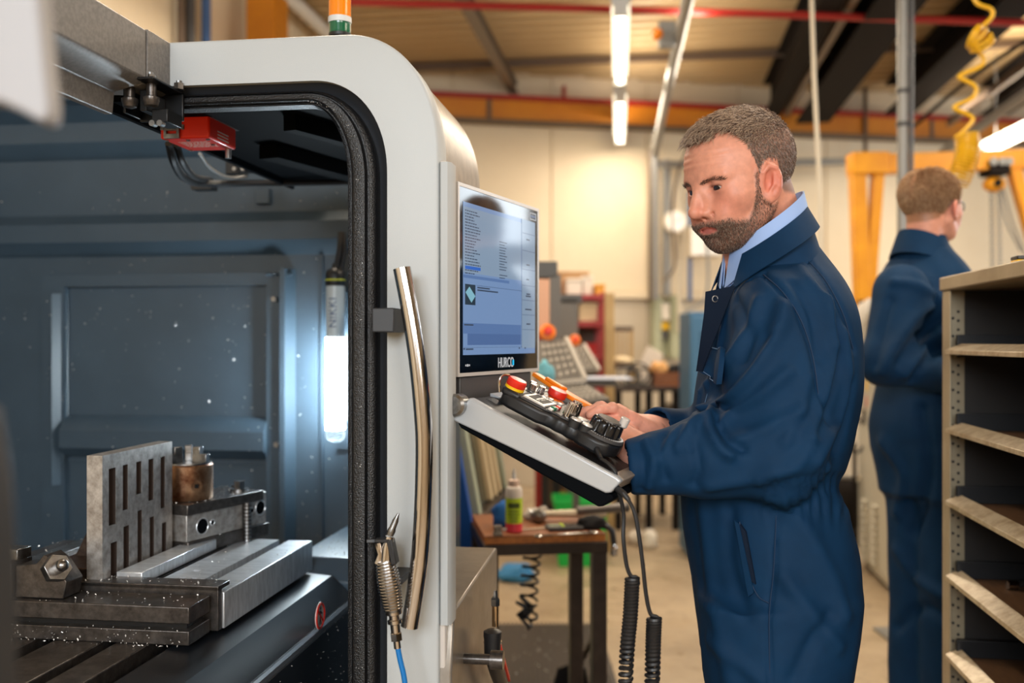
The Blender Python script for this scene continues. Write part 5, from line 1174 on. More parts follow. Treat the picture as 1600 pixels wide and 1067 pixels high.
def strands(H, fn, n, wfun, lenf, dirf, rad, seed, region, jit=.25, nseg=3):
    """short hairs rooted on the head: one mesh of tapering three-sided blades"""
    rs = np.random.RandomState(seed); q = []
    while sum(len(a) for a in q) < n:
        d = rs.normal(size=(6000, 3)); d /= np.linalg.norm(d, axis=1)[:, None]; p = A_(0.01, 0, 0)+d*0.12
        for _ in range(10):
            v = H.sdf_l(p); p = p-d*v[:, None]*0.8
        w = wfun(p); keep = (rs.rand(len(p)) < w) & region(p) & (np.abs(H.sdf_l(p)) < .003); q.append(p[keep])
    q = np.concatenate(q)[:n]; N = grad(H.sdf_l, q, 1e-3); N /= np.maximum(np.linalg.norm(N, axis=1), 1e-9)[:, None]
    D = dirf(q, N)+rs.normal(size=q.shape)*jit; D /= np.linalg.norm(D, axis=1)[:, None]
    T = D-N*(D*N).sum(1)[:, None]; T /= np.maximum(np.linalg.norm(T, axis=1), 1e-6)[:, None]
    Ln = lenf(q)*(0.7+0.6*rs.rand(len(q))); lift = np.clip((D*N).sum(1), .12, .95)
    V = []; Fs = []; b = np.cross(N, T)
    for k in range(nseg+1):
        t = k/nseg; bend = lift[:, None]*(1-.55*t); c = q+N*(bend*Ln[:, None]*t-0.0006)+T*(np.sqrt(1-lift[:, None]**2)*Ln[:, None]*t)
        r = rad*(1-.75*t)
        for j in range(3):
            an = 2*math.pi*j/3; V.append(c+(b*math.cos(an)+N*math.sin(an))*r)
    m = len(q); V = np.stack(V, 1).reshape(-1, 3); S_ = 3*(nseg+1); base = np.arange(m)*S_
    for k in range(nseg):
        for j in range(3):
            Fs.append(np.stack([base+3*k+j, base+3*k+(j+1) % 3, base+3*(k+1)+(j+1) % 3, base+3*(k+1)+j], 1))
    return H.wor(V), np.concatenate(Fs)
# ------------------------------------------------------------------ the man at the control
def trunk(rows, d, f, l, sy=None):               # rows: (y, x_front, x_back, half-width) read off the photograph at distance d
    yaw = math.atan2(-f[1], -f[0])
    y, xf = smooth_prof([r[0] for r in rows], [r[1] for r in rows]); _, xb = smooth_prof([r[0] for r in rows], [r[2] for r in rows]); _, hw = smooth_prof([r[0] for r in rows], [r[3] for r in rows])
    z = CZ-(y-533.5)/F*d; cx = ((xf+xb)/2-800)/F*d; a = np.abs(xb-xf)/2/F*d
    if sy is not None:                           # the sight line is oblique: allow for the width seen past the depth
        be = np.arctan(((xf+xb)/2-800)/F); e = a*np.cos(be); th = be+yaw; a = np.maximum(np.sqrt(np.maximum(e*e-(hw*np.sin(th))**2, 0))/np.cos(th)*.985, .6*a)
    return z, cx, np.full(len(z), d), a, hw
class Man: pass
M1 = Man()
yaw1 = math.radians(180+6); f1 = A_(math.cos(yaw1), math.sin(yaw1)); l1 = A_(-f1[1], f1[0]); D1m = 1.775
rows1 = [(366, 1200, 1258, .05), (392, 1158, 1276, .075), (425, 1124, 1302, .135), (460, 1106, 1323, .185), (500, 1098, 1335, .19), (560, 1092, 1341, .19), (620, 1081, 1340, .185), (680, 1069, 1330, .178), (730, 1063, 1312, .170),
         (757, 1061, 1304, .166), (790, 1060, 1318, .175), (830, 1063, 1332, .185), (870, 1069, 1341, .19), (920, 1076, 1342, .192), (960, 1082, 1337, .190), (1000, 1087, 1328, .186), (1030, 1091, 1322, .182)]
tr1 = loft_sdf(*trunk(rows1, D1m, f1, l1, 1), f1, l1, 2.15)
legz = [(940, 1090, 1330), (1000, 1092, 1326), (1067, 1098, 1315), (1150, 1110, 1300), (1300, 1125, 1275), (1450, 1128, 1285), (1600, 1140, 1280), (1660, 1142, 1280)]
def leg_fn(sgn):
    dl = D1m+l1[1]*.088                         # distance of the leg nearer the camera
    z = [CZ-(r[0]-533.5)/F*dl for r in legz]; cx = [((r[1]+r[2])/2-800)/F*dl if sgn > 0 else ((r[1]+r[2])/2+4-800)/F*(D1m-l1[1]*.088) for r in legz]; cy = [D1m+l1[1]*.088*sgn]*len(z)
    return loft_sdf(z, cx, cy, [(r[2]-r[1])/2/F*dl*.93 for r in legz], [.098, .098, .096, .090, .082, .082, .085, .086], f1, l1)
lg1 = [leg_fn(1), leg_fn(-1)]
p3 = lambda x, y, d: npv(W(x, y, d))
sL, eL, wL = p3(1222, 490, 1.640), p3(1220, 706, 1.600), p3(996, 729, 1.618)
sR, eR, wR = p3(1205, 490, 1.95), p3(1175, 700, 2.0), p3(1030, 672, 1.83)
def cov1(P):
    d = tr1(P); d = smin(d, smin(lg1[0](P), lg1[1](P), .02), .04)
    arm = s_chain(P, [sL, (sL+eL)/2+A_(-.006, 0, 0), eL, (eL+wL)/2+A_(0, 0, .004), wL], [.070, .080, .074, .064, .046], .03)
    armR = s_chain(P, [sR, eR, (eR+wR)/2, wR], [.072, .066, .056, .043], .02)
    cut = lambda q, w, e: smax(q, (P-w) @ ((w-e)/np.linalg.norm(w-e))-.016, .006)   # sleeves end at open cuffs
    d = smin(d, cut(arm, wL, eL), .022); d = smin(d, cut(armR, wR, eR), .02)
    d = smin(d, s_cap(P, sL+A_(.0, .03, .0), sR+A_(0, -.03, 0), .062, .062), .03)
    for (w, e, r) in ((wL, eL, .036), (wR, eR, .034)):
        a = (w-e)/np.linalg.norm(w-e); d = smax(d, -s_cap(P, w-a*.012, w+a*.06, r, r), .004)
    # neck opening
    d = smax(d, -s_cap(P, p3(1205, 405, D1m), p3(1175, 335, 1.77), .044, .060), .01)
    d = smax(d, .03-P[:, 2], .004); return d
lo1 = np.array([0.16, 1.46, 0.02]); hi1 = np.array([0.66, 2.12, 1.50])
P, Fq = surface_nets(cov1, lo1, hi1, 0.0055)
N = vnormals(P, Fq); disp = np.zeros(len(P))
# broad soft drape and finer crumple, then the folds and seams seen in the photograph
nz1 = noise_arr(P, (9, 9, 5), 3.1); nz2 = noise_arr(P, (26, 26, 13), 7.7)
disp += .0048*nz1+.0020*nz2
def folds(P, lines, fn):
    d = np.zeros(len(P))
    for (pts, wd_, amp) in lines:
        n = 14; px = [tuple(p)[:2] for p in pl([(x, y, 0) for x, y in pts], n//max(1, len(pts)-1)+2)]
        q = trace(fn, px); box = np.all((P > q.min(0)-.06) & (P < q.max(0)+.06), axis=1)
        if box.any(): d[box] += 1.7*amp*np.exp(-(dist_poly(P[box], q)/wd_)**2)
    return d
fl1 = [([(1112, 642), (1150, 610), (1190, 560), (1218, 512), (1226, 478)], .013, .010), ([(1108, 600), (1140, 560), (1170, 510), (1186, 470)], .012, .006), ([(1128, 655), (1180, 622), (1232, 580)], .010, .005),
       ([(1122, 628), (1165, 582), (1200, 528)], .008, -.005), ([(1150, 470), (1170, 520), (1160, 560)], .012, -.004),
       ([(1112, 640), (1108, 668), (1124, 700), (1140, 712)], .008, .008), ([(1120, 652), (1140, 688), (1160, 702)], .007, -.007), ([(1098, 652), (1075, 676), (1060, 700)], .008, .006), ([(1068, 668), (1046, 690), (1030, 720)], .009, .005),
       ([(1082, 690), (1092, 726), (1084, 758)], .008, -.004), ([(1040, 680), (1032, 712), (1040, 750)], .007, -.004), ([(1010, 690), (1022, 720), (1014, 760)], .007, .004), ([(998, 698), (1006, 730), (1000, 765)], .006, -.003),
       ([(1150, 690), (1200, 668), (1250, 640)], .012, .005), ([(1190, 750), (1240, 730), (1270, 690)], .012, .005), ([(1228, 690), (1250, 640), (1262, 590)], .010, .004), ([(1206, 735), (1160, 752), (1110, 762)], .012, .004),
       ([(1290, 470), (1300, 540), (1285, 620), (1262, 680)], .012, .007), ([(1315, 520), (1322, 590), (1305, 660), (1275, 720)], .012, .007), ([(1302, 500), (1310, 570), (1294, 650)], .009, -.006), ([(1328, 600), (1318, 670), (1296, 730)], .010, -.005),
       ([(1250, 420), (1285, 470), (1296, 540)], .010, .005), ([(1238, 440), (1268, 490), (1280, 560)], .008, -.004), ([(1128, 470), (1118, 530), (1112, 600)], .007, -.004), ([(1140, 470), (1130, 520), (1124, 560)], .007, .004), ([(1095, 610), (1085, 660), (1078, 700)], .007, .004),
       ([(1215, 780), (1260, 830), (1300, 900), (1322, 960)], .016, .005), ([(1225, 900), (1270, 960), (1310, 1010)], .014, .005), ([(1100, 800), (1110, 880), (1120, 960), (1140, 1060)], .018, .005), ([(1140, 800), (1140, 880), (1165, 960)], .014, -.004),
       ([(1240, 1060), (1270, 1000), (1300, 960)], .012, -.005), ([(1110, 1000), (1150, 1030), (1190, 1062)], .014, .004),
       ([(1192, 428), (1222, 455), (1252, 500), (1272, 560), (1283, 640)], .0055, -.0045), ([(1172, 436), (1192, 428)], .005, -.004),
       ([(1232, 372), (1262, 405), (1292, 440), (1318, 490), (1334, 545)], .0055, -.0040), ([(1213, 775), (1212, 830), (1208, 900), (1202, 960), (1203, 1064)], .0045, -.0030)]
disp += folds(P, fl1, cov1)
# gathered elastic at the waist
yy = 533.5-(P[:, 2]-CZ)*F/P[:, 1]; xx = 800+P[:, 0]*F/P[:, 1]
band = np.exp(-((yy-757)/17)**4)*np.clip((xx-1175)/30, 0, 1)
disp += band*(-.006+.0022*np.sin(xx*.62+2*nz1)); disp += np.exp(-((yy-790)/24)**2)*np.clip((xx-1175)/30, 0, 1)*.0025*np.sin(xx*.38+3*nz2)
P2 = P+N*disp[:, None]
t1 = Thing('person', 'man with short brown hair and trimmed beard in navy coveralls, working at the control console', 'person', (0.47, 1.79, 0.0))
org1 = (0.47, 1.79, 0.0)
np_mesh('coverall', P2, Fq, MT['coverall'], org1, t1.e)
# --- skin: one continuous body from head to hands
H1 = Head(p3(1157, 276, 1.742), math.radians(180+27), math.radians(17), math.radians(0), 1.03)
nb0 = p3(1203, 420, D1m)
hL_w = p3(1012, 716, 1.655); hL_d = p3(955, 676, 1.70)-hL_w
hR_w = p3(1026, 674, 1.815); hR_d = p3(964, 642, 1.765)-hR_w
cl_ = [(.12, .30, .25), (.12, .30, .25), (.12, .30, .25), (.14, .32, .25)]
cr_ = [(.02, .50, .30), (.18, .50, .35), (.26, .50, .35), (.30, .50, .35)]
upL = A_(-.30, -.10, 1.0); upR = A_(-.30, -.42, 1.0)
hl = bounded(lambda P: hand(P, hL_w, hL_d, upL, -1, cl_), hL_w-.21, hL_w+.21)
hr = bounded(lambda P: hand(P, hR_w, hR_d, upR, +1, cr_, 1.0, .62), hR_w-.21, hR_w+.21)
hd = bounded(H1.sdf, H1.c-.14, H1.c+.15)
nk0, nk1 = H1.wor(A_(-.040, 0, -.050)), H1.wor(A_(-.006, 0, -.062))
def body1(P):
    d = hd(P)
    nk = s_cap(P, nk0, nb0+A_(.015, 0, .0), .050, .062); nk = smin(nk, s_cap(P, nk1, nb0+A_(-.03, 0, .02), .040, .052), .02)
    jaw = smin(d, nk, .018)
    tor = s_cap(P, nb0-A_(0, 0, .06), p3(1200, 640, D1m), .085, .09); sh = s_cap(P, sL+A_(0, .05, -.01), sR+A_(0, -.05, -.01), .045, .045)
    b = smin(smin(tor, sh, .04), nk, .025); d = np.minimum(jaw, smin(b, jaw, .012))
    d = smin(d, s_chain(P, [sL+A_(0, .05, -.01), eL, hL_w], [.045, .036, .026], .02), .02); d = smin(d, s_chain(P, [sR+A_(0, -.05, -.01), eR, hR_w], [.045, .036, .026], .02), .02)
    d = smin(d, hl(P), .008); d = smin(d, hr(P), .008); return d
lo = np.minimum(np.minimum(hL_w, hR_w)-.24, A_(.05, 1.4, 1.1)); lo = A_(.09, 1.48, 1.05); hi = A_(.60, 2.10, 1.76)
P, Fq = surface_nets(body1, lo, hi, 0.0023)
hl_ = H1.loc(P); headm = (np.abs(hl_) < .15).all(1) & (hl_[:, 2] > -.14)
col = np.tile(np.array(S(226, 158, 134)), (len(P), 1)); col[headm] = H1.paint(P[headm], S(214, 148, 122), S(92, 68, 56), S(110, 86, 74))
np_mesh('body', P, Fq, MT['skin'], org1, t1.e, col)
for sgn in (1, -1):
    c = H1.wor(A_(.0715, .0315*sgn, -.004)); t1.part('eye', MB().sphere(c, .0130, 20, 14), 'eye_white')
    look = H1.R @ A_(.95, .16, -.24); look /= np.linalg.norm(look)
    t1.part('iris', MB().lathe(c+look*.0113, [(.0068, 0), (.0064, .0012), (.003, .0020)], 20, look), 'iris')
# hair and beard
hairm = attr_mat('hair', .5, (300, .05, .0005), .35); hairm.node_tree.nodes['Principled BSDF'].inputs['Base Color'].default_value = (*S(112, 90, 76), 1)
def flat(name, c, rough=.5): return mat(name, c, rough, spec=.35)
MT['hair_a'] = flat('hair_brown', S(118, 95, 80)); MT['hair_b'] = flat('hair_highlight', S(180, 154, 130)); MT['hair_c'] = flat('hair_grey', S(158, 144, 134)); MT['beard_a'] = flat('beard_dark', S(92, 72, 60)); MT['beard_b'] = flat('beard_grey', S(160, 138, 120))  # the pale strands, densest on top, stand in for the hair's highlights
def top_len(q):
    top = np.clip((q[:, 2]-.045)/.035, 0, 1); front = np.clip((q[:, 0]+.01)/.07, 0, 1)
    return .0065+top*(.010+.014*front)
def comb(q, N):
    fwd = A_(1, 0, 0)[None]*np.clip((q[:, 2]-.03)/.05, 0, 1)[:, None]; dn = A_(-.25, 0, -1)[None]*np.clip((.06-q[:, 2])/.05, 0, 1)[:, None]
    sidew = np.stack([0*q[:, 0], np.sign(q[:, 1])*.25, 0*q[:, 0]], 1); return fwd+dn*.9+sidew+N*np.where(q[:, 2] > .06, .62, .22)[:, None]
allr = lambda q: np.ones(len(q), bool)
for (n, sd, m, jit) in ((9000, 11, 'hair_a', .22), (4800, 12, 'hair_b', .30), (2200, 13, 'hair_c', .25)):
    w = H1.hair_w if m == 'hair_a' else ((lambda q: H1.hair_w(q)*np.clip((q[:, 2]-.035)/.04, .10, 1)*np.clip((q[:, 0]+.10)/.09, .25, 1)) if m == 'hair_b' else (lambda q: H1.hair_w(q)*np.clip((.075-q[:, 2])/.03, .05, 1)))
    P, Fq = strands(H1, None, n, w, top_len, comb, .0006, sd, allr, jit); o = np_mesh('hair', P, Fq, MT[m], org1, t1.e); o['kind'] = 'stuff'
bl = lambda q: .0055+0*q[:, 0]
def bdir(q, N): return A_(.15, 0, -.9)[None]+N*.75
for (n, sd, m) in ((6500, 21, 'beard_a'), (2600, 22, 'beard_b')):
    P, Fq = strands(H1, None, n, lambda q: H1.beard_w(q)*np.clip((q[:, 0]-.018)/.05, .20, 1), bl, bdir, .00042, sd, lambda q: q[:, 2] > -.13, .4, 2); o = np_mesh('beard', P, Fq, MT[m], org1, t1.e); o['kind'] = 'stuff'
def browdir(q, N): return np.stack([0*q[:, 0], np.sign(q[:, 1]), .25+0*q[:, 0]], 1)+N*.3
def browreg(q): y = np.abs(q[:, 1]); return (q[:, 0] > .05) & (np.abs(q[:, 2]-(.0095+.14*np.minimum(y-.030, 0)-.16*np.maximum(y-.036, 0))) < .0026) & (y > .010) & (y < .052)
P, Fq = strands(H1, None, 230, lambda q: np.ones(len(q)), lambda q: .008+0*q[:, 0], browdir, .00045, 31, browreg, .25, 2); o = np_mesh('eyebrow', P, Fq, MT['beard_a'], org1, t1.e); o['kind'] = 'stuff'
# collars: a shirt collar inside the coverall collar
nc = Vector((p3(1193, 374, 1.757))); fdir = Vector((f1[0], f1[1], 0)); ldir = Vector((l1[0], l1[1], 0))
def ringp(phi, a, b, tilt, up, fw=0.0):
    c, s_ = math.cos(phi), math.sin(phi); return nc+fdir*(a*c+fw)+ldir*(b*s_)+Vector((0, 0, -tilt*c+up))
ph = [math.radians(-168+336*i/40) for i in range(41)]
gap = lambda p: 0.0
# parameter runs from one front edge round the back to the other front edge
def ringc(a, b, tilt, up, open_=14, dip=0.0, fw=0.0):
    out = []
    for i in range(49):
        p = math.radians(open_+(360-2*open_)*i/48); q = ringp(p, a, b, tilt, up, fw); q.z -= dip*max(0, math.cos(p))**4; out.append(q)
    return out
t1.part('shirt_collar', ribbon(ringc(.066, .080, .050, .034, 10), ringc(.072, .088, .056, -.034, 6, .010), .0018), 'shirt_blue', smooth=60, label='light blue shirt collar')
t1.part('shirt_collar_fall', ribbon(ringc(.067, .081, .050, .035, 12), ringc(.076, .090, .058, -.012, 8, .018), .0018), 'shirt_blue', smooth=60, label='light blue shirt collar')
t1.part('coverall_collar', ribbon(ringc(.071, .090, .050, .010, 36), ringc(.090, .120, .056, -.032, 30, .020), .0022), 'coverall', smooth=60)
t1.part('coverall_collar_stand', ribbon(ringc(.070, .089, .050, .008, 36), ringc(.092, .114, .060, -.075, 30), .0018), 'coverall', smooth=60)
# open front flap with its snap
fa = [W(1103, 456, 1.720), W(1101, 490, 1.717), W(1097, 520, 1.717), W(1093, 550, 1.720), W(1089, 580, 1.730)]
fb = [W(1150, 446, 1.685), W(1134, 486, 1.685), W(1121, 520, 1.690), W(1109, 550, 1.70), W(1098, 580, 1.715)]
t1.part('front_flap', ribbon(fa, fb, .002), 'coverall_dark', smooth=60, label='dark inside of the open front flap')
sn = W(1117, 467, 1.7035); t1.part('snap', MB().tube([sn+Vector((math.cos(i*math.pi/8)*.0048, -.002, math.sin(i*math.pi/8)*.0052)) for i in range(16)], .0009, 6, closed=True), 'steel')
# breast pocket with a stitched flap
wavy = lambda u, v: .004*math.sin(u*5+1)*v+.003*math.sin(u*9)*v
t1.part('pocket_flap', patch(cov1, [(1112, 541), (1142, 547), (1136, 600), (1109, 583)], 14, 8, .013, .005, wavy), 'coverall', smooth=60)
def stitch(name, pts, fn, off=.002, r=.0006, m='stitch'):
    q = trace(fn, [tuple(p)[:2] for p in pl([(x, y, 0) for x, y in pts], 6)]); n_ = grad(fn, q, 2e-3); n_ /= np.linalg.norm(n_, axis=1)[:, None]
    t1.part(name, MB().tube([Vector(a) for a in q+n_*off], r, 5), m)
stitch('stitching', [(1113, 543), (1126, 545), (1140, 549)], cov1, .0185); stitch('stitching', [(1111, 580), (1122, 588), (1134, 595)], cov1, .0215)
for k in range(2): stitch('stitching', [(1118-k*6, 600), (1112-k*6, 622), (1107-k*6, 640)], cov1, .003, .0005)
stitch('seam', [(1192, 427), (1222, 454), (1252, 499), (1272, 559), (1283, 640)], cov1, -.002, .0010, 'stitch_dark'); stitch('seam', [(1213, 775), (1212, 830), (1208, 900), (1202, 960), (1203, 1064)], cov1, -.001, .0009, 'stitch_dark')
stitch('seam', [(1232, 372), (1262, 405), (1292, 440), (1318, 490), (1334, 545)], cov1, -.001, .0009, 'stitch_dark')
# side pocket slit
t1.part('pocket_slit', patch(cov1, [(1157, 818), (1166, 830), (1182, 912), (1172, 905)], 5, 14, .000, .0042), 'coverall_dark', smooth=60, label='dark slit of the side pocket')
t1.part('pocket_welt', patch(cov1, [(1150, 812), (1157, 818), (1180, 925), (1172, 932)], 4, 14, .001, .0050), 'coverall', smooth=60)
stitch('seam', [(1157, 815), (1160, 850), (1168, 890), (1185, 930), (1202, 943)], cov1, .003, .0011, 'stitch_dark')
eb = MB()
for (x0, y0, x1, y1) in ((1087, 650, 1090, 656), (1090, 656, 1088, 661), (1092, 651, 1091, 657), (1086, 660, 1090, 663)):
    q = trace(cov1, [(x0, y0), (x1, y1)]); n_ = grad(cov1, q, 2e-3); q = q+n_*.004; eb.tube([Vector(q[0]), Vector(q[1])], .0014, 6)
t1.part('emblem', eb, 'white_plain')
# boots
for s_ in (1, -1):
    c = A_(tr1 and .47+l1[0]*.092*s_, 1.79+l1[1]*.092*s_, 0); mb = MB(); rows = []
    for (a, hw, h0) in ((-.075, .028, .02), (-.07, .036, .085), (-.03, .042, .10), (.03, .044, .095), (.09, .047, .065), (.15, .045, .05), (.185, .034, .04), (.20, .018, .02)):
        rows.append([Vector((c[0]+f1[0]*a+l1[0]*hw*math.cos(k)*1.0, c[1]+f1[1]*a+l1[1]*hw*math.cos(k), max(.0, h0*(.5+.5*math.sin(k)))+.002)) for k in [i*math.pi/7 for i in range(14)]])
    t1.part('boot', MB().loft(rows), 'black_plastic', smooth=60)
# ------------------------------------------------------------------ small steel workbench with tools
MT['bench_steel'] = mat('bench_steel', S(70, 58, 50), 0.4, 0.4, var=(20, S(52, 42, 36), 0.3, 0.7))
MT['bench_wood'] = mat('bench_wood', S(150, 92, 52), 0.5, var=(16, S(112, 66, 38), 0.3, 0.7), stretch=(1, 5, 1))
MT['ply_edge'] = mat('ply_edge', S(196, 120, 50), 0.5, var=(60, S(150, 86, 36), 0.3, 0.7))
MT['green_bin'] = mat('green_bin', S(20, 176, 74), 0.45); MT['blue_cloth'] = mat('blue_cloth', S(24, 92, 168), 0.8, bump=(120, .5, .002)); MT['rag'] = mat('rag', S(206, 200, 188), 0.9, bump=(300, .4, .001)); MT['black_cloth'] = mat('black_cloth', S(24, 23, 24), 0.9, bump=(300, .4, .001))
MT['mat_rubber'] = mat('mat_rubber', S(66, 58, 52), 0.6); MT['handle_wood'] = mat('handle_wood', S(212, 198, 172), 0.55); MT['ball_steel'] = mat('ball_steel', S(150, 142, 132), .4, .7, var=(60, S(104, 96, 88), .3, .7))
BZ = math.radians(8); RB = Matrix.Rotation(-BZ, 3, 'Z')
def on_floor(px, py, z=0.0): d = (CZ-z)*F/(py-533.5); return W(px, py, d)
zt = 0.78
c0 = RB @ on_floor(757, 838, zt); bx, by = c0.x, c0.y; bw_, bd = 0.350, 0.36
wbn = Thing('workbench', 'small brown workbench with a wooden top and dark steel legs behind the console', 'workbench', (bx+bw_/2, by+bd/2, 0), BZ)
B = lambda x0, x1, y0, y1, z0, z1: MB().box((bx+x0, by+y0, z0), (bx+x1, by+y1, z1))
wbn.part('top', B(0, bw_, 0, bd, zt-0.003, zt), 'bench_wood', bev=0.001); wbn.part('top_board', B(0.001, bw_-.001, 0.001, bd, zt-0.024, zt-0.0032), 'ply_edge', bev=0.001)
for (x0, x1, y0, y1) in ((-.004, bw_+.006, -.004, .034), (-.004, bw_+.006, bd-.034, bd+.004), (-.004, .034, .034, bd-.034), (bw_-.032, bw_+.006, .034, bd-.034)): wbn.part('frame_rail', B(x0, x1, y0, y1, zt-.056, zt-.0245), 'bench_steel', bev=.002)
for x in (-.002, bw_-.038): 
    for y in (-.002, bd-.038): wbn.part('leg', B(x, x+.042, y, y+.042, 0, zt-.0565), 'bench_steel', bev=.002)
wbn.part('stretcher', B(.03, bw_-.03, bd-.03, bd-.01, .12, .15), 'bench_steel', bev=.002)
q = on_floor(803, 831, zt); s_ = 2.87/F
t = Thing('oil_bottle', 'plastic squeeze bottle of pink fluid with a yellow-green label standing on the workbench', 'bottle', q, 0)
hh = lambda y: (831-y)*s_; R0 = 13.2*s_
t.part('fluid', MB().lathe(q+Vector((0,0,.0005)), [(R0*.9, 0), (R0, .003), (R0, hh(816))], 24), mat('pink_fluid', S(226, 70, 84), .25))
t.part('label', MB().lathe(q, [(R0*1.01, hh(816)), (R0*1.01, hh(777))], 24), 'label_yellow_green'); t.part('body', MB().lathe(q, [(R0, hh(777)), (R0, hh(766)), (R0*.86, hh(761)), (R0*.62, hh(759))], 24), mat('bottle_white', S(226, 214, 202), .4))
lp = MB()
for (y0, y1, w) in ((784, 792, .8), (796, 798, .7), (801, 803, .75), (806, 808, .6), (811, 813, .5)):
    rows = [[q+Vector((R0*1.03*math.sin(a), -R0*1.03*math.cos(a), hh(y))) for a in [(-.9+1.8*i/8)*w for i in range(9)]] for y in (y0, y1)]; lp.loft(rows, closed=False)
t.part('label_print', lp, mat('label_ink', S(72, 84, 30), .5), kind='stuff'); t.part('cap', MB().lathe(q, [(R0*.62, hh(760)), (R0*.66, hh(758)), (R0*.62, hh(750)), (R0*.3, hh(748))], 20), mat('cap_pink', S(226, 196, 178), .4)); t.part('nozzle', MB().lathe(q, [(R0*.3, hh(748)), (R0*.2, hh(740)), (R0*.08, hh(732))], 14), mat('nozzle', S(206, 206, 206), .35))
q = on_floor(780, 838, zt); t = Thing('bulldog_clip', 'small grey clamp jaw standing at the left corner of the workbench', 'clamp', RB @ q, BZ)
cl = t.org
t.part('jaw', MB().box(cl+Vector((-.016, 0, 0)), cl+Vector((.010, .02, .012))), 'ball_steel', bev=.002); t.part('upper_jaw', MB().box(cl+Vector((-.014, .002, .0125)), cl+Vector((.008, .018, .03))), 'ball_steel', bev=.003); t.part('screw', MB().cyl(cl+Vector((.011, .01, .018)), cl+Vector((.022, .01, .018)), .004, n=10), 'steel')
def lump(c, r, seed, amp=.35, n=20, m=12, rot=None):
    mb = MB(); mb.sphere((0,0,0), 1, n, m); out = []
    for v in mb.v:
        k = 1+amp*noise.noise((v[0]*1.6+seed, v[1]*1.6, v[2]*1.6))+amp*.4*noise.noise((v[0]*4+seed, v[1]*4, v[2]*4)); p = Vector((v[0]*r[0]*k, v[1]*r[1]*k, max(v[2]*r[2]*k, -r[2]*.75)))
        if rot is not None: p = rot @ p
        out.append(Vector(c)+p+Vector((0, 0, r[2]*.75)))
    mb.v = [tuple(p) for p in out]; return mb
single('blue_cloth', lump(on_floor(786, 822, zt), (.034, .028, .042), 3.3), 'blue_cloth', 'crumpled blue cloth behind the oil bottle on the workbench', 'cloth', smooth=80)
# ball-pein hammer lying with its head to the left
h0 = on_floor(846, 818, zt)+Vector((0, .03, .024)); h1 = h0+Vector((.20, .045, -.006))
t = Thing('hammer', 'ball hammer with a pale handle lying on the back of the workbench', 'hammer', h0-Vector((0,0,.024)), 0)
t.part('handle', MB().tube([h0, h0.lerp(h1, .2), h0.lerp(h1, .6), h1], [.009, .011, .014, .012], 12), 'handle_wood'); ax = Vector((-.25, -.97, 0)).normalized()
t.part('head', MB().lathe(h0-ax*.032, [(.018, 0), (.021, .004), (.020, .018), (.013, .026), (.013, .044), (.018, .052), (.022, .062), (.018, .074), (.008, .080)], 20, ax), 'ball_steel')
t.part('head_cap', MB().lathe(h0-Vector((.034, 0, 0)), [(.013, 0), (.014, .003), (.014, .018)], 14, (1,0,0)), 'steel')
single('white_rag', lump(on_floor(835, 812, zt), (.032, .022, .020), 8.1), 'rag', 'pale grey rag lying behind the hammer head on the workbench', 'rag', smooth=80)
k0 = on_floor(928, 817, zt)+Vector((-.0, .05, .030)); k1 = k0+Vector((.105, .03, .004))
t = Thing('bar_end', 'dark grey steel bar sticking out over the right end of the workbench', 'steel bar', k0-Vector((0,0,.016)), 0); t.part('rod', MB().cyl(k0-Vector((.05,.012,0)), k1, .0145, n=18), mat('bar_grey', S(104, 98, 94), .4, .5)); t.part('end_cap', MB().cyl(k1, k1+Vector((.008, .002, 0)), .0155, n=18), 'dark_grey'); 
single('black_rag', lump(on_floor(925, 826, zt), (.048, .024, .022), 5.7), 'black_cloth', 'black rag bundled at the right end of the workbench', 'rag', smooth=80)
# calculator
q = on_floor(884, 829, zt); R = Matrix.Rotation(math.radians(10), 3, 'Z')
t = Thing('calculator', 'black pocket calculator with tiny keys lying on the workbench', 'calculator', Matrix.Rotation(-math.radians(10), 3, 'Z') @ q, math.radians(10)); lc = t.org
t.part('case', MB().box(lc+Vector((-.052, -.012, .0005)), lc+Vector((.052, .055, .012))), 'dark_grey', bev=.003); t.part('display', MB().box(lc+Vector((-.044, .0, .0122)), lc+Vector((-.016, .048, .0128))), mat('calc_lcd', S(120, 130, 112), .2))
for i in range(6):
    for j in range(4): t.part('key', MB().box(lc+Vector((-.010+i*.0098, -.002+j*.013, .0122)), lc+Vector((-.003+i*.0098, .007+j*.013, .0145))), 'dark_steel' if i else 'label_yellow_green')
q0, q1 = on_floor(838, 839, zt), on_floor(930, 833, zt); d = (q1-q0).normalized(); n_ = Vector((-d.y, d.x, 0))
t = Thing('spanner', 'chrome combination spanner lying along the front of the workbench', 'spanner', (q0+q1)/2, 0)
U = Vector((0, 0, .003)); t.part('shank', MB().bar(q0+d*.015+U, q1-d*.014+U, .009, .005), 'chrome', bev=.0015)
t.part('ring_end', MB().tube([q0+d*.006+U+(d*math.cos(i*math.pi/9)+n_*math.sin(i*math.pi/9))*.011 for i in range(18)], .0035, 8, closed=True), 'chrome')
t.part('open_end', MB().tube([q1-d*.004+U+(d*math.cos(a)+n_*math.sin(a))*.011 for a in [math.radians(50+260*i/14) for i in range(15)]], .0036, 8), 'chrome')
q0 = on_floor(816, 829, zt); single('thin_rod', MB().cyl(q0+Vector((0,0,.0026)), on_floor(856, 826, zt)+Vector((0,0,.0026)), .0025, n=8), 'cap_pink' if 'cap_pink' in MT else 'handle_wood', 'thin pale rod lying between the bottle and the calculator', 'rod')
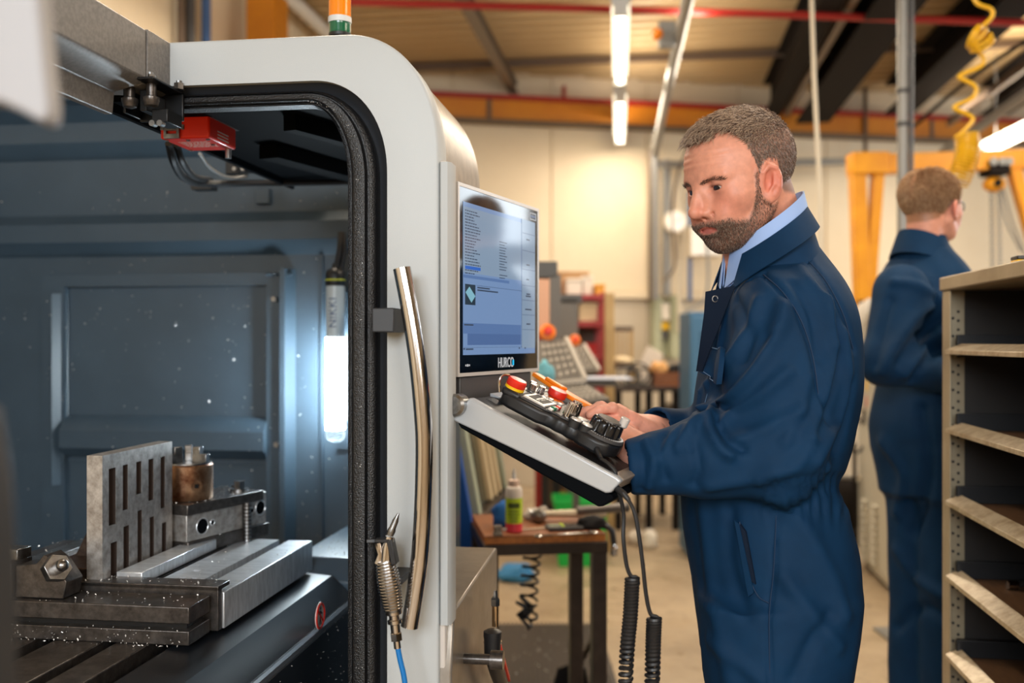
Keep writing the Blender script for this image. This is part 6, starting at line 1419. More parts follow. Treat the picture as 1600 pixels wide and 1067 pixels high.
# strap with a socket hanging over the bench end
e0 = Matrix.Rotation(BZ, 3, 'Z') @ Vector((bx+bw_+.004, by+.06, zt))
t = Thing('socket_bar', 'black bar with a chrome socket hanging over the right end of the workbench', 'socket wrench', e0, 0)
t.part('bar', MB().tube(bez([e0+Vector((-.05, .02, .009)), e0+Vector((.005, .0, .009)), e0+Vector((.026, -.01, -.002)), e0+Vector((.033, -.012, -.04))], 6), .0085, 10), 'black_plastic'); t.part('socket', MB().lathe(e0+Vector((.034, -.012, -.075)), [(.009, 0), (.011, .002), (.011, .022), (.008, .026), (.007, .036)], 18), 'chrome')
# coiled black hose under the bench, mat, brush
hp_ = Matrix.Rotation(BZ, 3, 'Z') @ Vector((bx+.115, by+.24, 0)); hm = 3.05
t = Thing('spiral_hose', 'thin black spiral hose hanging under the workbench', 'hose', W(822, 975, hm), 0)
t.part('stretched_coil', MB().tube(coil([W(832, 866, hm), W(828, 900, hm), W(826, 938, hm)], .026, .004, 5, 16), .0042, 7), 'black_plastic'); t.part('bundle', MB().tube(coil([W(826, 938, hm), W(819, 950, hm), W(826, 962, hm), W(816, 973, hm)], .027, .004, 6, 16), .0046, 7), 'black_plastic')
p0, p1 = on_floor(800, 978), on_floor(936, 978); y0 = p0.y; y1 = 2.6
t = Thing('rubber_mat', 'dark ribbed rubber mat on the floor under the workbench', 'mat', (.17, 3.6, 0), 0)
t.part('base', MB().box((-.12, y1, .0005), (p1.x, y0, .008)), 'mat_rubber')
me = None
for i in range(26):
    x = -.11+i*(p1.x+.10)/26; o = t.part('rib', MB().box((x, y1, .008), (x+.010, y0, .018)), 'mat_rubber') if me is None else t.share('rib', me, (i*(p1.x+.10)/26, 0, 0)); me = o.data if me is None else me
sw2 = MB()
for _ in range(120):
    x, y = random.uniform(-.1, p1.x-.02), random.uniform(2.7, y0); r = random.uniform(.0012, .0032); sw2.add([(x-r, y, .0185), (x, y-r, .0185), (x+r, y, .0185), (x, y+r*.6, .0185), (x, y, .0185+r)], [(0,1,4),(1,2,4),(2,3,4),(3,0,4),(3,2,1,0)])
single('mat_chips', sw2, 'chip_metal' if 'chip_metal' in MT else 'steel', 'bright metal chips scattered on the ribbed rubber mat', 'metal chips', kind='stuff', smooth=0)
b0 = on_floor(893, 1080); t = Thing('hand_scraper', 'black floor scraper with a dark handle leaning under the workbench', 'scraper', b0, 0)
t.part('handle', MB().tube([b0+Vector((.015, -.05, .10)), W(932, 990, b0.y-.25), W(945, 968, b0.y-.30)], .011, 10), 'bench_steel'); t.part('ferrule', MB().cyl(b0+Vector((.018, -.058, .112)), b0+Vector((.034, -.09, .165)), .015, n=12), 'dark_steel'); t.part('blade', MB().prism([(-.075, 0.0), (.07, 0.0), (.05, .10), (.0, .125), (-.055, .10)], lambda x, z, y: b0+Vector((x, y-z*.35, z+.001)), -.012, .012), 'black_plastic', bev=.003)
# green bin and blue bag further back on the floor
q = on_floor(906, 880); t = Thing('green_bin', 'bright green open plastic bin on the floor behind the workbench', 'bin', q, 0); u = q.y/F
t.part('shell', MB().loft([[q+Vector((x*k, y*k, z)) for (x, y) in ((-.155,-.12),(.155,-.12),(.155,.12),(-.155,.12))] for k, z in ((.84, .001), (1, .37), (1.05, .37), (1.05, .40), (.98, .40), (.96, .37), (.80, .012))]), 'green_bin', bev=.004)
single('blue_bag', lump(on_floor(806, 908), (.10, .08, .06), 2.2, .3), mat('bag_blue', S(52, 128, 186), .5), 'blue plastic bag lying on the floor left behind the workbench', 'bag', smooth=80)
# ------------------------------------------------------------------ second machine behind, its consoles
MT['m2_green'] = mat('m2_green', S(176, 184, 160), .4); MT['m2_blue'] = mat('m2_blue', S(30, 84, 168), .35); MT['glass_dark'] = mat('glass_dark', S(54, 62, 52), .08, spec=.7); MT['panel_grey'] = mat('panel_grey', S(104, 99, 93), .5); MT['panel_dark'] = mat('panel_dark', S(78, 76, 74), .5)
MT['key_pale'] = mat('key_pale', S(186, 178, 166), .5); MT['salmon'] = mat('salmon', S(222, 170, 138), .5); MT['rack_red'] = mat('rack_red', S(150, 34, 30), .45); MT['post_wood'] = mat('post_wood', S(196, 166, 116), .6, var=(4, S(172, 140, 92), .3, .7)); MT['card'] = mat('card', S(178, 138, 96), .7); MT['box_white'] = mat('box_white', S(230, 220, 204), .6); MT['box_cream'] = mat('box_cream', S(226, 204, 164), .6)
m2 = Thing('second_machine', 'pale green machine with a blue end panel and slanted window behind the monitor', 'machine', (-.9, 3.8, 0), RZ)
fa_ = lambda z: -.565-(z-.7)*.173                 # slanted front
sl = lambda b, z, o=0.0: Vector((fa_(z)+o, b, z))
m2.part('body', MB().prism([(-1.7, 0), (-.70, 0), (-.70, .62), (fa_(.66)-.02, .66), (fa_(1.3)-.02, 1.3), (-1.7, 1.3)], lambda a, z, b: Vector((a, b, z)), 3.22, 3.88), 'm2_green', bev=.006)
m2.part('end_panel', MB().prism([(-1.7, .02), (-.60, .02), (-.60, .6), (fa_(.64)-.01, .64), (fa_(1.3)-.01, 1.3), (-1.7, 1.3)], lambda a, z, b: Vector((a, b, z)), 3.18, 3.215), 'm2_blue', bev=.003)
def slab(b0, b1, z0, z1, o0, o1): return MB().add([sl(b0,z0,o0), sl(b1,z0,o0), sl(b1,z1,o0), sl(b0,z1,o0), sl(b0,z0,o1), sl(b1,z0,o1), sl(b1,z1,o1), sl(b0,z1,o1)], [(3,2,1,0),(4,5,6,7),(0,1,5,4),(1,2,6,5),(2,3,7,6),(3,0,4,7)])
gl = m2.part('window', slab(3.27, 3.82, .76, 1.24, -.02, -.012), 'glass_dark'); m2.part('window_sill', slab(3.225, 3.87, .70, .755, -.02, .02), 'bench_steel', bev=.003)
for b in (3.225, 3.815): m2.part('window_post', slab(b, b+.05, .757, 1.28, -.02, .012), 'm2_green', bev=.003)
for b in (3.52, 3.62, 3.72): m2.part('reflection_strip', slab(b, b+.035, .76, 1.24, -.02, .006), 'box_cream', bev=.004)  # pale strips stand in for reflections in the window
def quad_slab(pts, th):                          # thin panel from four world corners
    a, b, c, d = [Vector(p) for p in pts]; n = (b-a).cross(d-a).normalized()*th; return MB().add([a, b, c, d, a+n, b+n, c+n, d+n], [(0,1,2,3),(7,6,5,4),(0,4,5,1),(1,5,6,2),(2,6,7,3),(3,7,4,0)])
def keys(t, pts, nu, nv, th, m, r=.3, parent=None):
    a, b, c, d = [Vector(p) for p in pts]; n = (b-a).cross(d-a).normalized()
    for j in range(nv):
        for i in range(nu):
            u, v = (i+.5)/nu, (j+.5)/nv; p = (a*(1-u)+b*u)*(1-v)+(d*(1-u)+c*u)*v; ex = (b-a)/nu*r; ey = (d-a)/nv*r
            t.part('key', MB().add([p-ex-ey, p+ex-ey, p+ex+ey, p-ex+ey, p-ex-ey-n*th, p+ex-ey-n*th, p+ex+ey-n*th, p-ex+ey-n*th], [(0,1,2,3),(7,6,5,4),(0,4,5,1),(1,5,6,2),(2,6,7,3),(3,7,4,0)]), m, parent=parent)
def console2(label, A, Bq, knob, d_far, key_n, tray, scr_):
    t = Thing('machine_console', label, 'console', Vector(A[3]), 0)
    t.part('keypad', quad_slab(A, .03), 'panel_grey', bev=.003); keys(t, [Vector(A[0]).lerp(Vector(A[1]), .16).lerp(Vector(A[3]), .1), Vector(A[0]).lerp(Vector(A[1]), .9).lerp(Vector(A[2]), .1), Vector(A[2]).lerp(Vector(A[3]), .1).lerp(Vector(A[1]), .1), Vector(A[3]).lerp(Vector(A[2]), .16)], key_n[0], key_n[1], .008, 'key_pale', .22)
    t.part('edge_trim', MB().bar(Vector(A[1]), Vector(A[2]), .018, .02), 'key_pale', bev=.002)
    if Bq: t.part('keyboard', quad_slab(Bq, .025), 'panel_grey', bev=.003); keys(t, [Vector(Bq[0]).lerp(Vector(Bq[2]), .08), Vector(Bq[1]).lerp(Vector(Bq[3]), .08), Vector(Bq[2]).lerp(Vector(Bq[0]), .08), Vector(Bq[3]).lerp(Vector(Bq[1]), .08)], 9, 5, .008, 'key_pale', .26); t.part('lip', MB().bar(Vector(Bq[0])+Vector((0,-.02,.01)), Vector(Bq[1])+Vector((0,-.02,.01)), .03, .018), 'key_pale', bev=.002)
    k = Vector(knob); t.part('stop_guard', MB().lathe(k, [(.034, 0), (.034, .012), (.024, .018)], 20, (.15,-1,.3)), 'orange_plastic'); t.part('stop_button', MB().lathe(k+Vector((.002,-.018,.005)), [(.014, 0), (.018, .006), (.018, .016), (.010, .02)], 18, (.15,-1,.3)), 'red_plastic'); t.part('knob', MB().cyl(k+Vector((.012,.0,-.055)), k+Vector((.012,-.02,-.05)), .014, n=14), 'black_plastic')
    for q in scr_: t.part(q[0], MB().box(W(q[1], q[4], d_far), W(q[2], q[3], d_far+q[6])), q[5], bev=.004)
    t.part('support', MB().box(W(tray[0], tray[2], d_far+.06), W(tray[1], tray[3], d_far+.16)), 'panel_dark', bev=.004); return t
d1 = 3.9
A = [W(838, 532, 4.0), W(884, 528, 4.0), W(914, 592, 3.82), W(838, 600, 3.82)]
Bq = [W(838, 606, 3.8), W(915, 598, 3.8), W(953, 622, 3.62), W(856, 636, 3.62)]
console2('grey console with round keys and an orange-ringed stop button directly behind the monitor edge', A, Bq, W(855, 520, 4.02), 4.1, (5, 5), (752, 862, 640, 600), [('screen_top', 836, 868, 414, 434, 'panel_dark', .2), ('screen_side', 858, 873, 434, 532, 'panel_grey', .2), ('screen_panel', 836, 857, 440, 520, 'salmon', .18)])
single('cyan_rag', lump(W(852, 594, 3.77), (.034, .014, .040), 1.1, .4), mat('cyan_cloth', S(120, 190, 206), .8), 'pale cyan rag on the grey keypad behind the monitor edge', 'rag', smooth=80)
A = [W(886, 542, 6.0), W(912, 538, 6.0), W(936, 578, 5.8), W(888, 582, 5.8)]
console2('smaller grey console further back with a dark screen, beside the red rack', A, None, W(898, 532, 6.02), 6.05, (4, 4), (886, 915, 868, 585), [('screen', 868, 900, 470, 528, 'panel_grey', .2), ('screen_top', 866, 906, 462, 474, 'panel_dark', .22)])
tr = Thing('side_tray', 'grey tray with papers sticking out beside the second console', 'tray', W(930, 870, 5.3), 0); tr.part('tray', MB().box(W(893, 604, 5.2), W(955, 592, 5.6)), 'panel_grey', bev=.004); tr.part('paper', MB().box(W(905, 591.5, 5.15), W(978, 589.5, 5.5)), mat('paper_blue', S(196, 204, 222), .6)); tr.part('bracket', MB().box(W(895, 916, 5.4), W(905, 604, 5.45)), 'panel_dark')
# dark trolley under the console
tq = on_floor(878, 866); d = tq.y; t = Thing('dark_trolley', 'dark steel trolley with shelves behind the workbench', 'trolley', tq, 0); u = d/F
X = lambda px: (px-800)/F*d
for px in (848, 866, 908): 
    for y in (d, d+.29): t.part('post', MB().box((X(px), y, 0.0), (X(px)+.035, y+.035, .85)), 'black_plastic')
for z in (.22, .52, .82): t.part('shelf', MB().box((X(846), d-.01, z), (X(914), d+.33, z+.03)), 'black_plastic', bev=.003)
single('yellow_box', MB().box((X(872), d+.05, .251), (X(898), d+.2, .251+.12)), mat('dull_yellow', S(196, 150, 70), .6), 'dull yellow box on the lower shelf of the dark trolley', 'box', bev=.004)
single('tin_can', MB().lathe((X(860), d+.12, .551), [(.04, 0), (.04, .12), (.036, .125), (.034, .12), (.01, .118)], 18), 'galv', 'metal tin on the middle shelf of the dark trolley', 'tin')
single('brown_case', MB().box((X(876), d+.06, .551), (X(906), d+.22, .551+.10)), 'bench_steel', 'brown case on the middle shelf of the dark trolley', 'box', bev=.005)
# ------------------------------------------------------------------ red rack, wooden post, back bench
d = 6.6; u = d/F; X = lambda px: (px-800)*u; Z = lambda py: CZ-(py-533.5)*u
rk = Thing('red_rack', 'dark red steel rack stacked with boxes behind the consoles', 'rack', (X(895), d+.2, 0), 0)
for px in (838, 938): 
    for y in (d, d+.4): rk.part('upright', MB().box((X(px), y, 0), (X(px)+.034, y+.034, Z(457))), 'rack_red')
for y in (460, 502, 556, 612, 690): rk.part('shelf', MB().box((X(836), d-.01, Z(y+9)), (X(947), d+.44, Z(y))), 'rack_red', bev=.003)
rk.part('back_panel', MB().box((X(838), d+.435, .05), (X(945), d+.445, Z(462))), 'beam_brown')
def crate(name, label, cat, px0, px1, y0, y1, m, dy=.05, dp=.3, lid=None):
    t = Thing(name, label, cat, (X((px0+px1)/2), d+dy+dp/2, Z(y1)+.0008), 0); z0, z1 = Z(y1)+.0008, Z(y0)
    t.part('body', MB().box((X(px0), d+dy, z0), (X(px1), d+dy+dp, z1-.02)), m, bev=.005); t.part('lid', MB().box((X(px0)-.006, d+dy-.006, z1-.0195), (X(px1)+.006, d+dy+dp+.006, z1)), lid or m, bev=.004); return t
crate('white_carton', 'white carton on top of the red rack, right beside the wicker box', 'box', 886, 910, 434, 460, 'box_white'); crate('white_carton', 'white carton on top of the red rack at its right end', 'box', 912, 928, 430, 460, 'box_white', .08)
crate('brown_carton', 'long brown carton at the back on top of the red rack', 'box', 850, 926, 418, 460, 'card', .36, .08); crate('orange_carton', 'small orange carton at the right end on top of the red rack', 'box', 931, 946, 443, 460, mat('orange_card', S(226, 160, 60), .6), .05)
crate('cream_bin', 'cream bin on the middle shelf of the red rack', 'box', 906, 934, 472, 502, 'box_cream'); crate('grey_bin', 'dark grey bin on the middle shelf of the red rack, left of the cream one', 'box', 862, 900, 478, 502, 'panel_dark')
crate('red_bin', 'small red bin on the third shelf of the red rack', 'box', 914, 934, 536, 556, mat('red_bin', S(196, 36, 30), .5)); crate('red_bin', 'wide red bin low on the red rack', 'box', 896, 936, 620, 650, 'rack_red' , .0) if False else None
pq = W(952, 533, 6.3); t = Thing('timber_post', 'tall tan timber post beside the red rack', 'post', (pq.x, pq.y, 0), 0); t.part('post', MB().box((pq.x-.03, pq.y-.03, 0), (pq.x+.03, pq.y+.03, CZ-(458-533.5)/F*6.3)), 'post_wood', bev=.004); t.part('brace', MB().box((pq.x-.09, pq.y-.02, .3), (pq.x-.031, pq.y+.02, .36)), 'post_wood')
d = 7.0; u = d/F
bt = Thing('back_bench', 'dark steel bench piled with clutter below the wall conduits', 'workbench', (X(1025), d+.3, 0), 0)
bt.part('top', MB().box((X(958), d, Z(612)), (X(1092), d+.7, Z(604))), 'bench_steel', bev=.004); 
for px in (962, 1010, 1052, 1084):
    for y in (d+.02, d+.64): bt.part('leg', MB().box((X(px), y, 0), (X(px)+.045, y+.045, Z(612))), 'beam_dark')
bt.part('lower_shelf', MB().box((X(962), d+.05, .30), (X(1088), d+.66, .33)), 'bench_steel')
zt2 = Z(604)+.0008
ch_ = Thing('wooden_chair', 'old brown wooden chair standing on the cluttered back bench', 'chair', (X(982), d+.5, zt2), 0)
for px in (964, 998): ch_.part('leg', MB().box((X(px), d+.56, zt2), (X(px)+.03, d+.59, Z(508))), 'post_wood'); ch_.part('front_leg', MB().box((X(px), d+.32, zt2), (X(px)+.03, d+.35, Z(578))), 'post_wood')
ch_.part('seat', MB().box((X(962), d+.3, Z(578)), (X(1004), d+.6, Z(572))), 'beam_brown', bev=.006); ch_.part('top_rail', MB().box((X(962), d+.555, Z(516)), (X(1004), d+.585, Z(508))), 'beam_brown', bev=.004)
for px in (972, 980, 989): ch_.part('slat', MB().box((X(px), d+.562, Z(572)), (X(px)+.018, d+.578, Z(516))), 'post_wood')
single('cushion', lump((X(983), d+.42, Z(571.5)), (.075, .09, .035), 4.0, .15), 'box_cream', 'cream cushion on the seat of the old wooden chair', 'cushion', smooth=80)
hoopt = Thing('cable_hoop', 'black cable hoops heaped on the left of the back bench', 'cable', (X(995), d+.12, zt2), 0)
for (px, py, r, ph_) in ((985, 588, .065, .3), (1000, 585, .08, -.2), (1010, 590, .06, .5), (992, 592, .055, 1.0)):
    hoopt.part('loop', MB().tube([(X(px)+r*math.cos(i*math.pi/12), d+.12+.05*ph_*math.sin(i*math.pi/12), max(Z(py)+r*math.sin(i*math.pi/12), zt2+.008)) for i in range(24)], .008, 6, closed=True), 'black_plastic')
single('white_sheet', MB().prism([(X(1009), Z(566)), (X(1022), Z(540)), (X(1046), Z(554)), (X(1034), Z(604)-.0), (X(1012), Z(604))], lambda x, z, y: Vector((x, y, z)), d+.30, d+.33), 'box_white', 'white board leaning on the back bench above the brown crate', 'board', bev=.003)
crateb = Thing('brown_crate', 'brown wooden crate on the right of the back bench', 'crate', (X(1050), d+.12, zt2), 0)
for (z0, z1) in ((604, 594), (592, 582)): crateb.part('slat', MB().box((X(1024), d+.02, Z(z0)+.0008), (X(1076), d+.035, Z(z1))), 'bench_wood'); crateb.part('slat', MB().box((X(1024), d+.24, Z(z0)+.0008), (X(1076), d+.255, Z(z1))), 'bench_wood')
for px in (1024, 1074): crateb.part('end', MB().box((X(px), d+.035, Z(604)+.0008), (X(px)+.012, d+.24, Z(580))), 'bench_wood')
single('tan_rag', lump((X(1034), d+.13, Z(584)), (.07, .06, .05), 9.2, .4), mat('tan_cloth', S(222, 168, 104), .8), 'tan orange rag heaped in the brown crate', 'rag', smooth=80)
single('dark_bundle', lump((X(1060), d+.13, Z(585)), (.05, .06, .04), 6.5, .4), 'black_cloth', 'dark bundle in the right half of the brown crate', 'bundle', smooth=80)
for i, (px0, px1, y0, m, lab) in enumerate(((966, 985, 640, 'card', 'brown box on the lower shelf of the back bench, at its left end'), (990, 1012, 655, 'panel_grey', 'grey box on the lower shelf of the back bench, left of the middle'), (1018, 1040, 648, 'panel_dark', 'dark box on the lower shelf of the back bench, right of the middle'), (1056, 1080, 636, 'bench_steel', 'brown case on the lower shelf of the back bench, at its right end'))):
    single('stored_box', MB().box((X(px0), d+.1, .3308), (X(px1), d+.5, Z(y0))), m, lab, 'box', bev=.006)
for i, (px, py, r, lab) in enumerate(((992, 690, .05, 'white crumpled paper on the floor in front of the back bench, left one'), (1012, 700, .065, 'white crumpled paper on the floor in front of the back bench, right one'))):
    q = on_floor(px, 850+i*6); single('crumpled_paper', lump(q, (r, r, r), i*3.1, .4), 'box_white', lab, 'paper', smooth=80)
# wall cabinet with switch gear, blue locker
def onwall(px, py, off): 
    r = ray(px, py); o = WA+WN*off; k = (o.x*WN.x+o.y*WN.y)/(r.x*WN.x+r.y*WN.y); return Vector((r.x*k, k, CZ+r.z*k))
wc = Thing('wall_cabinet', 'pale green metal trunking with switches on the lower back wall', 'cabinet', Matrix.Rotation(-WRZ, 3, 'Z') @ onwall(1037, 560, .05), WRZ)
def wrect(px0, px1, y0, y1, o0, o1): 
    q = [onwall(px0, y1, .03), onwall(px1, y0, .03)]; s0, s1 = [(p-WA).dot(WD) for p in q]; R = Matrix.Rotation(-WRZ, 3, 'Z')
    mb = wbox(MB(), s0, s1, o0, o1, q[0].z, q[1].z); mb.v = [tuple(R @ Vector(v)) for v in mb.v]; return mb
MT['pale_green'] = mat('pale_green', S(170, 172, 142), .5)
wc.part('trunking', wrect(1015, 1028, 462, 560, .021, .14), 'pale_green', bev=.006); wc.part('trunking', wrect(1042, 1058, 462, 560, .021, .14), 'pale_green', bev=.006); wc.part('back_plate', wrect(1028, 1042, 466, 556, .021, .05), 'pale_green')
wc.part('switch_box', wrect(1029, 1041, 474, 500, .05, .13), 'box_white', bev=.006); wc.part('yellow_label', wrect(1029, 1041, 504, 515, .05, .10), 'yellow_plastic'); wc.part('meter', wrect(1030, 1040, 517, 530, .05, .10), 'panel_dark')
lq = W(1098, 533, 6.0); t = Thing('blue_locker', 'blue steel locker just behind the working man’s chest', 'locker', (lq.x, lq.y, 0), 0)
bl_ = mat('locker_blue', S(62, 112, 150), .5); z1 = CZ-(487-533.5)/F*6.0
t.part('body', MB().box((lq.x-.075, lq.y, .02), (lq.x+.28, lq.y+.4, z1)), bl_, bev=.006); t.part('door', MB().box((lq.x-.068, lq.y-.018, .06), (lq.x+.27, lq.y-.001, z1-.03)), bl_, bev=.004); t.part('handle', MB().box((lq.x+.2, lq.y-.03, .9), (lq.x+.22, lq.y-.018, 1.02)), 'galv')
for i in range(4): t.part('vent', MB().box((lq.x-.02, lq.y-.021, z1-.14-i*.03), (lq.x+.2, lq.y-.018, z1-.13-i*.03)), 'beam_dark')
for x in (-.06, .24): t.part('foot', MB().box((lq.x+x, lq.y+.02, 0), (lq.x+x+.04, lq.y+.06, .02)), 'beam_dark')
single('wall_cable', MB().tube(bez([W(1100, 300, 8.8), W(1105, 455, 8.9), W(1072, 490, 8.9), W(1066, 560, 8.9), W(1072, 600, 8.8)], 8), .012, 6), 'galv', 'grey cable looping down the back wall beside the blue locker', 'cable')
# ------------------------------------------------------------------ steel shelf cabinet at the right edge
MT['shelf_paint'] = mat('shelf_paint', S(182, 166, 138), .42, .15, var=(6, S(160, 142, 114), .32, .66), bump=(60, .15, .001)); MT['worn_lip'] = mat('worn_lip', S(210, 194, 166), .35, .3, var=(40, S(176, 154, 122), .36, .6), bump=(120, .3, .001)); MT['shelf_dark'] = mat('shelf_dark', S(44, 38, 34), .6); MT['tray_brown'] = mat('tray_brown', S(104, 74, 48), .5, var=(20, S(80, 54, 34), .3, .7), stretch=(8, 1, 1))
AS, BF, BN = .695, 2.52, 1.05
sc = Thing('shelf_cabinet', 'tall beige steel shelf cabinet with worn pull-out trays at the right edge', 'shelving', (AS+.25, 1.8, 0), RZ)
ZTOP = 1.33+100/F*2.4-.0
bx3 = lambda a0, a1, b0, b1, z0, z1: MB().box((a0, b0, z0), (a1, b1, z1))
sc.part('top', bx3(AS-.006, AS+.56, BN, BF+.02, ZTOP-.032, ZTOP), 'shelf_paint', bev=.003)
sc.part('end_panel', bx3(AS+.045, AS+.55, BF-.004, BF+.016, .04, ZTOP-.0325), 'shelf_dark'); sc.part('back_panel', bx3(AS+.53, AS+.55, BN, BF-.005, .04, ZTOP-.0325), 'shelf_dark')  # inner panels coloured dark for the shadow inside the cabinet
sc.part('near_panel', bx3(AS, AS+.55, BN-.02, BN-.001, .04, ZTOP-.0325), 'shelf_paint')
up = sc.part('upright', MB().box((AS, BF-.006, 0), (AS+.045, BF+.016, ZTOP-.033)).box((AS, BF-.045, 0), (AS+.004, BF-.0062, ZTOP-.033)), 'shelf_paint', bev=.0012)
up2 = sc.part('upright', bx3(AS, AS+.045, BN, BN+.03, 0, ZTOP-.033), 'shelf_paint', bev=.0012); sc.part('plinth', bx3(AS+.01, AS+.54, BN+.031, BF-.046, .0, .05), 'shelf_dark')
me = None
for i in range(62):
    z = .09+i*.0215
    if z > ZTOP-.05: break
    mb = MB().cyl((AS+.030, BF-.0085, z), (AS+.030, BF-.0055, z), .0034, n=8)
    if me is None: o = sc.part('hole', mb, 'shelf_dark', parent=up); me = o.data; z00 = z
    else: sc.share('hole', me, (0, 0, z-z00), parent=up)
    if i % 2 == 0: sc.share('hole', me, (-.012, 0, z-z00+.006), parent=up)
TRZ = [1.312, 1.127, .957, .78, .595, .41, .22]
for k, z in enumerate(TRZ):
    b0, b1 = BN+.035, BF-.05
    lip = MB().prism([(AS-.012, z-.012), (AS-.012, z-.002), (AS+.022, z+.013), (AS+.024, z+.010), (AS-.004, z-.006), (AS-.004, z-.012)], lambda a, zz, b: Vector((a, b, zz)), b0, b1)
    tr_ = sc.part('tray', bx3(AS+.0, AS+.52, b0, b1, z-.010, z-.006), 'tray_brown'); sc.part('lip', lip, 'worn_lip', parent=tr_, bev=.001, label='worn pale front lip')
    sc.part('tray_end', bx3(AS+.012, AS+.52, b1-.012, b1, z-.006, z+.034), 'black_plastic', parent=tr_, bev=.001); sc.part('runner', bx3(AS+.02, AS+.5, b1+.001, b1+.02, z-.02, z+.03), 'shelf_dark', parent=tr_)
# tools lying in the trays
def bar_tool(name, label, px, py, k, L, r, m):
    z = TRZ[k]-.0055; p = on_z(px, py, z+r); t = Thing(name, label, 'tool', (p[0], p[1], z), RZ)
    t.part('shank', MB().cyl((p[0], p[1], z+r), (p[0]+L*.6, p[1]+.05, z+r), r*.8, n=14), 'dark_steel'); t.part('collar', MB().cyl((p[0]-.004, p[1]-.0004, z+r), (p[0]+.018, p[1]+.0015, z+r), r, n=16), m)
bar_tool('cutter_holder', 'chrome ended cutter holder lying in the second tray from the top', 1584, 656, 1, .16, .011, 'chrome')
bar_tool('cutter_holder', 'chrome ended cutter holder in the fourth tray, the left one', 1538, 889, 3, .16, .010, 'chrome'); bar_tool('cutter_holder', 'chrome ended cutter holder in the fourth tray, the right one', 1577, 914, 3, .16, .010, 'chrome')
bar_tool('boring_bar', 'dark boring bar lying in the top tray', 1588, 522, 0, .14, .009, 'dark_steel')
p = on_a(1594, 387, AS+.03); t = Thing('tape_measure', 'small yellow and black tape measure on top of the shelf cabinet', 'tape measure', (p[0], p[1], ZTOP), RZ); t.part('case', bx3(p[0]-.012, p[0]+.03, p[1]-.02, p[1]+.02, ZTOP+.0005, ZTOP+.008), 'yellow_plastic', bev=.002); t.part('cover', bx3(p[0]-.012, p[0]+.03, p[1]-.02, p[1]+.02, ZTOP+.0082, ZTOP+.016), 'black_plastic', bev=.002)
p = on_a(1578, 390, AS+.03); single('paper_slip', bx3(p[0]-.02, p[0]+.02, p[1]-.015, p[1]+.03, ZTOP+.0004, ZTOP+.0016), 'box_white', 'white paper slip on top of the shelf cabinet', 'paper', rz=RZ)
# ------------------------------------------------------------------ electrical cabinet with louvers
p = on_floor(1337, 881); q = on_floor(1396, 931); pm, qm = w2m(p), w2m(q); A0 = (pm.x+qm.x)/2; b1 = pm.y; b0 = qm.y-.25
MT['elec_grey'] = mat('elec_grey', S(196, 190, 174), .45)
ec = Thing('electrical_cabinet', 'light grey electrical cabinet with louvers behind the younger man', 'cabinet', (A0+.25, (b0+b1)/2, 0), RZ)
ec.part('body', bx3(A0+.004, A0+.5, b0, b1, .03, 1.50), 'elec_grey', bev=.008); dr = ec.part('door', bx3(A0-.014, A0+.003, b0+.03, b1-.03, .08, 1.46), 'elec_grey', bev=.006); ec.part('plinth', bx3(A0+.03, A0+.48, b0+.03, b1-.03, 0, .03), 'beam_dark')
for (x, ) in ((1353,), (1369,)):
    for i in range(9):
        y = 780+i*11+(x-1353)*.55; w_ = on_a(x, y, A0-.0145)
        ec.part('louver', MB().prism([(-.0, .0), (-.022, -.006), (-.022, -.018), (0, -.030)], lambda a, z, b: Vector((A0-.0142+a, b, w_[2]+z)), w_[1]-.04, w_[1]+.04), 'elec_grey', parent=dr, bev=.002)
for (x, y, m, lab) in ((1353, 601, 'yellow_plastic', 'warning_label'), (1352, 626, 'red_plastic', 'red_label')):
    w_ = on_a(x, y, A0-.0145); ec.part(lab, MB().box((A0-.0165, w_[1]-.05, w_[2]-.035), (A0-.0143, w_[1]+.05, w_[2]+.03)), m, parent=dr)
w_ = on_a(1352, 645, A0-.0145); ec.part('handle', MB().box((A0-.03, w_[1]-.02, w_[2]-.06), (A0-.0143, w_[1]+.02, w_[2]+.05)), 'panel_grey', parent=dr, bev=.003)
for i, dx in enumerate((0, 7, 13)):
    single('flexible_conduit', MB().tube(bez([W(1336+dx, 640, 5.5), W(1336+dx, 540, 5.6), W(1341+dx*.9, 486-2*i, 5.7), W(1352+dx*.6, 478-3*i, 5.9), W(1362+dx*.3, 520, 5.9)], 8), .014, 8), 'key_pale', ('pale flexible conduit looping over the electrical cabinet, leftmost of three', 'pale flexible conduit looping over the electrical cabinet, middle of three', 'pale flexible conduit looping over the electrical cabinet, rightmost of three')[i], 'conduit')
# dark machinery glimpsed between the two men
gq = on_floor(1312, 884); t = Thing('pump_unit', 'dark pump unit with pipes glimpsed between the two men', 'pump', gq, 0); d = gq.y; X = lambda px: (px-800)/F*d; Z = lambda py: CZ-(py-533.5)/F*d
t.part('base', MB().box((X(1270), d, 0), (X(1318), d+.42, .16)), 'beam_dark', bev=.01); t.part('motor', MB().lathe((X(1285), d+.2, .34), [(.14, 0), (.16, .03), (.16, .26), (.12, .30)], 20, (1,0,0)), 'beam_dark'); t.part('tank', MB().lathe((X(1300), d+.25, .16), [(.10, 0), (.11, .03), (.11, .40), (.06, .46)], 20), 'panel_dark'); t.part('pipe', MB().tube([(X(1270), d-.04, Z(742)), (X(1338), d-.04, Z(745))], .012, 8), 'galv'); t.part('valve', MB().cyl((X(1333), d-.07, Z(745)), (X(1333), d-.02, Z(745)), .022, n=12), 'box_white')
t.part('cable', MB().tube([(X(1328)+.055*math.sin(i*math.pi/10), d-.1, Z(678)+.10*math.cos(i*math.pi/10)) for i in range(20)], .008, 6, closed=True), 'black_plastic'); t.part('riser', MB().tube([(X(1328), d-.08, .16), (X(1328), d-.08, Z(690))], .012, 8), 'beam_dark')
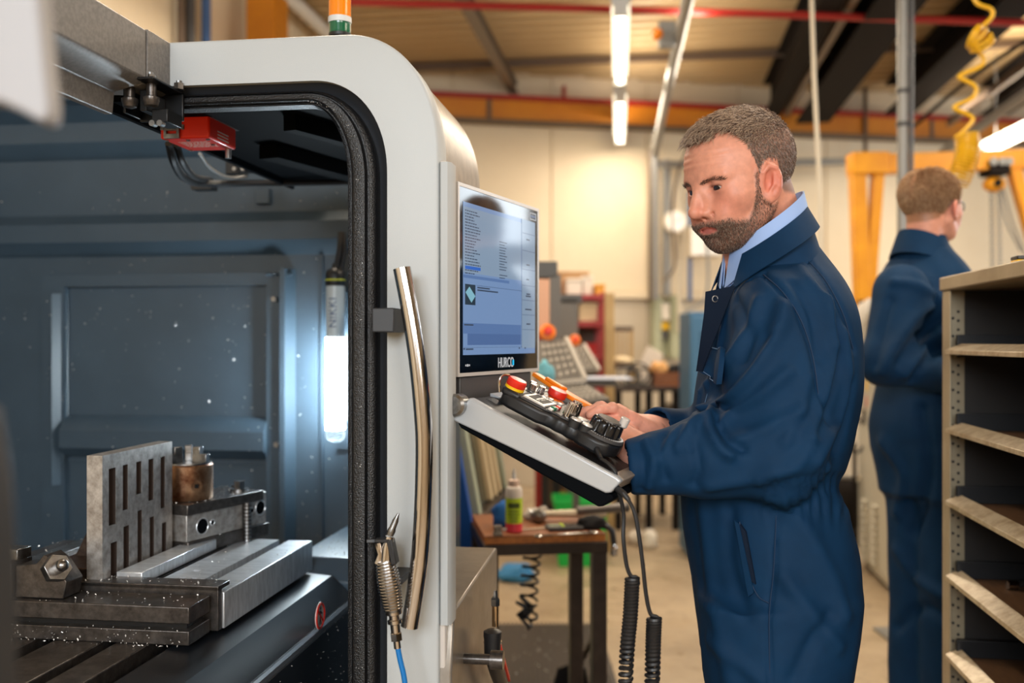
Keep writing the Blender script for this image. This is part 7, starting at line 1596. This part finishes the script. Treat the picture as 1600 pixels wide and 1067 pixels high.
# ------------------------------------------------------------------ yellow gantry crane with hoist
d = 6.5; u = d/F; X = lambda px: (px-800)*u; Z = lambda py: CZ-(py-533.5)*u
gc = Thing('gantry_crane', 'yellow portal gantry crane standing behind the younger man', 'crane', (X(1480), d, 0), 0)
def seg(name, x0, y0, x1, y1, w, dp, yo=0.0, par=None): return gc.part(name, MB().bar((X(x0), d+yo, Z(y0)), (X(x1), d+yo, Z(y1)), w, dp, up=(0, 1, 0)), 'gantry_yellow', par, bev=.006)
seg('beam', 1326, 258, 1760, 243, .115, .12); gc.part('beam_flange', MB().bar((X(1384), d, Z(270)), (X(1760), d, Z(258)), .14, .012, up=(0,0,1)), 'gantry_yellow')
seg('joint_plate', 1327, 257, 1384, 256, .14, .14)
seg('leg', 1339, 268, 1347, 480, .090, .10, .0); seg('leg', 1359, 470, 1362, 870, .085, .10, .002); seg('brace', 1371, 272, 1356, 478, .07, .08, -.001)
seg('foot_rail', 1325, 868, 1420, 868, .08, .12, .0)
seg('leg', 1745, 260, 1745, 868, .09, .10); seg('brace', 1580, 262, 1625, 420, .07, .08, -.02); seg('foot_rail', 1700, 868, 1790, 868, .08, .12)
gc.part('wheel', MB().cyl((X(1341), d-.06, .06), (X(1341), d+.06, .06), .06, n=20), 'black_plastic'); gc.part('wheel', MB().cyl((X(1745), d-.06, .06), (X(1745), d+.06, .06), .06, n=20), 'black_plastic')
gc.part('clamp', MB().box((X(1336), d-.08, Z(484)), (X(1366), d-.05, Z(470))), 'beam_dark', bev=.004)
hs_ = Thing('chain_hoist', 'black and yellow chain hoist hanging from the gantry beam', 'hoist', (X(1553), d, Z(400)), 0)
hs_.part('trolley', MB().box((X(1538), d-.085, Z(275)), (X(1570), d+.085, Z(252))), 'beam_dark', bev=.01)
for px in (1542, 1556, 1566): hs_.part('wheel', MB().cyl((X(px), d-.10, Z(256)), (X(px), d-.086, Z(256)), .026, n=14), 'galv')
hs_.part('hook_eye', MB().tube([(X(1554)+.028*math.cos(i*math.pi/6), d, Z(280)+.028*math.sin(i*math.pi/6)) for i in range(12)], .010, 6, closed=True), 'galv')
hs_.part('body', MB().sphere((X(1553), d, Z(288)), .072, 20, 12, (1, .8, .72)), 'gantry_yellow'); hs_.part('cover', MB().lathe((X(1553), d-.056, Z(288)), [(.028, 0), (.025, .010), (.012, .013)], 18, (0,-1,0)), 'beam_dark')
def chain(pts, name, lw=.011):
    P_ = bez(pts, 20); L = [0]
    for a, b in zip(P_, P_[1:]): L.append(L[-1]+(b-a).length)
    mb = MB(); s = 0; i = 0; k = 0
    while s < L[-1]:
        while L[i+1] < s: i += 1
        c = P_[i].lerp(P_[i+1], (s-L[i])/max(1e-6, L[i+1]-L[i])); dr_ = (P_[i+1]-P_[i]).normalized(); sd = Vector((1,0,0)) if k % 2 else Vector((0,1,0))
        mb.tube([c+dr_*math.cos(t_*math.pi/4)*.017+sd*math.sin(t_*math.pi/4)*lw for t_ in range(8)], .0035, 4, closed=True); s += .026; k += 1
    hs_.part(name, mb, 'galv', kind='stuff')
chain([(X(1549), d, Z(300)), (X(1550), d, Z(370)), (X(1551), d, Z(470))], 'load_chain'); chain([(X(1560), d, Z(300)), (X(1562), d, Z(360)), (X(1563), d, Z(470))], 'load_chain'); chain([(X(1565), d-.02, Z(296)), (X(1580), d-.02, Z(350)), (X(1600), d-.02, Z(400))], 'hand_chain', .007); chain([(X(1560), d-.03, Z(296)), (X(1568), d-.03, Z(345)), (X(1592), d-.03, Z(395))], 'hand_chain', .007)
# yellow coiled air hose
d = 3.9; yh = Thing('yellow_hose', 'yellow coiled air hose hanging from the roof above the younger man', 'hose', W(1500, 285, d), 0); hy = mat('hose_yellow', S(214, 164, 20), .4)
yh.part('loose_run', MB().tube(bez([W(1516, -40, d), W(1524, 2, d), W(1548, 14, d), W(1550, 26, d), W(1535, 42, d), W(1521, 56, d), W(1524, 72, d), W(1537, 92, d), W(1532, 104, d), W(1504, 116, d), W(1500, 122, d), W(1520, 132, d), W(1526, 142, d), W(1518, 154, d), W(1496, 164, d), W(1492, 170, d), W(1514, 180, d), W(1520, 188, d), W(1505, 206, d), W(1492, 216, d)], 6), .0085, 8), hy)
yh.part('loop_cluster', MB().tube(coil([W(1519, 56, d), W(1530, 62, d-.01), W(1536, 74, d)], .045, .008, 5, 14), .0058, 7), hy)
yh.part('coil', MB().tube(coil([W(1510, 210, d), W(1512, 232, d), W(1508, 255, d), W(1496, 285, d)], .043, .008, 17, 16), .0044, 7), hy)
# ------------------------------------------------------------------ the younger man behind the shelf cabinet
D2 = 2.92; al = math.radians(24); f2 = A_(math.cos(al), math.sin(al)); l2 = A_(-f2[1], f2[0])
rows2 = [(366, 1422, 1474, .05), (392, 1404, 1484, .085), (420, 1394, 1494, .14), (450, 1386, 1504, .165), (500, 1382, 1508, .17), (560, 1385, 1506, .16), (598, 1389, 1501, .15), (620, 1383, 1505, .155), (660, 1373, 1510, .168), (700, 1379, 1510, .168), (740, 1391, 1508, .16), (770, 1395, 1506, .155)]
z2, cx2, cy2, ha2, hb2 = trunk(rows2, D2, f2, l2)
tr2 = loft_sdf(z2, cx2, cy2, np.maximum(ha2*.90, .05), hb2, f2, l2)
def leg2(sg):
    lz = [(700, 1448, .084), (800, 1452, .076), (900, 1453, .073), (1000, 1454, .072), (1100, 1454, .072), (1245, 1454, .080)]
    return loft_sdf([CZ-(r[0]-533.5)/F*D2 for r in lz], [(r[1]-800)/F*D2+l2[0]*.060*sg for r in lz], [D2+l2[1]*.060*sg]*6, [r[2] for r in lz], [r[2]*.95 for r in lz], f2, l2)
lg2 = [leg2(1), leg2(-1)]
s2R, e2R, w2R = p3(1410, 456, 2.77), p3(1385, 565, 2.73), p3(1486, 590, 2.76); s2L, e2L, w2L = p3(1448, 456, 3.06), p3(1440, 566, 3.08), p3(1530, 575, 2.98)
def cov2(P):
    d = smin(tr2(P), smin(lg2[0](P), lg2[1](P), .02), .04)
    d = smin(d, s_chain(P, [s2L, e2L, w2L], [.068, .062, .045], .03), .02); d = smin(d, s_chain(P, [s2R, e2R, w2R], [.074, .064, .046], .03), .012)
    d = smin(d, s_cap(P, s2L, s2R, .060, .060), .04); d = smax(d, -s_cap(P, p3(1446, 380, D2), p3(1452, 330, D2), .044, .060), .01); return smax(d, .03-P[:, 2], .004)
P, Fq = surface_nets(cov2, A_(.94, 2.5, .02), A_(1.62, 3.35, 1.66), .009); N = vnormals(P, Fq)
disp = .006*noise_arr(P, (8, 8, 5), 5.5)+.0035*noise_arr(P, (20, 20, 9), 2.2)
disp += folds(P, [([(1470, 468), (1440, 486), (1404, 530), (1380, 580)], .016, .010), ([(1470, 500), (1440, 520), (1404, 566)], .013, -.009), ([(1472, 520), (1446, 540), (1412, 584)], .013, .010), ([(1470, 546), (1444, 566), (1424, 596)], .012, -.009), ([(1398, 440), (1430, 444), (1466, 462)], .012, .007), ([(1392, 470), (1378, 520), (1366, 570)], .012, -.005), ([(1380, 690), (1410, 740), (1402, 800)], .02, .009), ([(1440, 640), (1450, 740), (1430, 830)], .018, -.009), ([(1400, 860), (1430, 900), (1470, 930)], .018, .008), ([(1402, 980), (1440, 950), (1475, 960)], .018, -.008)], cov2)
t2 = Thing('person', 'younger fair-haired man in glasses and navy coveralls turned away behind the shelf cabinet', 'person', (1.2, 2.92, 0)); org2 = (1.2, 2.92, 0)
np_mesh('coverall', P+N*disp[:, None], Fq, MT['coverall'], org2, t2.e)
H2 = Head(p3(1455, 322, D2), math.radians(34), math.radians(-2), 0, .93, beard=False); nb2 = p3(1440, 425, D2); n20 = H2.wor(A_(-.035, 0, -.05))
hd2 = bounded(H2.sdf, H2.c-.14, H2.c+.14)
h2w = w2L; h2 = bounded(lambda P: hand(P, h2w, A_(.08, .02, .0), A_(0, 0, 1.), -1, [(.4, .5, .3)]*4), h2w-.2, h2w+.2); h3 = bounded(lambda P: hand(P, w2R, A_(.08, .03, .0), A_(0, 0, 1.), 1, [(.4, .5, .3)]*4), w2R-.2, w2R+.2)
def body2(P):
    d = smin(hd2(P), s_cap(P, n20, nb2, .050, .046), .02); d = smin(d, s_cap(P, nb2-A_(0, 0, .08), p3(1440, 580, D2), .065, .07), .02); d = smin(d, s_cap(P, s2L-A_(0, 0, .02), s2R-A_(0, 0, .02), .035, .035), .02)
    d = smin(d, s_chain(P, [s2L-A_(0, 0, .02), e2L, h2w], [.035, .034, .026], .02), .02); d = smin(d, s_chain(P, [s2R-A_(0, 0, .02), e2R, w2R], [.035, .034, .026], .02), .02); return smin(smin(d, h2(P), .008), h3(P), .008)
P, Fq = surface_nets(body2, A_(.96, 2.5, 1.1), A_(1.76, 3.3, 1.90), .0045)
col = np.tile(np.array(S(226, 158, 134)), (len(P), 1)); q_ = H2.loc(P); hm_ = (np.abs(q_) < .15).all(1) & (q_[:, 2] > -.14); col[hm_] = H2.paint(P[hm_], S(216, 152, 128), S(150, 104, 74), S(140, 98, 66))
np_mesh('body', P, Fq, MT['skin'], org2, t2.e, col)
MT['fair_a'] = flat('hair_fair', S(150, 112, 80)); MT['fair_b'] = flat('hair_fair_light', S(196, 160, 122))
for (n, sd, m) in ((6500, 41, 'fair_a'), (3200, 42, 'fair_b')):
    P, Fq = strands(H2, None, n, H2.hair_w, lambda q: .014+.014*np.clip((q[:, 2]-.0)/.06, 0, 1), lambda q, N: np.stack([.25*np.sign(q[:, 0]+.03), .5*np.sign(q[:, 1]), -1.0*np.clip((.075-q[:, 2])/.05, .1, 1)], 1)+N*.42, .0011, sd, allr, .25); o = np_mesh('hair', P, Fq, MT[m], org2, t2.e); o['kind'] = 'stuff'
for sg in (1, -1):
    rim = [H2.wor(A_(.100-.014*abs(math.cos(a))**2*.6, (.034+.022*math.cos(a))*sg, -.004+.016*math.sin(a))) for a in [i*math.pi/10 for i in range(20)]]
    t2.part('glasses_rim', MB().tube([Vector(p) for p in rim], .0014, 6, closed=True), 'dark_steel'); t2.part('glasses_lens', MB().add([Vector(p) for p in rim], [tuple(range(20))]), 'clear'); t2.part('glasses_temple', MB().tube([Vector(H2.wor(A_(*p))) for p in ((.092, .056*sg, .004), (.05, .074*sg, .006), (-.012, .080*sg, .006), (-.030, .078*sg, -.012))], .0015, 6), 'dark_steel')
    c = H2.wor(A_(.0715, .0315*sg, -.004)); t2.part('eye', MB().sphere(c, .012, 16, 10), 'eye_white')
t2.part('glasses_bridge', MB().tube([Vector(H2.wor(A_(.099, -.012, .0))), Vector(H2.wor(A_(.103, 0, .003))), Vector(H2.wor(A_(.099, .012, .0)))], .0014, 6), 'dark_steel')
n2 = Vector(p3(1442, 388, D2)); fd2 = Vector((f2[0], f2[1], 0)); ld2 = Vector((l2[0], l2[1], 0))
def ring2(a, b, tilt, up, op=16): return [n2+fd2*(a*math.cos(p))+ld2*(b*math.sin(p))+Vector((0, 0, -tilt*math.cos(p)+up)) for p in [math.radians(op+(360-2*op)*i/40) for i in range(41)]]
t2.part('coverall_collar', ribbon(ring2(.070, .072, .030, .024), ring2(.088, .100, .036, -.050), .003), 'coverall', smooth=60)
for sg in (1, -1):
    c = A_((1454-800)/F*D2+l2[0]*.060*sg, D2+l2[1]*.060*sg); rows = []
    for (a, hw, h0) in ((-.085, .028, .02), (-.08, .036, .085), (-.03, .042, .10), (.03, .044, .095), (.09, .047, .065), (.15, .045, .05), (.185, .034, .04), (.20, .018, .02)):
        rows.append([Vector((c[0]+f2[0]*a+l2[0]*hw*math.cos(k), c[1]+f2[1]*a+l2[1]*hw*math.cos(k), max(0, h0*(.5+.5*math.sin(k)))+.002)) for k in [i*math.pi/7 for i in range(14)]])
    t2.part('boot', MB().loft(rows), 'black_plastic', smooth=60)
